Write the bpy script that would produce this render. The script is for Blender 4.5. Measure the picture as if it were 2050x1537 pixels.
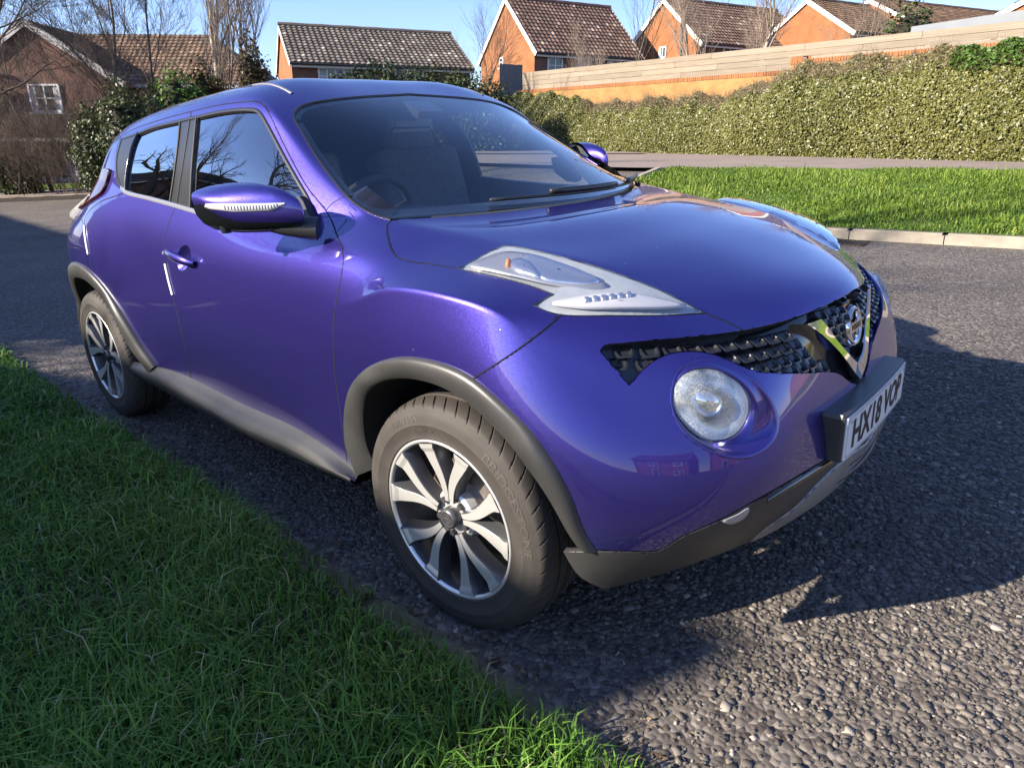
import bpy, bmesh, math, random
import numpy as np
from mathutils import Vector, Matrix
from mathutils.bvhtree import BVHTree

R = math.radians
rng = np.random.default_rng(7)
random.seed(7)
for _o in list(bpy.data.objects):
    bpy.data.objects.remove(_o, do_unlink=True)
scene = bpy.context.scene
COL = scene.collection

# ------------------------------------------------------------------ camera
EYE = Vector((1.2252, -1.9156, 1.2946))
YAW, PITCH = 2.3263, 0.3152          # the camera is level; the road falls away to the left of it
CAR_ROLL = -0.0497                   # lean of the road (and the car on it) about the view direction

def view_axes(yaw, pitch, roll):
    f = np.array([math.cos(yaw) * math.cos(pitch), math.sin(yaw) * math.cos(pitch), -math.sin(pitch)])
    r = np.cross(f, [0, 0, 1]); r /= np.linalg.norm(r)
    u = np.cross(r, f)
    c, s = math.cos(roll), math.sin(roll)
    return np.array([c * r + s * u, -s * r + c * u, f])

RW = view_axes(YAW, PITCH, 0.0)
RC = view_axes(YAW, PITCH, CAR_ROLL)
MC = RW.T @ RC                        # car frame -> level world frame
E0 = np.array(EYE)

def c2w(P):
    return (np.asarray(P, float) - E0) @ MC.T + E0

CAR_MATRIX = Matrix.Translation(EYE) @ Matrix([list(map(float, r)) for r in MC]).to_4x4() @ Matrix.Translation(-EYE)

cam_d = bpy.data.cameras.new('camera')
cam_d.sensor_fit = 'HORIZONTAL'
cam_d.sensor_width = 36.0
cam_d.lens = 1368.8 / 2050 * 36.0
cam_d.shift_x = 22.0 / 2050
cam_d.shift_y = -50.5 / 2050
cam_d.clip_start = 0.05
cam_d.clip_end = 3000
cam = bpy.data.objects.new('camera', cam_d)
COL.objects.link(cam)
cam.matrix_world = Matrix([[RW[0][0], RW[1][0], -RW[2][0], EYE[0]],
                           [RW[0][1], RW[1][1], -RW[2][1], EYE[1]],
                           [RW[0][2], RW[1][2], -RW[2][2], EYE[2]],
                           [0, 0, 0, 1]])
scene.camera = cam

# ------------------------------------------------------------------ daylight
SUN_EL, SUN_AZ = R(24.5), math.atan2(-0.894, -0.447)      # where the sun stands (azimuth from +x, anticlockwise)
SUN_DIR = Vector((math.cos(SUN_EL) * math.cos(SUN_AZ), math.cos(SUN_EL) * math.sin(SUN_AZ), math.sin(SUN_EL)))
world = bpy.data.worlds.new('World')
scene.world = world
world.use_nodes = True
_nt = world.node_tree
_nt.nodes.clear()
_sky = _nt.nodes.new('ShaderNodeTexSky')
_sky.sky_type = 'NISHITA'
_sky.sun_disc = False
_sky.sun_elevation = SUN_EL
_sky.sun_rotation = math.pi / 2 - SUN_AZ
_sky.air_density = 1.0
_sky.dust_density = 0.15
_sky.ozone_density = 2.2
_bg = _nt.nodes.new('ShaderNodeBackground')
_bg.inputs['Strength'].default_value = 0.082
_wo = _nt.nodes.new('ShaderNodeOutputWorld')
_tint = _nt.nodes.new('ShaderNodeMixRGB')            # the same cool cast over the whole sky
_tint.blend_type = 'MULTIPLY'
_tint.inputs[0].default_value = 1.0
_tint.inputs[2].default_value = (0.86, 0.90, 1.20, 1)
_nt.links.new(_sky.outputs[0], _tint.inputs[1])
_nt.links.new(_tint.outputs[0], _bg.inputs['Color'])
_nt.links.new(_bg.outputs[0], _wo.inputs['Surface'])

sun_d = bpy.data.lights.new('sun', 'SUN')
sun_d.energy = 5.0
sun_d.angle = R(0.53)
sun_d.color = (1.0, 0.90, 0.76)
sun = bpy.data.objects.new('sun', sun_d)
COL.objects.link(sun)
sun.rotation_euler = SUN_DIR.to_track_quat('Z', 'Y').to_euler()
sun.location = (-8, -16, 12)

scene.view_settings.view_transform = 'Standard'
scene.view_settings.look = 'None'
scene.view_settings.exposure = 1.5
scene.view_settings.gamma = 1.0
scene.view_settings.use_curve_mapping = False
scene.cycles.max_bounces = 10
scene.cycles.transparent_max_bounces = 16
scene.cycles.use_adaptive_sampling = True

# ------------------------------------------------------------------ helpers
def tag(o, label=None, cat=None, group=None, kind=None):
    if label: o['label'] = label
    if cat: o['category'] = cat
    if group: o['group'] = group
    if kind: o['kind'] = kind
    return o

def empty(name, loc=(0, 0, 0), rz=0.0, label=None, cat=None, group=None, kind=None, parent=None):
    o = bpy.data.objects.new(name, None)
    COL.objects.link(o)
    o.empty_display_size = 0.2
    o.location = loc
    o.rotation_euler = (0, 0, rz)
    if parent: o.parent = parent
    return tag(o, label, cat, group, kind)

def mesh_obj(name, verts, faces, mat=None, parent=None, smooth=False, normals=None):
    me = bpy.data.meshes.new(name)
    me.from_pydata([tuple(map(float, v)) for v in verts], [], [tuple(map(int, f)) for f in faces])
    me.update()
    return mesh_link(name, me, mat, parent, smooth, normals)

def mesh_link(name, me, mat=None, parent=None, smooth=False, normals=None):
    if mat is not None:
        for m in (mat if isinstance(mat, (list, tuple)) else [mat]):
            me.materials.append(m)
    if smooth:
        me.polygons.foreach_set('use_smooth', [True] * len(me.polygons))
    if normals is not None:
        me.normals_split_custom_set_from_vertices([tuple(map(float, n)) for n in normals])
    o = bpy.data.objects.new(name, me)
    COL.objects.link(o)
    if parent: o.parent = parent
    return o

def bm_obj(name, bm, mat=None, parent=None, smooth=False, normal_fix=True):
    if normal_fix:
        bmesh.ops.recalc_face_normals(bm, faces=bm.faces[:])
    me = bpy.data.meshes.new(name)
    bm.to_mesh(me)
    bm.free()
    return mesh_link(name, me, mat, parent, smooth)

def soup_obj(name, verts, nper, count, tri, mat=None, parent=None, smooth=False, attr=None):
    """many copies of one small mesh in one object: verts (count*nper,3), tri (k,3) indices of one copy"""
    tri = np.asarray(tri, np.int32)
    k = len(tri)
    idx = (tri[None] + (np.arange(count, dtype=np.int32) * nper)[:, None, None]).reshape(-1)
    me = bpy.data.meshes.new(name)
    me.vertices.add(len(verts))
    me.vertices.foreach_set('co', np.asarray(verts, np.float32).ravel())
    me.loops.add(len(idx))
    me.loops.foreach_set('vertex_index', idx)
    me.polygons.add(k * count)
    me.polygons.foreach_set('loop_start', np.arange(0, len(idx), 3, dtype=np.int32))
    me.polygons.foreach_set('loop_total', np.full(k * count, 3, np.int32))
    if attr is not None:
        for an, av in attr.items():
            a = me.attributes.new(an, 'FLOAT', 'POINT')
            a.data.foreach_set('value', np.repeat(np.asarray(av, np.float32), nper))
    me.update(calc_edges=True)
    return mesh_link(name, me, mat, parent, smooth)

def bm_box(bm, c, s, rot=None):
    g = bmesh.ops.create_cube(bm, size=1.0)
    for v in g['verts']:
        p = Vector((v.co.x * s[0], v.co.y * s[1], v.co.z * s[2]))
        if rot is not None: p = rot @ p
        v.co = p + Vector(c)
    return g['verts']

def bm_tube(bm, pts, rad, n=8, cap=True, closed=False):
    pts = [Vector(p) for p in pts]
    rad = rad if isinstance(rad, (list, tuple, np.ndarray)) else [rad] * len(pts)
    rings = []
    ref = None
    m = len(pts)
    for i, p in enumerate(pts):
        if closed: t = pts[(i + 1) % m] - pts[i - 1]
        else: t = pts[min(i + 1, m - 1)] - pts[max(i - 1, 0)]
        t.normalize()
        if ref is None:
            ref = Vector((0, 0, 1)) if abs(t.z) < 0.9 else Vector((1, 0, 0))
        a = t.cross(ref); a.normalize()
        b = a.cross(t)
        ref = b
        rings.append([bm.verts.new(p + rad[i] * (math.cos(2 * math.pi * k / n) * a + math.sin(2 * math.pi * k / n) * b)) for k in range(n)])
    rr = rings + [rings[0]] if closed else rings
    for r0, r1 in zip(rr[:-1], rr[1:]):
        for k in range(n):
            bm.faces.new((r0[k], r0[(k + 1) % n], r1[(k + 1) % n], r1[k]))
    if cap and not closed:
        bm.faces.new(rings[0][::-1]); bm.faces.new(rings[-1])

def bm_lathe(bm, prof, n=48, axis='y', centre=(0, 0, 0), close=False):
    """prof: list of (radius, along-axis). axis y: wheel-like"""
    rings = []
    c = Vector(centre)
    for r, h in prof:
        ring = []
        for k in range(n):
            a = 2 * math.pi * k / n
            if axis == 'y': v = Vector((r * math.cos(a), h, r * math.sin(a)))
            elif axis == 'x': v = Vector((h, r * math.cos(a), r * math.sin(a)))
            else: v = Vector((r * math.cos(a), r * math.sin(a), h))
            ring.append(bm.verts.new(v + c))
        rings.append(ring)
    pairs = list(zip(rings[:-1], rings[1:]))
    if close: pairs.append((rings[-1], rings[0]))
    for a, b in pairs:
        for k in range(n):
            bm.faces.new((a[k], a[(k + 1) % n], b[(k + 1) % n], b[k]))
    return rings

def strip(name, rails, mat, parent, closed=False, flip=False, mirror=True, smooth=True):
    """skin a list of equal-length rails (lists of 3-D points); optionally a mirrored twin"""
    n = len(rails[0]); V = [p for r in rails for p in r]; F = []
    for r in range(len(rails) - 1):
        for i in range(n if closed else n - 1):
            a, b = r * n + i, r * n + (i + 1) % n
            c, d = (r + 1) * n + (i + 1) % n, (r + 1) * n + i
            F.append((a, d, c, b) if flip else (a, b, c, d))
    V = np.array(V, float)
    pa, pb = parent if isinstance(parent, tuple) else (parent, parent)
    a = mesh_obj(name, V, F, mat, pa, smooth)
    if mirror:
        Vm = V.copy(); Vm[:, 1] *= -1
        b = mesh_obj(name, Vm, [f[::-1] for f in F], mat, pb, smooth)
        return a, b
    return a

# ------------------------------------------------------------------ materials
def new_mat(name):
    m = bpy.data.materials.new(name)
    m.use_nodes = True
    nt = m.node_tree
    b = nt.nodes['Principled BSDF']
    return m, nt, b

def simple(name, col, rough=0.5, metal=0.0, coat=0.0, spec=0.5, noise=None, bump=None):
    """noise=(scale, amount) mottles the colour, bump=(scale, strength, distance)"""
    m, nt, b = new_mat(name)
    b.inputs['Base Color'].default_value = (*col, 1)
    b.inputs['Roughness'].default_value = rough
    b.inputs['Metallic'].default_value = metal
    b.inputs['Coat Weight'].default_value = coat
    b.inputs['Specular IOR Level'].default_value = spec
    if noise or bump:
        tc = nt.nodes.new('ShaderNodeTexCoord')
    if noise:
        n = nt.nodes.new('ShaderNodeTexNoise')
        n.inputs['Scale'].default_value = noise[0]; n.inputs['Detail'].default_value = 6
        nt.links.new(tc.outputs['Object'], n.inputs['Vector'])
        r = nt.nodes.new('ShaderNodeMapRange')
        r.inputs[1].default_value = 0.25; r.inputs[2].default_value = 0.75
        r.inputs[3].default_value = 1 - noise[1]; r.inputs[4].default_value = 1 + noise[1]
        nt.links.new(n.outputs['Fac'], r.inputs[0])
        mx = nt.nodes.new('ShaderNodeVectorMath'); mx.operation = 'SCALE'
        mx.inputs[0].default_value = col
        nt.links.new(r.outputs[0], mx.inputs['Scale'])
        nt.links.new(mx.outputs[0], b.inputs['Base Color'])
    if bump:
        n2 = nt.nodes.new('ShaderNodeTexNoise')
        n2.inputs['Scale'].default_value = bump[0]; n2.inputs['Detail'].default_value = 4
        nt.links.new(tc.outputs['Object'], n2.inputs['Vector'])
        bp = nt.nodes.new('ShaderNodeBump')
        bp.inputs['Strength'].default_value = bump[1]; bp.inputs['Distance'].default_value = bump[2]
        nt.links.new(n2.outputs['Fac'], bp.inputs['Height'])
        nt.links.new(bp.outputs[0], b.inputs['Normal'])
    return m

def thin_glass(name, tint=(0.8, 0.85, 0.85), ior=1.5, rough=0.0, base_reflect=0.0, reflect_col=(1, 1, 1), gain=1.7):
    """a pane: fresnel reflection over a tinted see-through sheet"""
    m = bpy.data.materials.new(name); m.use_nodes = True
    nt = m.node_tree; nt.nodes.clear()
    out = nt.nodes.new('ShaderNodeOutputMaterial')
    mix = nt.nodes.new('ShaderNodeMixShader')
    tr = nt.nodes.new('ShaderNodeBsdfTransparent'); tr.inputs[0].default_value = (*tint, 1)
    gl = nt.nodes.new('ShaderNodeBsdfGlossy'); gl.inputs['Roughness'].default_value = rough
    gl.inputs[0].default_value = (*reflect_col, 1)
    fr = nt.nodes.new('ShaderNodeFresnel')
    ge = nt.nodes.new('ShaderNodeNewGeometry')     # a pane reflects alike from both sides
    io = nt.nodes.new('ShaderNodeMapRange'); io.inputs[3].default_value = ior; io.inputs[4].default_value = 1.0 / ior
    nt.links.new(ge.outputs['Backfacing'], io.inputs[0]); nt.links.new(io.outputs[0], fr.inputs[0])
    ma = nt.nodes.new('ShaderNodeMath'); ma.operation = 'MULTIPLY_ADD'; ma.use_clamp = True
    ma.inputs[1].default_value = gain; ma.inputs[2].default_value = base_reflect
    nt.links.new(fr.outputs[0], ma.inputs[0])
    nt.links.new(ma.outputs[0], mix.inputs[0])
    nt.links.new(tr.outputs[0], mix.inputs[1])
    nt.links.new(gl.outputs[0], mix.inputs[2])
    nt.links.new(mix.outputs[0], out.inputs['Surface'])
    return m
# ================================================================== measuring helpers for the place (level world frame)
FWD = np.array([math.cos(YAW), math.sin(YAW)]); RGT = np.array([math.sin(YAW), -math.cos(YAW)])
def sight(u, v):
    d = np.array([(u - 1003.0) / 1368.8, -(v - 718.0) / 1368.8, 1.0]) @ RW
    return d / np.linalg.norm(d)
def at(u, v, D):
    """the point seen at (u, v) of the measured view, D metres ahead"""
    d = sight(u, v)
    return E0 + d * (D / (d[0] * FWD[0] + d[1] * FWD[1]))
def lat_fwd(l, f):
    """plan position l metres to the right and f metres ahead of where the photographer stood"""
    p = E0[:2] + RGT * l + FWD * f
    return p
def to_lf(x, y):
    q = np.stack([np.asarray(x) - E0[0], np.asarray(y) - E0[1]], -1)
    return q @ RGT, q @ FWD

# the road leans: plane of the car, eased out far away
_c0, _cx, _cy = c2w([[0, 0, 0]])[0], c2w([[1, 0, 0]])[0], c2w([[0, 1, 0]])[0]
_n = np.cross(_cx - _c0, _cy - _c0); _n /= np.linalg.norm(_n)
def smooth01(t):
    t = np.clip(t, 0, 1); return t * t * (3 - 2 * t)
def road_z(x, y):
    z = _c0[2] - (_n[0] * (np.asarray(x) - _c0[0]) + _n[1] * (np.asarray(y) - _c0[1])) / _n[2]
    return np.where(z < 0, -1.5 * np.tanh(-z / 1.5), .55 * np.tanh(z / .55))
def car_xy(x, y):
    """world plan -> car plan (on the road plane)"""
    P = np.stack([np.asarray(x, float), np.asarray(y, float), road_z(x, y)], -1)
    return ((P - E0) @ MC + E0)[..., :2]
def road_point(cx, cy, cz=0.0):
    return c2w(np.stack([np.asarray(cx, float), np.asarray(cy, float), np.zeros_like(np.asarray(cx, float)) + cz], -1))

# far kerb: right part seen directly, its line kept on to both sides
def on_road(u, v):
    d = sight(u, v)
    lo, hi = 1.0, 80.0
    for _ in range(60):
        m = (lo + hi) / 2; P = E0 + d * m
        if P[2] > road_z(P[0], P[1]): lo = m
        else: hi = m
    return E0 + d * lo
KA, KB = on_road(1986.6, 495.7)[:2], on_road(1669.5, 478)[:2]
kd = (KB - KA) / np.linalg.norm(KB - KA)
kn = np.array([-kd[1], kd[0]])
if kn @ FWD < 0: kn = -kn
def kerb_st(x, y):
    """s along the far kerb (towards the junction), t beyond it"""
    q = np.stack([np.asarray(x) - KB[0], np.asarray(y) - KB[1]], -1)
    return q @ kd, q @ kn
def from_st(s, t):
    return KB + kd * np.asarray(s)[..., None] + kn * np.asarray(t)[..., None]

# hedge foot / wall line
HA, HB = at(1047, 272, 30.08)[:2], at(2005, 272, 16.73)[:2]
hd = (HB - HA) / np.linalg.norm(HB - HA)
hn = np.array([-hd[1], hd[0]])
if hn @ FWD > 0: hn = -hn                      # towards the camera
def hedge_pt(s, off=0.0): return HA + hd * s + hn * off
HL = np.linalg.norm(HB - HA)
def hedge_sd(x, y):
    q = np.stack([np.asarray(x) - HA[0], np.asarray(y) - HA[1]], -1)
    return q @ hd, q @ hn
# ================================================================== the place: materials
def attr_mat(name, ramp, rough=.8, attr='tone', spec=.3, noise=None, trans=None, bump=None):
    m, nt, b = new_mat(name)
    a = nt.nodes.new('ShaderNodeAttribute'); a.attribute_name = attr
    cr = nt.nodes.new('ShaderNodeValToRGB')
    el = cr.color_ramp.elements
    while len(el) < len(ramp): el.new(.5)
    for e, (p, c) in zip(el, ramp): e.position = p; e.color = (*c, 1)
    nt.links.new(a.outputs['Fac'], cr.inputs[0])
    nt.links.new(cr.outputs[0], b.inputs['Base Color'])
    b.inputs['Roughness'].default_value = rough
    b.inputs['Specular IOR Level'].default_value = spec
    if trans:
        tl = nt.nodes.new('ShaderNodeBsdfTranslucent'); nt.links.new(cr.outputs[0], tl.inputs[0])
        mx = nt.nodes.new('ShaderNodeMixShader'); mx.inputs[0].default_value = trans
        nt.links.new(b.outputs[0], mx.inputs[1]); nt.links.new(tl.outputs[0], mx.inputs[2])
        nt.links.new(mx.outputs[0], nt.nodes['Material Output'].inputs['Surface'])
    return m

def coord(nt, kind='Object'):
    t = nt.nodes.new('ShaderNodeTexCoord'); return t.outputs[kind]

def ramp_node(nt, src, stops):
    cr = nt.nodes.new('ShaderNodeValToRGB'); el = cr.color_ramp.elements
    while len(el) < len(stops): el.new(.5)
    for e, (p, c) in zip(el, stops): e.position = p; e.color = (*c, 1)
    nt.links.new(src, cr.inputs[0]); return cr.outputs[0]

def tarmac_mat():
    m, nt, b = new_mat('chipped_tarmac')
    co = coord(nt)
    v = nt.nodes.new('ShaderNodeTexVoronoi'); v.inputs['Scale'].default_value = 62; nt.links.new(co, v.inputs['Vector'])
    sep = nt.nodes.new('ShaderNodeSeparateColor'); nt.links.new(v.outputs['Color'], sep.inputs[0])
    c1 = ramp_node(nt, sep.outputs[0], [(0, (.100, .085, .074)), (.45, (.185, .158, .136)), (.8, (.265, .228, .192)), (1, (.38, .335, .28))])
    edge = nt.nodes.new('ShaderNodeMapRange'); edge.inputs[1].default_value = .0; edge.inputs[2].default_value = .010
    edge.inputs[3].default_value = 1.0; edge.inputs[4].default_value = .55
    nt.links.new(v.outputs['Distance'], edge.inputs[0])
    n = nt.nodes.new('ShaderNodeTexNoise'); n.inputs['Scale'].default_value = .9; n.inputs['Detail'].default_value = 7; nt.links.new(co, n.inputs['Vector'])
    r = nt.nodes.new('ShaderNodeMapRange'); r.inputs[1].default_value = .3; r.inputs[2].default_value = .7; r.inputs[3].default_value = .80; r.inputs[4].default_value = 1.16
    nt.links.new(n.outputs['Fac'], r.inputs[0])
    mul = nt.nodes.new('ShaderNodeMath'); mul.operation = 'MULTIPLY'; nt.links.new(edge.outputs[0], mul.inputs[0]); nt.links.new(r.outputs[0], mul.inputs[1])
    sc = nt.nodes.new('ShaderNodeVectorMath'); sc.operation = 'SCALE'; nt.links.new(c1, sc.inputs[0]); nt.links.new(mul.outputs[0], sc.inputs['Scale'])
    nt.links.new(sc.outputs[0], b.inputs['Base Color'])
    b.inputs['Roughness'].default_value = .82
    b.inputs['Specular IOR Level'].default_value = .35
    bp = nt.nodes.new('ShaderNodeBump'); bp.inputs['Strength'].default_value = .9; bp.inputs['Distance'].default_value = .006; bp.invert = True
    nt.links.new(v.outputs['Distance'], bp.inputs['Height']); nt.links.new(bp.outputs[0], b.inputs['Normal'])
    return m
M_TARMAC = tarmac_mat()
M_BINDER = simple('tarmac_binder', (.040, .036, .033), .9, noise=(60, .35), bump=(220, .6, .003))
M_CHIP = attr_mat('stone_chips', [(0, (.050, .044, .039)), (.5, (.115, .099, .083)), (.85, (.180, .155, .128)), (1, (.33, .29, .245))], .75, spec=.4)
M_SOIL = simple('soil_under_grass', (.030, .034, .014), .95, noise=(3, .4), bump=(30, .5, .02))
M_PATH = simple('pale_path', (.235, .185, .150), .9, noise=(1.3, .16), bump=(140, .4, .003))
M_KERB = simple('concrete_kerb', (.27, .235, .185), .85, noise=(7, .22), bump=(90, .3, .003))
M_KERBOLD = simple('mossy_kerb', (.105, .096, .064), .92, noise=(16, .5), bump=(60, .5, .006))
M_GRASS = attr_mat('verge_grass', [(0, (.045, .105, .014)), (.45, (.105, .235, .028)), (.8, (.180, .340, .045)), (.95, (.29, .41, .085)), (1, (.42, .40, .20))], .55, spec=.35, trans=.30)
M_LAWN = attr_mat('lawn_grass', [(0, (.060, .105, .016)), (.5, (.125, .205, .026)), (.85, (.185, .275, .042)), (1, (.30, .34, .09))], .6, spec=.25, trans=.30)
M_IVY = attr_mat('ivy_leaves', [(0, (.050, .056, .011)), (.4, (.118, .122, .029)), (.75, (.175, .170, .046)), (.93, (.22, .21, .075)), (1, (.22, .165, .085))], .42, spec=.5, trans=.18)
M_IVYBRIGHT = attr_mat('new_ivy_leaves', [(0, (.03, .06, .008)), (.5, (.065, .13, .016)), (1, (.11, .19, .03))], .45, spec=.4, trans=.22)
M_EVERGREEN = attr_mat('evergreen_leaves', [(0, (.016, .024, .008)), (.5, (.044, .064, .018)), (.85, (.085, .105, .032)), (1, (.14, .15, .06))], .5, spec=.4, trans=.12)
M_RUSSET = attr_mat('russet_leaves', [(0, (.035, .028, .010)), (.5, (.090, .062, .020)), (1, (.16, .115, .04))], .6, trans=.15)
M_DEADTWIG = attr_mat('dry_twigs', [(0, (.09, .065, .045)), (1, (.24, .18, .13))], .85)
M_BARK = simple('grey_bark', (.105, .085, .066), .9, noise=(8, .35), bump=(20, .5, .02))
M_BIRCH = simple('pale_bark', (.36, .31, .25), .85, noise=(5, .35), bump=(20, .3, .01))
M_TWIG = simple('bare_twigs', (.095, .072, .054), .9, noise=(2, .3))
M_PALETWIG = simple('pale_twigs', (.24, .185, .14), .9, noise=(2, .3))
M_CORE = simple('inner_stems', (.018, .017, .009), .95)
M_WHITE = simple('white_paint', (.74, .72, .69), .5, noise=(3, .06))
M_GREYPAINT = simple('weathered_white_paint', (.46, .44, .42), .6, noise=(3, .12))
M_PANE = simple('house_glass', (.035, .042, .05), .04, spec=.8)
M_CURTAIN = simple('net_curtain', (.42, .42, .40), .8)
M_GUTTER = simple('dark_gutter', (.03, .03, .032), .5)
M_METALGREEN = simple('grey_green_post', (.075, .085, .075), .5, metal=.3)
M_FELT = simple('grey_flat_roof', (.17, .185, .20), .7, noise=(1.2, .12))
M_GRATE = simple('cast_iron', (.045, .030, .022), .7, metal=.4, noise=(30, .4))

def brick_mat(name, c1, c2, mortar, scale=1.0):
    m, nt, b = new_mat(name)
    uv = nt.nodes.new('ShaderNodeUVMap')
    br = nt.nodes.new('ShaderNodeTexBrick')
    br.inputs['Color1'].default_value = (*c1, 1); br.inputs['Color2'].default_value = (*c2, 1); br.inputs['Mortar'].default_value = (*mortar, 1)
    br.inputs['Scale'].default_value = scale; br.inputs['Brick Width'].default_value = .225; br.inputs['Row Height'].default_value = .075
    br.inputs['Mortar Size'].default_value = .006; br.inputs['Bias'].default_value = -.1
    nt.links.new(uv.outputs[0], br.inputs['Vector'])
    n = nt.nodes.new('ShaderNodeTexNoise'); n.inputs['Scale'].default_value = 1.6; n.inputs['Detail'].default_value = 8; nt.links.new(uv.outputs[0], n.inputs['Vector'])
    r = nt.nodes.new('ShaderNodeMapRange'); r.inputs[1].default_value = .3; r.inputs[2].default_value = .7; r.inputs[3].default_value = .78; r.inputs[4].default_value = 1.18
    nt.links.new(n.outputs['Fac'], r.inputs[0])
    sc = nt.nodes.new('ShaderNodeVectorMath'); sc.operation = 'SCALE'; nt.links.new(br.outputs['Color'], sc.inputs[0]); nt.links.new(r.outputs[0], sc.inputs['Scale'])
    nt.links.new(sc.outputs[0], b.inputs['Base Color']); b.inputs['Roughness'].default_value = .9
    bp = nt.nodes.new('ShaderNodeBump'); bp.inputs['Strength'].default_value = .5; bp.inputs['Distance'].default_value = .006; bp.invert = True
    nt.links.new(br.outputs['Fac'], bp.inputs['Height']); nt.links.new(bp.outputs[0], b.inputs['Normal'])
    return m
M_BRICK_ORANGE = brick_mat('orange_brick', (.27, .095, .028), (.23, .078, .024), (.22, .13, .07))
M_BRICK_RED = brick_mat('red_brown_brick', (.135, .055, .038), (.105, .042, .030), (.12, .085, .065))
M_BRICK_SHADED = brick_mat('brown_brick', (.22, .10, .065), (.18, .08, .05), (.20, .15, .12))  # front walls of the orange houses: their shade is put into the brick colour
M_BRICK_YELLOW = brick_mat('yellow_brick', (.30, .165, .050), (.27, .135, .042), (.25, .165, .08))

def tile_mat(name, stops):
    m, nt, b = new_mat(name)
    uv = nt.nodes.new('ShaderNodeUVMap')
    fl = nt.nodes.new('ShaderNodeVectorMath'); fl.operation = 'FLOOR'; nt.links.new(uv.outputs[0], fl.inputs[0])
    wn = nt.nodes.new('ShaderNodeTexWhiteNoise'); wn.noise_dimensions = '2D'; nt.links.new(fl.outputs[0], wn.inputs['Vector'])
    c = ramp_node(nt, wn.outputs['Value'], stops)
    n = nt.nodes.new('ShaderNodeTexNoise'); n.inputs['Scale'].default_value = .35; n.inputs['Detail'].default_value = 8; nt.links.new(uv.outputs[0], n.inputs['Vector'])
    r = nt.nodes.new('ShaderNodeMapRange'); r.inputs[1].default_value = .3; r.inputs[2].default_value = .7; r.inputs[3].default_value = .72; r.inputs[4].default_value = 1.25
    nt.links.new(n.outputs['Fac'], r.inputs[0])
    sc = nt.nodes.new('ShaderNodeVectorMath'); sc.operation = 'SCALE'; nt.links.new(c, sc.inputs[0]); nt.links.new(r.outputs[0], sc.inputs['Scale'])
    nt.links.new(sc.outputs[0], b.inputs['Base Color']); b.inputs['Roughness'].default_value = .88
    return m
M_TILE_GREY = tile_mat('grey_brown_tiles', [(0, (.095, .078, .066)), (.6, (.135, .110, .090)), (.94, (.17, .14, .11)), (1, (.34, .30, .25))])
M_TILE_RED = tile_mat('red_brown_tiles', [(0, (.10, .058, .040)), (.6, (.145, .085, .060)), (.93, (.19, .12, .085)), (1, (.34, .27, .21))])
M_TILE_BROWN = tile_mat('brown_tiles', [(0, (.10, .060, .036)), (.6, (.15, .092, .056)), (1, (.20, .13, .08))])

def wood_mat(i):
    m, nt, b = new_mat('fence_wood')
    co = coord(nt)
    mp = nt.nodes.new('ShaderNodeMapping'); mp.inputs['Scale'].default_value = (1.2, 1.2, 26); mp.inputs['Location'].default_value = (i * 3.1, i * 1.7, i * 5.3)
    nt.links.new(co, mp.inputs[0])
    n = nt.nodes.new('ShaderNodeTexNoise'); n.inputs['Scale'].default_value = 1.4; n.inputs['Detail'].default_value = 8; nt.links.new(mp.outputs[0], n.inputs['Vector'])
    k = [0.92, 1.05, 1.0, .84][i % 4]
    c = ramp_node(nt, n.outputs['Fac'], [(.3, (.175 * k, .135 * k, .090 * k)), (.7, (.25 * k, .205 * k, .150 * k))])
    v = nt.nodes.new('ShaderNodeTexVoronoi'); v.inputs['Scale'].default_value = 1.5; nt.links.new(co, v.inputs['Vector'])
    kn = nt.nodes.new('ShaderNodeMapRange'); kn.inputs[1].default_value = .012; kn.inputs[2].default_value = .045; kn.inputs[3].default_value = .28; kn.inputs[4].default_value = 1
    nt.links.new(v.outputs['Distance'], kn.inputs[0])
    sc = nt.nodes.new('ShaderNodeVectorMath'); sc.operation = 'SCALE'; nt.links.new(c, sc.inputs[0]); nt.links.new(kn.outputs[0], sc.inputs['Scale'])
    nt.links.new(sc.outputs[0], b.inputs['Base Color']); b.inputs['Roughness'].default_value = .75
    return m
M_WOOD = [wood_mat(i) for i in range(4)]

# ------------------------------------------------------------------ heights of the ground
pathT = lambda s: 5.85 - .60 * np.clip(s, -5, 4.6)
def verge_z(x, y):
    """far grass verge and path: rises from the kerb to the hedge"""
    s, t = kerb_st(x, y)
    z0 = road_z(x, y) + .115
    f = smooth01(t / np.maximum(pathT(s), 2.5))
    return z0 * (1 - f) + .72 * f
def carriage_z(x, y):
    s, t = kerb_st(x, y)
    z = road_z(x, y)
    f = smooth01(t / 3.4) * smooth01((s - 1.2) / 2.6) * smooth01((22 - s) / 6)
    return z + (.66 - z) * f

def grid_sheet(name, P, nx, ny, mat, kind='structure'):
    """P (nx*ny,3)"""
    F = [(i * ny + j, (i + 1) * ny + j, (i + 1) * ny + j + 1, i * ny + j + 1) for i in range(nx - 1) for j in range(ny - 1)]
    me = bpy.data.meshes.new(name); me.from_pydata([tuple(map(float, p)) for p in P], [], F); me.update()
    if me.polygons[0].normal.z < 0: me.flip_normals()
    o = mesh_link(name, me, mat, None, True)
    o['kind'] = kind
    return o

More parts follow.
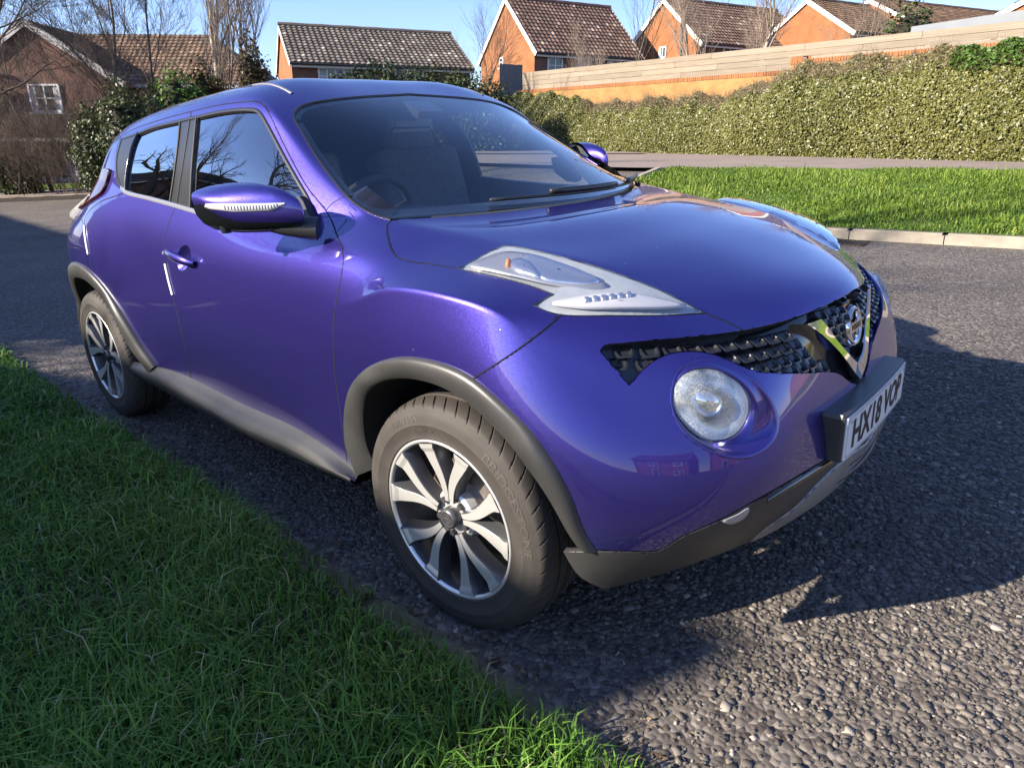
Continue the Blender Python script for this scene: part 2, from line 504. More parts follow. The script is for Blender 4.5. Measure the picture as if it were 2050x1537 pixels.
# wide ground reaching the horizon
ax_ = np.concatenate([np.linspace(-1500, -70, 12), np.linspace(-62, 62, 63), np.linspace(70, 1500, 12)])
GX, GY = np.meshgrid(ax_, ax_, indexing='ij')
s_, t_ = kerb_st(GX, GY)
gz = road_z(GX, GY) - .10
hs_, ho_ = hedge_sd(GX, GY)
up = smooth01((-ho_ + 2) / 4)
gz = gz * (1 - up) + .60 * up
far_ = smooth01((np.hypot(GX, GY) - 60) / 60)
gz = gz * (1 - far_) + (.2) * far_ - .05
grid_sheet('ground', np.stack([GX, GY, gz], -1).reshape(-1, 3), len(ax_), len(ax_), M_SOIL)

# road: from the near kerb to beyond the far one (the verge lies over it), the junction mouth rising with the ground
cx = np.concatenate([np.linspace(-44, -8, 37), np.linspace(-7.5, 5, 51), np.linspace(6, 40, 35)])
cy = np.concatenate([np.linspace(-.935, 3, 14), np.linspace(3.5, 22, 48)])
CXg, CYg = np.meshgrid(cx, cy, indexing='ij')
W = road_point(CXg, CYg)
zz = carriage_z(W[..., 0], W[..., 1])
grid_sheet('road', np.stack([W[..., 0], W[..., 1], zz], -1).reshape(-1, 3), len(cx), len(cy), M_TARMAC)

# chips of the surface dressing close to the camera
def chips():
    n = 88000
    x = rng.uniform(-3.0, 2.3, n); y = rng.uniform(-.90, 2.5, n)
    keep = ((x > .05) | (y < -.18)) & (np.hypot(x - 1.22, y + 1.9) > .35)
    d = np.hypot(x - 1.22, y + 1.9)
    keep &= rng.random(n) < np.clip(1.35 - d * .16, .35, 1)
    sparse = (y < -.70 + .12 * np.sin(x * 2.3)) & (rng.random(n) < .55)
    keep &= ~sparse
    x, y = x[keep], y[keep]; n = len(x)
    base = np.array([(-1, -1, -1), (1, -1, -1), (1, 1, -1), (-1, 1, -1), (-1, -1, 1), (1, -1, 1), (1, 1, 1), (-1, 1, 1)], float)
    V = np.repeat(base[None], n, 0)
    V[:, 4:, :2] *= rng.uniform(.45, 1.0, (n, 4, 2))
    V[:, :4, :2] *= rng.uniform(.7, 1.15, (n, 4, 2))
    V[:, 4:, 2] *= rng.uniform(.4, 1.2, (n, 4))
    sz = rng.lognormal(math.log(.0055), .36, n)
    V *= np.stack([sz * rng.uniform(.75, 1.35, n), sz * rng.uniform(.7, 1.1, n), sz * rng.uniform(.18, .42, n)], 1)[:, None]
    a = rng.uniform(0, 2 * math.pi, n); c, s = np.cos(a)[:, None], np.sin(a)[:, None]
    X = V[..., 0] * c - V[..., 1] * s; Y = V[..., 0] * s + V[..., 1] * c
    tl = rng.normal(0, .11, (n, 2))
    Z = V[..., 2] + X * tl[:, :1] + Y * tl[:, 1:]
    P = road_point(x[:, None] + X, y[:, None] + Y, 0) 
    P[..., 2] += Z + .0012
    tri = [(0, 2, 1), (0, 3, 2), (4, 5, 6), (4, 6, 7), (0, 1, 5), (0, 5, 4), (1, 2, 6), (1, 6, 5), (2, 3, 7), (2, 7, 6), (3, 0, 4), (3, 4, 7)]
    tone = np.clip(rng.beta(1.7, 2.1, n) + (rng.random(n) < .05) * .4, 0, 1)
    o = soup_obj('stone_chippings', P.reshape(-1, 3), 8, n, tri, M_CHIP, attr={'tone': tone})
    o['kind'] = 'stuff'
chips()

# near verge and its half-buried kerb stones
cy = np.concatenate([np.linspace(-1.03, -4, 24), np.linspace(-4.3, -9.5, 14)])
CXg, CYg = np.meshgrid(cx, cy, indexing='ij')
W = road_point(CXg, CYg)
lump = .018 * np.sin(W[..., 0] * 3.1 + 1) * np.sin(W[..., 1] * 4.3) 
grid_sheet('grass_verge', np.stack([W[..., 0], W[..., 1], W[..., 2] + .028 + lump * smooth01((-CYg - 1.05) / .4)], -1).reshape(-1, 3), len(cx), len(cy), M_SOIL)
# back pavement behind the near verge
cyp = np.linspace(-9.5, -30, 12)
CXg, CYg = np.meshgrid(cx, cyp, indexing='ij'); W = road_point(CXg, CYg)
grid_sheet('front_gardens', np.stack([W[..., 0], W[..., 1], W[..., 2] + .05], -1).reshape(-1, 3), len(cx), len(cyp), M_SOIL)

def stone_mesh(name, L, Wd, H, r_=.02):
    bm = bmesh.new(); bm_box(bm, (0, 0, -H / 2), (L, Wd, H))
    es = [e for e in bm.edges if all(v.co.z > -.001 for v in e.verts)]
    bmesh.ops.bevel(bm, geom=es, offset=r_, segments=2, affect='EDGES')
    me = bpy.data.meshes.new(name); bm.to_mesh(me); bm.free(); return me

nk = empty('near_kerb', kind='structure'); nk.matrix_world = CAR_MATRIX
sm_ = stone_mesh('kerb_stone', .912, .125, .25, .022); sm_.materials.append(M_KERBOLD)
for i in range(-26, 16):
    o = bpy.data.objects.new('kerb_stone', sm_); COL.objects.link(o); o.parent = nk
    o.location = (.915 * i + .2, -.972 + random.uniform(-.006, .006), .016 + random.uniform(-.005, .005))
    o.rotation_euler = (random.uniform(-.03, .03), 0, random.uniform(-.008, .008))

# far kerb: straight run and the turn into the junction
fk = empty('far_kerb', kind='structure')
sm2 = stone_mesh('kerb_stone', .905, .135, .30, .022); sm2.materials.append(M_KERB)
def far_kerb_path(n=400):
    S, T = [], []
    R0 = 1.8; s1 = 2.1
    pts = [(s, 0.0) for s in np.linspace(-26, s1, 140)]
    pts += [(s1 + R0 * math.sin(a), R0 - R0 * math.cos(a)) for a in np.linspace(0, math.pi / 2, 24)[1:]]
    pts += [(s1 + R0, t) for t in np.linspace(R0, 3.4, 8)[1:]]
    return np.array(pts)
fkp = far_kerb_path()
L_ = np.r_[0, np.cumsum(np.linalg.norm(np.diff(fkp, axis=0), axis=1))]
off0 = (L_[np.argmin(np.abs(fkp[:, 0]))] - .22) % .915
for d0 in np.arange(off0, L_[-1] - .5, .915):
    a = np.array([np.interp(d0, L_, fkp[:, 0]), np.interp(d0, L_, fkp[:, 1])]); b = np.array([np.interp(d0 + .9, L_, fkp[:, 0]), np.interp(d0 + .9, L_, fkp[:, 1])])
    c = (a + b) / 2; dr = b - a
    nrm = np.array([-dr[1], dr[0]]) / np.linalg.norm(dr)
    c = c + nrm * .067 * (1 if (nrm @ np.array([0, 1])) > 0 or c[0] > 4 and False else 1)
    pw = from_st(np.array(c[0]), np.array(c[1])); aw, bw_ = from_st(np.array(a[0]), np.array(a[1])), from_st(np.array(b[0]), np.array(b[1]))
    o = bpy.data.objects.new('kerb_stone', sm2); COL.objects.link(o); o.parent = fk
    za = carriage_z(*aw); zb = carriage_z(*bw_)
    o.location = (pw[0], pw[1], (za + zb) / 2 + .115)
    o.rotation_euler = (0, -math.atan2(zb - za, .9), math.atan2(*(bw_ - aw)[::-1]))

# far verge (grass) and the path in front of the hedge
def verge_region(s, t):
    R0 = 1.8; s1 = 2.1
    ins = (t > .10) & (s < s1 + R0 - .10)
    corner = (s > s1) & (t < R0) & (np.hypot(s - s1, t - R0) > R0 - .10)
    return ins & ~corner
ss = np.concatenate([np.linspace(-26, -6, 30), np.linspace(-5.5, 4.5, 60)]); tt = np.linspace(.10, 9.6, 48)
M_LAWNSOIL = simple('lawn_thatch', (.070, .115, .016), .95, noise=(6, .35), bump=(40, .5, .02))
def verge_sheet():
    P, F, ix = [], [], {}
    for i, s in enumerate(ss):
        for j, t in enumerate(tt):
            w = from_st(np.array(s), np.array(t)); ix[i, j] = len(P); P.append((w[0], w[1], float(verge_z(*w))))
    for i in range(len(ss) - 1):
        for j in range(len(tt) - 1):
            sc_, tc_ = (ss[i] + ss[i + 1]) / 2, (tt[j] + tt[j + 1]) / 2
            if verge_region(np.array(sc_), np.array(tc_)): F.append((ix[i, j], ix[i + 1, j], ix[i + 1, j + 1], ix[i, j + 1]))
    me = bpy.data.meshes.new('far_verge'); me.from_pydata(P, [], F); me.update()
    if me.polygons[0].normal.z < 0: me.flip_normals()
    o = mesh_link('far_verge', me, M_LAWNSOIL, None, True); o['kind'] = 'structure'
verge_sheet()
def path_sheet():
    s2 = np.linspace(-26, 14, 80); P = []
    for s in s2:
        a = from_st(np.array(s), np.array(pathT(s)))
        for f in np.linspace(0, 1, 5):
            q = hedge_sd(*a)
            b = hedge_pt(q[0], .9)
            w = a * (1 - f) + b * f
            P.append((w[0], w[1], float(max(verge_z(*w), carriage_z(*w))) + .012 + .03 * f))
    grid_sheet('path', P, len(s2), 5, M_PATH)
path_sheet()
# gully grate by the far kerb
gw = on_road(1690, 486)
gr = empty('drain_grate', (gw[0], gw[1], float(carriage_z(gw[0], gw[1])) + .004), math.atan2(kd[1], kd[0]), 'rusty iron drain grate in the road against the far kerb', 'drain grate')
bm = bmesh.new()
for a, b_, c, d in ((0, .19, .46, .03), (0, -.19, .46, .03), (.215, 0, .03, .35), (-.215, 0, .03, .35)): bm_box(bm, (a, b_, 0), (c, d, .02))
bm_obj('frame', bm, M_GRATE, gr)
for k in range(8):
    bm = bmesh.new(); bm_box(bm, (-.17 + .0486 * k, 0, -.002), (.024, .35, .016)); bm_obj('bar', bm, M_GRATE, gr)

# far side of the road where it bends away to the left: kerb, pavement, grass strip
LKA, LKB = on_road(0, 405.5)[:2], on_road(185, 398)[:2]
ld = (LKB - LKA) / np.linalg.norm(LKB - LKA); ln_ = np.array([-ld[1], ld[0]])
if ln_ @ FWD < 0: ln_ = -ln_
lk = empty('left_kerb', kind='structure')
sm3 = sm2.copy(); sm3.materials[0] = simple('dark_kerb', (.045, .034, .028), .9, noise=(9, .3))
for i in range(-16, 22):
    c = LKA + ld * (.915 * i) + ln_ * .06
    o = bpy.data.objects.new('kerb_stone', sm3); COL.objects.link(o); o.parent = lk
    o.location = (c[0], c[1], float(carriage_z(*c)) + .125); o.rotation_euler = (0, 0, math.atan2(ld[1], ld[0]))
def strip_sheet(name, d0, d1, mat, dz, n=40, kind='structure'):
    P = []
    for s in np.linspace(-16, 20, n):
        for d in np.linspace(d0, d1, 6):
            w = LKA + ld * s + ln_ * d; P.append((w[0], w[1], float(carriage_z(*w)) + dz))
    return grid_sheet(name, P, n, 6, mat, kind)
strip_sheet('left_pavement', .12, 3.9, M_PATH, .122)
strip_sheet('left_grass_strip', 3.9, 9.0, M_SOIL, .15)

# ------------------------------------------------------------------ grass blades
def blades(name, x, y, zf, hgt, wid, mat, lean=.5, tone=None):
    n = len(x)
    h = hgt * rng.lognormal(0, .28, n); w = wid * rng.uniform(.6, 1.3, n)
    a = rng.uniform(0, 2 * math.pi, n)
    ln0 = h * rng.uniform(.1, 1.0, n) * lean * 2
    la = a + rng.normal(0, .5, n) + math.pi / 2
    z = zf(x, y)
    dx, dy = np.cos(a) * w / 2, np.sin(a) * w / 2
    lx, ly = np.cos(la) * ln0, np.sin(la) * ln0
    hm = h * .62
    tipz = h * np.clip(1.05 - (ln0 / h) * .45, .25, 1.1)
    V = np.empty((n, 5, 3))
    V[:, 0] = np.stack([x - dx, y - dy, z - .01], 1); V[:, 1] = np.stack([x + dx, y + dy, z - .01], 1)
    V[:, 2] = np.stack([x - dx * .8 + lx * .32, y - dy * .8 + ly * .32, z + hm], 1); V[:, 3] = np.stack([x + dx * .8 + lx * .32, y + dy * .8 + ly * .32, z + hm], 1)
    V[:, 4] = np.stack([x + lx, y + ly, z + tipz], 1)
    if tone is None: tone = np.clip(rng.beta(2.2, 2.4, n), 0, .93)
    straw = rng.random(n) < .035
    tone = np.where(straw, 1.0, tone)
    o = soup_obj(name, V.reshape(-1, 3), 5, n, [(0, 1, 3), (0, 3, 2), (2, 3, 4)], mat, smooth=True, attr={'tone': tone})
    o['kind'] = 'stuff'
    return o
def near_grass():
    n = 520000
    x = rng.uniform(-9.0, 1.3, n); y = rng.uniform(-5.2, -.955, n)
    Pw = road_point(x, y); l, f = to_lf(Pw[:, 0], Pw[:, 1])
    q = (Pw - E0) @ RW.T
    u = 1003 + 1368.8 * q[:, 0] / np.maximum(q[:, 2], .05); v = 718 - 1368.8 * q[:, 1] / np.maximum(q[:, 2], .05)
    keep = (q[:, 2] > .3) & (u > -260) & (v < 1720) & (u < 2100)
    d = np.hypot(x - 1.22, y + 1.92)
    keep &= rng.random(n) < np.clip(2.6 / (d + .4), .14, 1)
    wob = .022 * np.sin(x * 3.3) + .014 * np.sin(x * 9.1 + 1); edge = (y > -1.005 + wob) & (rng.random(n) < np.clip(.60 + .35 * (x + .2), .45, .93)); keep &= ~edge
    # worn, thinner patches
    pat = np.sin(x * 2.1 + 1.3) * np.sin(y * 2.7 + .4) + .5 * np.sin(x * 5.3) * np.sin(y * 6.1 + 2)
    keep &= rng.random(n) < np.clip(.86 + .2 * pat, .5, 1)
    x, y, d, pat = x[keep], y[keep], d[keep], pat[keep]
    Pw = road_point(x, y)
    lump = .018 * np.sin(Pw[:, 0] * 3.1 + 1) * np.sin(Pw[:, 1] * 4.3) * smooth01((-y - 1.05) / .4)
    z0 = Pw[:, 2] + .028 + lump
    hg = (.072 + .028 * np.clip(pat, -1, 1) + .012 * np.sin(x * 9) * np.sin(y * 8)) * np.clip(.6 + (-y - .98) * 3, .6, 1.0)
    k = np.clip(d / 2.2, 1, 3)
    tone = np.clip(rng.beta(2.0, 2.6, len(x)) + .10 * np.clip(pat, -1, 1), 0, .93)
    return blades('verge_grass', Pw[:, 0], Pw[:, 1], lambda a, b: z0, hg, .0046 * k, M_GRASS, .75, tone)
near_grass()
def litter():
    n = 800
    x = rng.uniform(-5, 1.6, n); y = -.925 + np.abs(rng.normal(0, .07, n)) + .01 * np.sin(x * 5)
    P = road_point(x, y); a = rng.uniform(0, 6.28, n); s = rng.lognormal(math.log(.0065), .45, n)
    V = np.empty((n, 4, 3))
    for k, (da, r_) in enumerate(((0, 1), (1.4, .45), (3.14, 1), (4.6, .5))):
        V[:, k, 0] = P[:, 0] + np.cos(a + da) * s * r_; V[:, k, 1] = P[:, 1] + np.sin(a + da) * s * r_
        V[:, k, 2] = P[:, 2] + .007 + rng.uniform(0, .007, n)
    o = soup_obj('leaf_litter', V.reshape(-1, 3), 4, n, [(0, 1, 2), (0, 2, 3)], attr_mat('leaf_litter', [(0, (.045, .030, .018)), (.6, (.12, .075, .04)), (1, (.24, .17, .09))], .9), attr={'tone': rng.random(n)})
    o['kind'] = 'stuff'
litter()
def far_grass():
    n = 260000
    s = rng.uniform(-10.5, 3.95, n); t = rng.uniform(.12, 8.9, n)
    keep = verge_region(s, t) & (t < pathT(s) + rng.normal(0, .05, n))
    w = from_st(s[keep], t[keep]); 
    pat = np.sin(w[:, 0] * 1.7) * np.sin(w[:, 1] * 2.1) + .6 * np.sin(w[:, 0] * 4.1 + 1) * np.sin(w[:, 1] * 3.7)
    hg = (.050 + .024 * pat) * rng.uniform(.7, 1.35, len(w))
    big = np.sin(w[:, 0] * .9 + 1.1 * np.sin(w[:, 1] * .7)) * np.sin(w[:, 1] * 1.2 + w[:, 0] * .35)
    tone = np.clip(rng.beta(2.4, 2.4, len(w)) + .12 * pat + .14 * big, 0, .97)
    blades('lawn_grass', w[:, 0], w[:, 1], verge_z, np.clip(hg, .02, .1), .013, M_LAWN, .5, tone)
    n = 9000
    s = rng.uniform(-6, 16, n); d = rng.uniform(3.9, 5.6, n)
    w = LKA + ld * s[:, None] + ln_ * d[:, None]
    blades('strip_grass', w[:, 0], w[:, 1], lambda a, b: carriage_z(a, b) + .15, .10, .03, M_LAWN, .5)
far_grass()
# ================================================================== houses
def uv_mesh(name, quads, mat, parent):
    """quads: list of (list of 3-D points, list of uv)"""
    V, F, U = [], [], []
    for pts, uv in quads:
        F.append(tuple(range(len(V), len(V) + len(pts)))); V += pts; U += uv
    me = bpy.data.meshes.new(name); me.from_pydata([tuple(map(float, p)) for p in V], [], F)
    l = me.uv_layers.new(name='UVMap'); l.data.foreach_set('uv', np.array(U, np.float32).ravel())
    return mesh_link(name, me, mat, parent)

def tiled_slope(name, L, p_ridge, p_eave, mat, parent, x0=-.12, tw=.25, th=.29, hip=None):
    """pantiles: p_ridge/p_eave = (y, z) in the house frame"""
    L2 = L - 2 * x0
    d = np.array([p_eave[0] - p_ridge[0], p_eave[1] - p_ridge[1]]); S = np.linalg.norm(d); d /= S
    n = np.array([-d[1], d[0]]); n = n if n[1] > 0 else -n
    nt = max(4, int(round(L2 / tw))); rows = max(3, int(round(S / th)))
    sub = 6
    xs = np.linspace(x0, x0 + L2, nt * sub + 1)
    wave = .017 * np.cos(np.arange(nt * sub + 1) / sub * 2 * math.pi)
    V, U, F = [], [], []
    m = len(xs)
    for r in range(rows):
        for e, (f, lift) in enumerate(((r / rows, .004), ((r + 1.06) / rows, .040))):
            f = min(f, 1.02)
            for k, x in enumerate(xs):
                xx = x
                if hip: xx = max(x, hip[0] + (hip[1] - hip[0]) * f) if hip[2] < 0 else min(x, hip[0] + (hip[1] - hip[0]) * f)
                o = lift + wave[k]
                V.append((xx, p_ridge[0] + d[0] * S * f + n[0] * o, p_ridge[1] + d[1] * S * f + n[1] * o))
                U.append(((k - .5) / sub, rows - r - (.02 if e == 0 else .98)))
    for r in range(rows):
        a = (2 * r) * m; b = (2 * r + 1) * m
        for k in range(m - 1): F.append((a + k, a + k + 1, b + k + 1, b + k))
    me = bpy.data.meshes.new(name); me.from_pydata(V, [], F)
    l = me.uv_layers.new(name='UVMap')
    li = np.empty(len(me.loops), np.int32); me.loops.foreach_get('vertex_index', li)
    l.data.foreach_set('uv', np.array(U, np.float32)[li].ravel())
    return mesh_link(name, me, mat, parent)

def window(parent, plane, x, z, w, h, nx=2, ny=2, mat=None, off=0.0, sill=True):
    """plane('front'|'gable', offset): frame with its pane set on a wall of the house"""
    mat = mat or M_WHITE
    kind, o0 = plane
    def P(a, c, b): return (a, o0 - c, b) if kind == 'front' else (o0 - c, a, b)
    def box(bm, a, b, c, sa, sb, sc):
        bm_box(bm, P(a, c, b), (sa, sc, sb) if kind == 'front' else (sc, sa, sb))
    bm = bmesh.new()
    for s in (-1, 1):
        box(bm, x + s * (w / 2 - .035), z, .03, .07, h, .08)
        box(bm, x, z + s * (h / 2 - .035), .03, w, .07, .08)
    for i in range(1, nx): box(bm, x - w / 2 + w * i / nx, z, .028, .06, h - .1, .06)
    for j in range(1, ny): box(bm, x, z - h / 2 + h * j / ny, .026, w - .1, .035, .05)
    if sill: box(bm, x, z - h / 2 - .05, .06, w + .16, .07, .16)
    wo = bm_obj('window', bm, mat, parent)
    bm = bmesh.new(); box(bm, x, z, .012, w - .06, h - .06, .012)
    bm_obj('pane', bm, M_PANE, wo)
    if random.random() < .6:
        for s in (-1, 1):
            bm = bmesh.new(); box(bm, x + s * w * .36, z, .020, w * .16, h - .1, .004); bm_obj('curtain', bm, M_CURTAIN, wo)
    return wo

def house(name, A, a_deg, L, w, zr, ze, zg, m_wall, m_front, m_tile, label, front_win=(), gable_win=(), group=None, hip=None, back_tiles=False, barge=None, cat='house'):
    """A: plan position (world) of the ridge's near-gable end; a_deg: ridge direction in the (right, ahead) frame"""
    rr = RGT * math.cos(R(a_deg)) + FWD * math.sin(R(a_deg))
    h = empty(name, (A[0], A[1], 0), math.atan2(rr[1], rr[0]), label, cat, group)
    ov = .30
    yw = w - ov
    k = (zr - ze) / w
    zw = zr - k * yw - .03
    for y, nm in ((-yw, 'front_wall'), (yw, 'rear_wall')):
        uv_mesh(nm, [([(0, y, zg), (L, y, zg), (L, y, zw), (0, y, zw)], [(0, zg), (L, zg), (L, zw), (0, zw)])], m_front, h)
    quads = []
    for x in (0, L):
        if hip and x > 0: quads.append(([(x, -yw, zg), (x, yw, zg), (x, yw, zw), (x, -yw, zw)], [(-yw, zg), (yw, zg), (yw, zw), (-yw, zw)])); continue
        quads.append(([(x, -yw, zg), (x, yw, zg), (x, yw, zw), (x, 0, zr - .05), (x, -yw, zw)], [(-yw, zg), (yw, zg), (yw, zw), (0, zr - .05), (-yw, zw)]))
    for q_ in quads: uv_mesh('gable_wall', [q_], m_wall, h)
    hp = (L, L + hip, 1) if hip else None
    rf = tiled_slope('roof', L if not hip else L + hip, (0, zr), (-w, ze), m_tile, h, hip=(L + .0, L + hip, 1) if hip else None)
    # rear slope, ridge tiles, underlay
    bk = tiled_slope('rear_slope', L, (0, zr), (w, ze), m_tile, rf, tw=.6, th=.8) if not hip else tiled_slope('rear_slope', L + hip, (0, zr), (w, ze), m_tile, rf, tw=.6, th=.8, hip=(L, L + hip, 1))
    bm = bmesh.new()
    bm_tube(bm, [(x, 0, zr + .015) for x in np.linspace(-.12, L + .12, 14)], [.105 + .012 * (i % 2) for i in range(14)], 8)
    bm_obj('ridge', bm, m_tile, rf)
    if hip:
        uv_mesh('hip_slope', [([(L, 0, zr), (L + hip, -w, ze), (L + hip, w, ze)], [(0, 0), (8, 8), (-8, 8)])], m_tile, rf)
    for y in (-1, 1):
        d = Vector((0, y * w, ze - zr)).normalized()
        q = Matrix.Rotation(math.atan2(d.z, d.y), 3, 'X')
        for xb in ((-.09, L + .09) if not hip else (-.09,)):
            bm = bmesh.new(); bm_box(bm, (xb, y * w / 2, (zr + ze) / 2 - .11), (.04, math.hypot(w, zr - ze), .22), q)
            bm_obj('bargeboard', bm, barge or M_WHITE, h)
    for y in (-1, 1):
        bm = bmesh.new(); bm_box(bm, (L / 2, y * (w - .08), ze - .10), (L + (hip or 0), .03, .20)); bm_obj('fascia', bm, barge or M_WHITE, h)
        bm = bmesh.new(); bm_tube(bm, [(-.1, y * (w + .02), ze - .06), (L + .1 + (hip or 0), y * (w + .02), ze - .06)], .055, 7); bm_obj('gutter', bm, M_GUTTER, h)
    bm = bmesh.new(); bm_tube(bm, [(L - .25, -yw - .06, ze - .15), (L - .25, -yw - .06, zg)], .035, 6); bm_obj('downpipe', bm, M_GUTTER, h)
    for x, z, ww, hh, nx, ny in front_win: window(h, ('front', -yw), x, z, ww, hh, nx, ny)
    for y, z, ww, hh, nx, ny in gable_win: window(h, ('gable', 0.0), y, z, ww, hh, nx, ny)
    return h

def ridge_A(u, D): return at(u, 272, D)[:2]
GH = 'brick houses beyond the fence'
def zz_(u, v, D): return float(at(u, v, D)[2])
house('house', ridge_A(581, 35), 22, 8.2, 3.5, zz_(583, 50, 35), zz_(603, 124, 31.75), -.2, M_BRICK_ORANGE, M_BRICK_SHADED, M_TILE_GREY, 'low brick house with grey pantiled roof and white paned windows behind dark evergreen hedge', group=None,
      front_win=[(1.85, zz_(663, 145, 32.5), 1.5, .95, 4, 3), (5.2, zz_(663, 145, 32.5), 1.4, .95, 3, 3)], gable_win=[])
house('house', ridge_A(1013, 40), 28, 6.6, 3.3, zz_(1013, -5, 40), zz_(1077, 104, 37.1), .6, M_BRICK_ORANGE, M_BRICK_SHADED, M_TILE_RED, 'orange brick house whose bright gable has a single tiny white window low down', group=GH,
      front_win=[(1.2, zz_(1100, 128, 37), .9, .8, 2, 2), (3.0, zz_(1100, 128, 37), .9, .8, 2, 2), (4.9, zz_(1100, 128, 37), .9, .8, 2, 2)], gable_win=[(.45, zz_(1024, 122, 39.5), .45, .5, 1, 2)])
house('house', ridge_A(1312, 42), 28, 8.7, 3.3, zz_(1312, -3, 42), zz_(1376, 85, 39.1), .6, M_BRICK_ORANGE, M_BRICK_SHADED, M_TILE_RED, 'brick house with a diagonal shadow across its gable, behind the tall thin lamp post', group=GH,
      front_win=[(2.2, zz_(1420, 98, 39), 1.0, .6, 2, 2), (5.2, zz_(1420, 98, 39), 1.0, .6, 2, 2)], gable_win=[(-.2, zz_(1318, 104, 41.5), .6, .6, 2, 1)])
house('house', ridge_A(1584, 41), 28, 4.9, 3.2, zz_(1584, -2, 41), zz_(1662, 63, 38.2), .6, M_BRICK_ORANGE, M_BRICK_SHADED, M_TILE_BROWN, 'brick house with small orange gable between the pale bare trees and the round green bush', group=GH)
house('house', ridge_A(1701, 44), 24, 11.5, 3.2, zz_(1701, -2, 44), zz_(1755, 44, 41), .6, M_BRICK_ORANGE, M_BRICK_SHADED, M_TILE_BROWN, 'house showing only its long brown tiled roof above the grey flat roof', group=GH)
house('house', ridge_A(2018, 32), 28, 6.0, 3.2, zz_(2018, -16, 32), zz_(2060, 40, 30), .6, M_BRICK_ORANGE, M_BRICK_SHADED, M_TILE_BROWN, 'brick house just poking in at the edge of the photo, past the grey flat roof', group=GH)

# the big gabled house among the bare trees: front gable plus a hipped main roof behind it
A0 = at(50, 40, 34.0)
h0 = empty('gabled_house', (A0[0], A0[1], 0), math.atan2(RGT[1], RGT[0]) + R(3), 'red brown brick house with pale bargeboards on its front gable, behind bare trees', 'house')
def gable_front(h, w, zr, ze, zg, depth):
    quads = [([(-w + .3, 0, zg), (w - .3, 0, zg), (w - .3, 0, ze + .15), (0, 0, zr - .1), (-w + .3, 0, ze + .15)], [(-w, zg), (w, zg), (w, ze), (0, zr), (-w, ze)])]
    for s in (-1, 1):
        x = s * (w - .3)
        quads.append(([(x, 0, zg), (x, depth, zg), (x, depth, ze + .15), (x, 0, ze + .15)], [(0, zg), (depth, zg), (depth, ze), (0, ze)]))
    uv_mesh('gable_wall', quads, M_BRICK_RED, h)
    rf = None
    for s in (-1, 1):
        d = np.array([s * w, ze - zr]); 
        o = tiled_slope('gable_roof', depth, (0, zr), (-w, ze), M_TILE_BROWN, h, x0=-.15)
        o.rotation_euler = (0, 0, math.pi / 2 if s < 0 else -math.pi / 2)
        if s > 0: o.location = (0, depth, 0)
        bm = bmesh.new()
        q = Matrix.Rotation(math.atan2(zr - ze, -s * w) if s < 0 else math.atan2(ze - zr, w), 3, 'Y').transposed()
        bm_box(bm, (s * w / 2, -.17, (zr + ze) / 2 - .10), (math.hypot(w, zr - ze), .05, .30), q)
        bm_obj('bargeboard', bm, M_GREYPAINT, h)
gable_front(h0, 4.0, zz_(50, 40, 34), zz_(200, 166, 34), -1.5, 5.0)
window(h0, ('front', 0.0), .25, zz_(88, 197, 34), 1.42, 1.22, 2, 2, M_WHITE)
window(h0, ('front', 0.0), .0, .15, 2.6, 1.75, 4, 1, M_GREYPAINT)
bm = bmesh.new()
for x in (-1.6, 1.7): bm_box(bm, (x, -1.2, -.1), (.14, .14, 2.3))
bm_box(bm, (.05, -.65, 1.12), (3.8, 1.4, .14)); bm_obj('porch', bm, M_GREYPAINT, h0)
ZE0, ZR0 = zz_(430, 166, 35) - .1, zz_(200, 68, 38.3)
quads = [([(-.2, 1.2, -1.5), (9.6, 1.2, -1.5), (9.6, 1.2, ZE0), (-.2, 1.2, ZE0)], [(0, 0), (9.8, 0), (9.8, 5.4), (0, 5.4)]),
         ([(9.6, 1.2, -1.5), (9.6, 7.5, -1.5), (9.6, 7.5, ZE0), (9.6, 1.2, ZE0)], [(0, 0), (6, 0), (6, 5.4), (0, 5.4)])]
uv_mesh('main_wall', quads, M_BRICK_RED, h0)
mr = tiled_slope('main_roof', 10.3, (4.35, ZR0), (.9, ZE0 + .05), M_TILE_BROWN, h0, hip=(6.6, 10.2, 1))
uv_mesh('hip_slope', [([(6.6, 4.35, ZR0 - .02), (10.2, .9, ZE0 + .05), (10.2, 7.8, ZE0 + .05)], [(0, 0), (8, 8), (-8, 8)])], M_TILE_BROWN, mr)
uv_mesh('rear_slope', [([(-.2, 4.35, ZR0 - .02), (6.6, 4.35, ZR0 - .02), (10.2, 7.8, ZE0 + .05), (-.2, 7.8, ZE0 + .05)], [(0, 0), (8, 0), (8, 8), (0, 8)])], M_TILE_BROWN, mr)
bm = bmesh.new(); bm_box(bm, (6.4, .92, ZE0 - .02), (6.2, .05, .18)); bm_obj('fascia', bm, M_GREYPAINT, h0)
window(h0, ('front', 1.2), 5.6, 2.2, 1.5, 1.2, 2, 2); window(h0, ('front', 1.2), 6.6, .1, 1.6, 1.4, 2, 2)

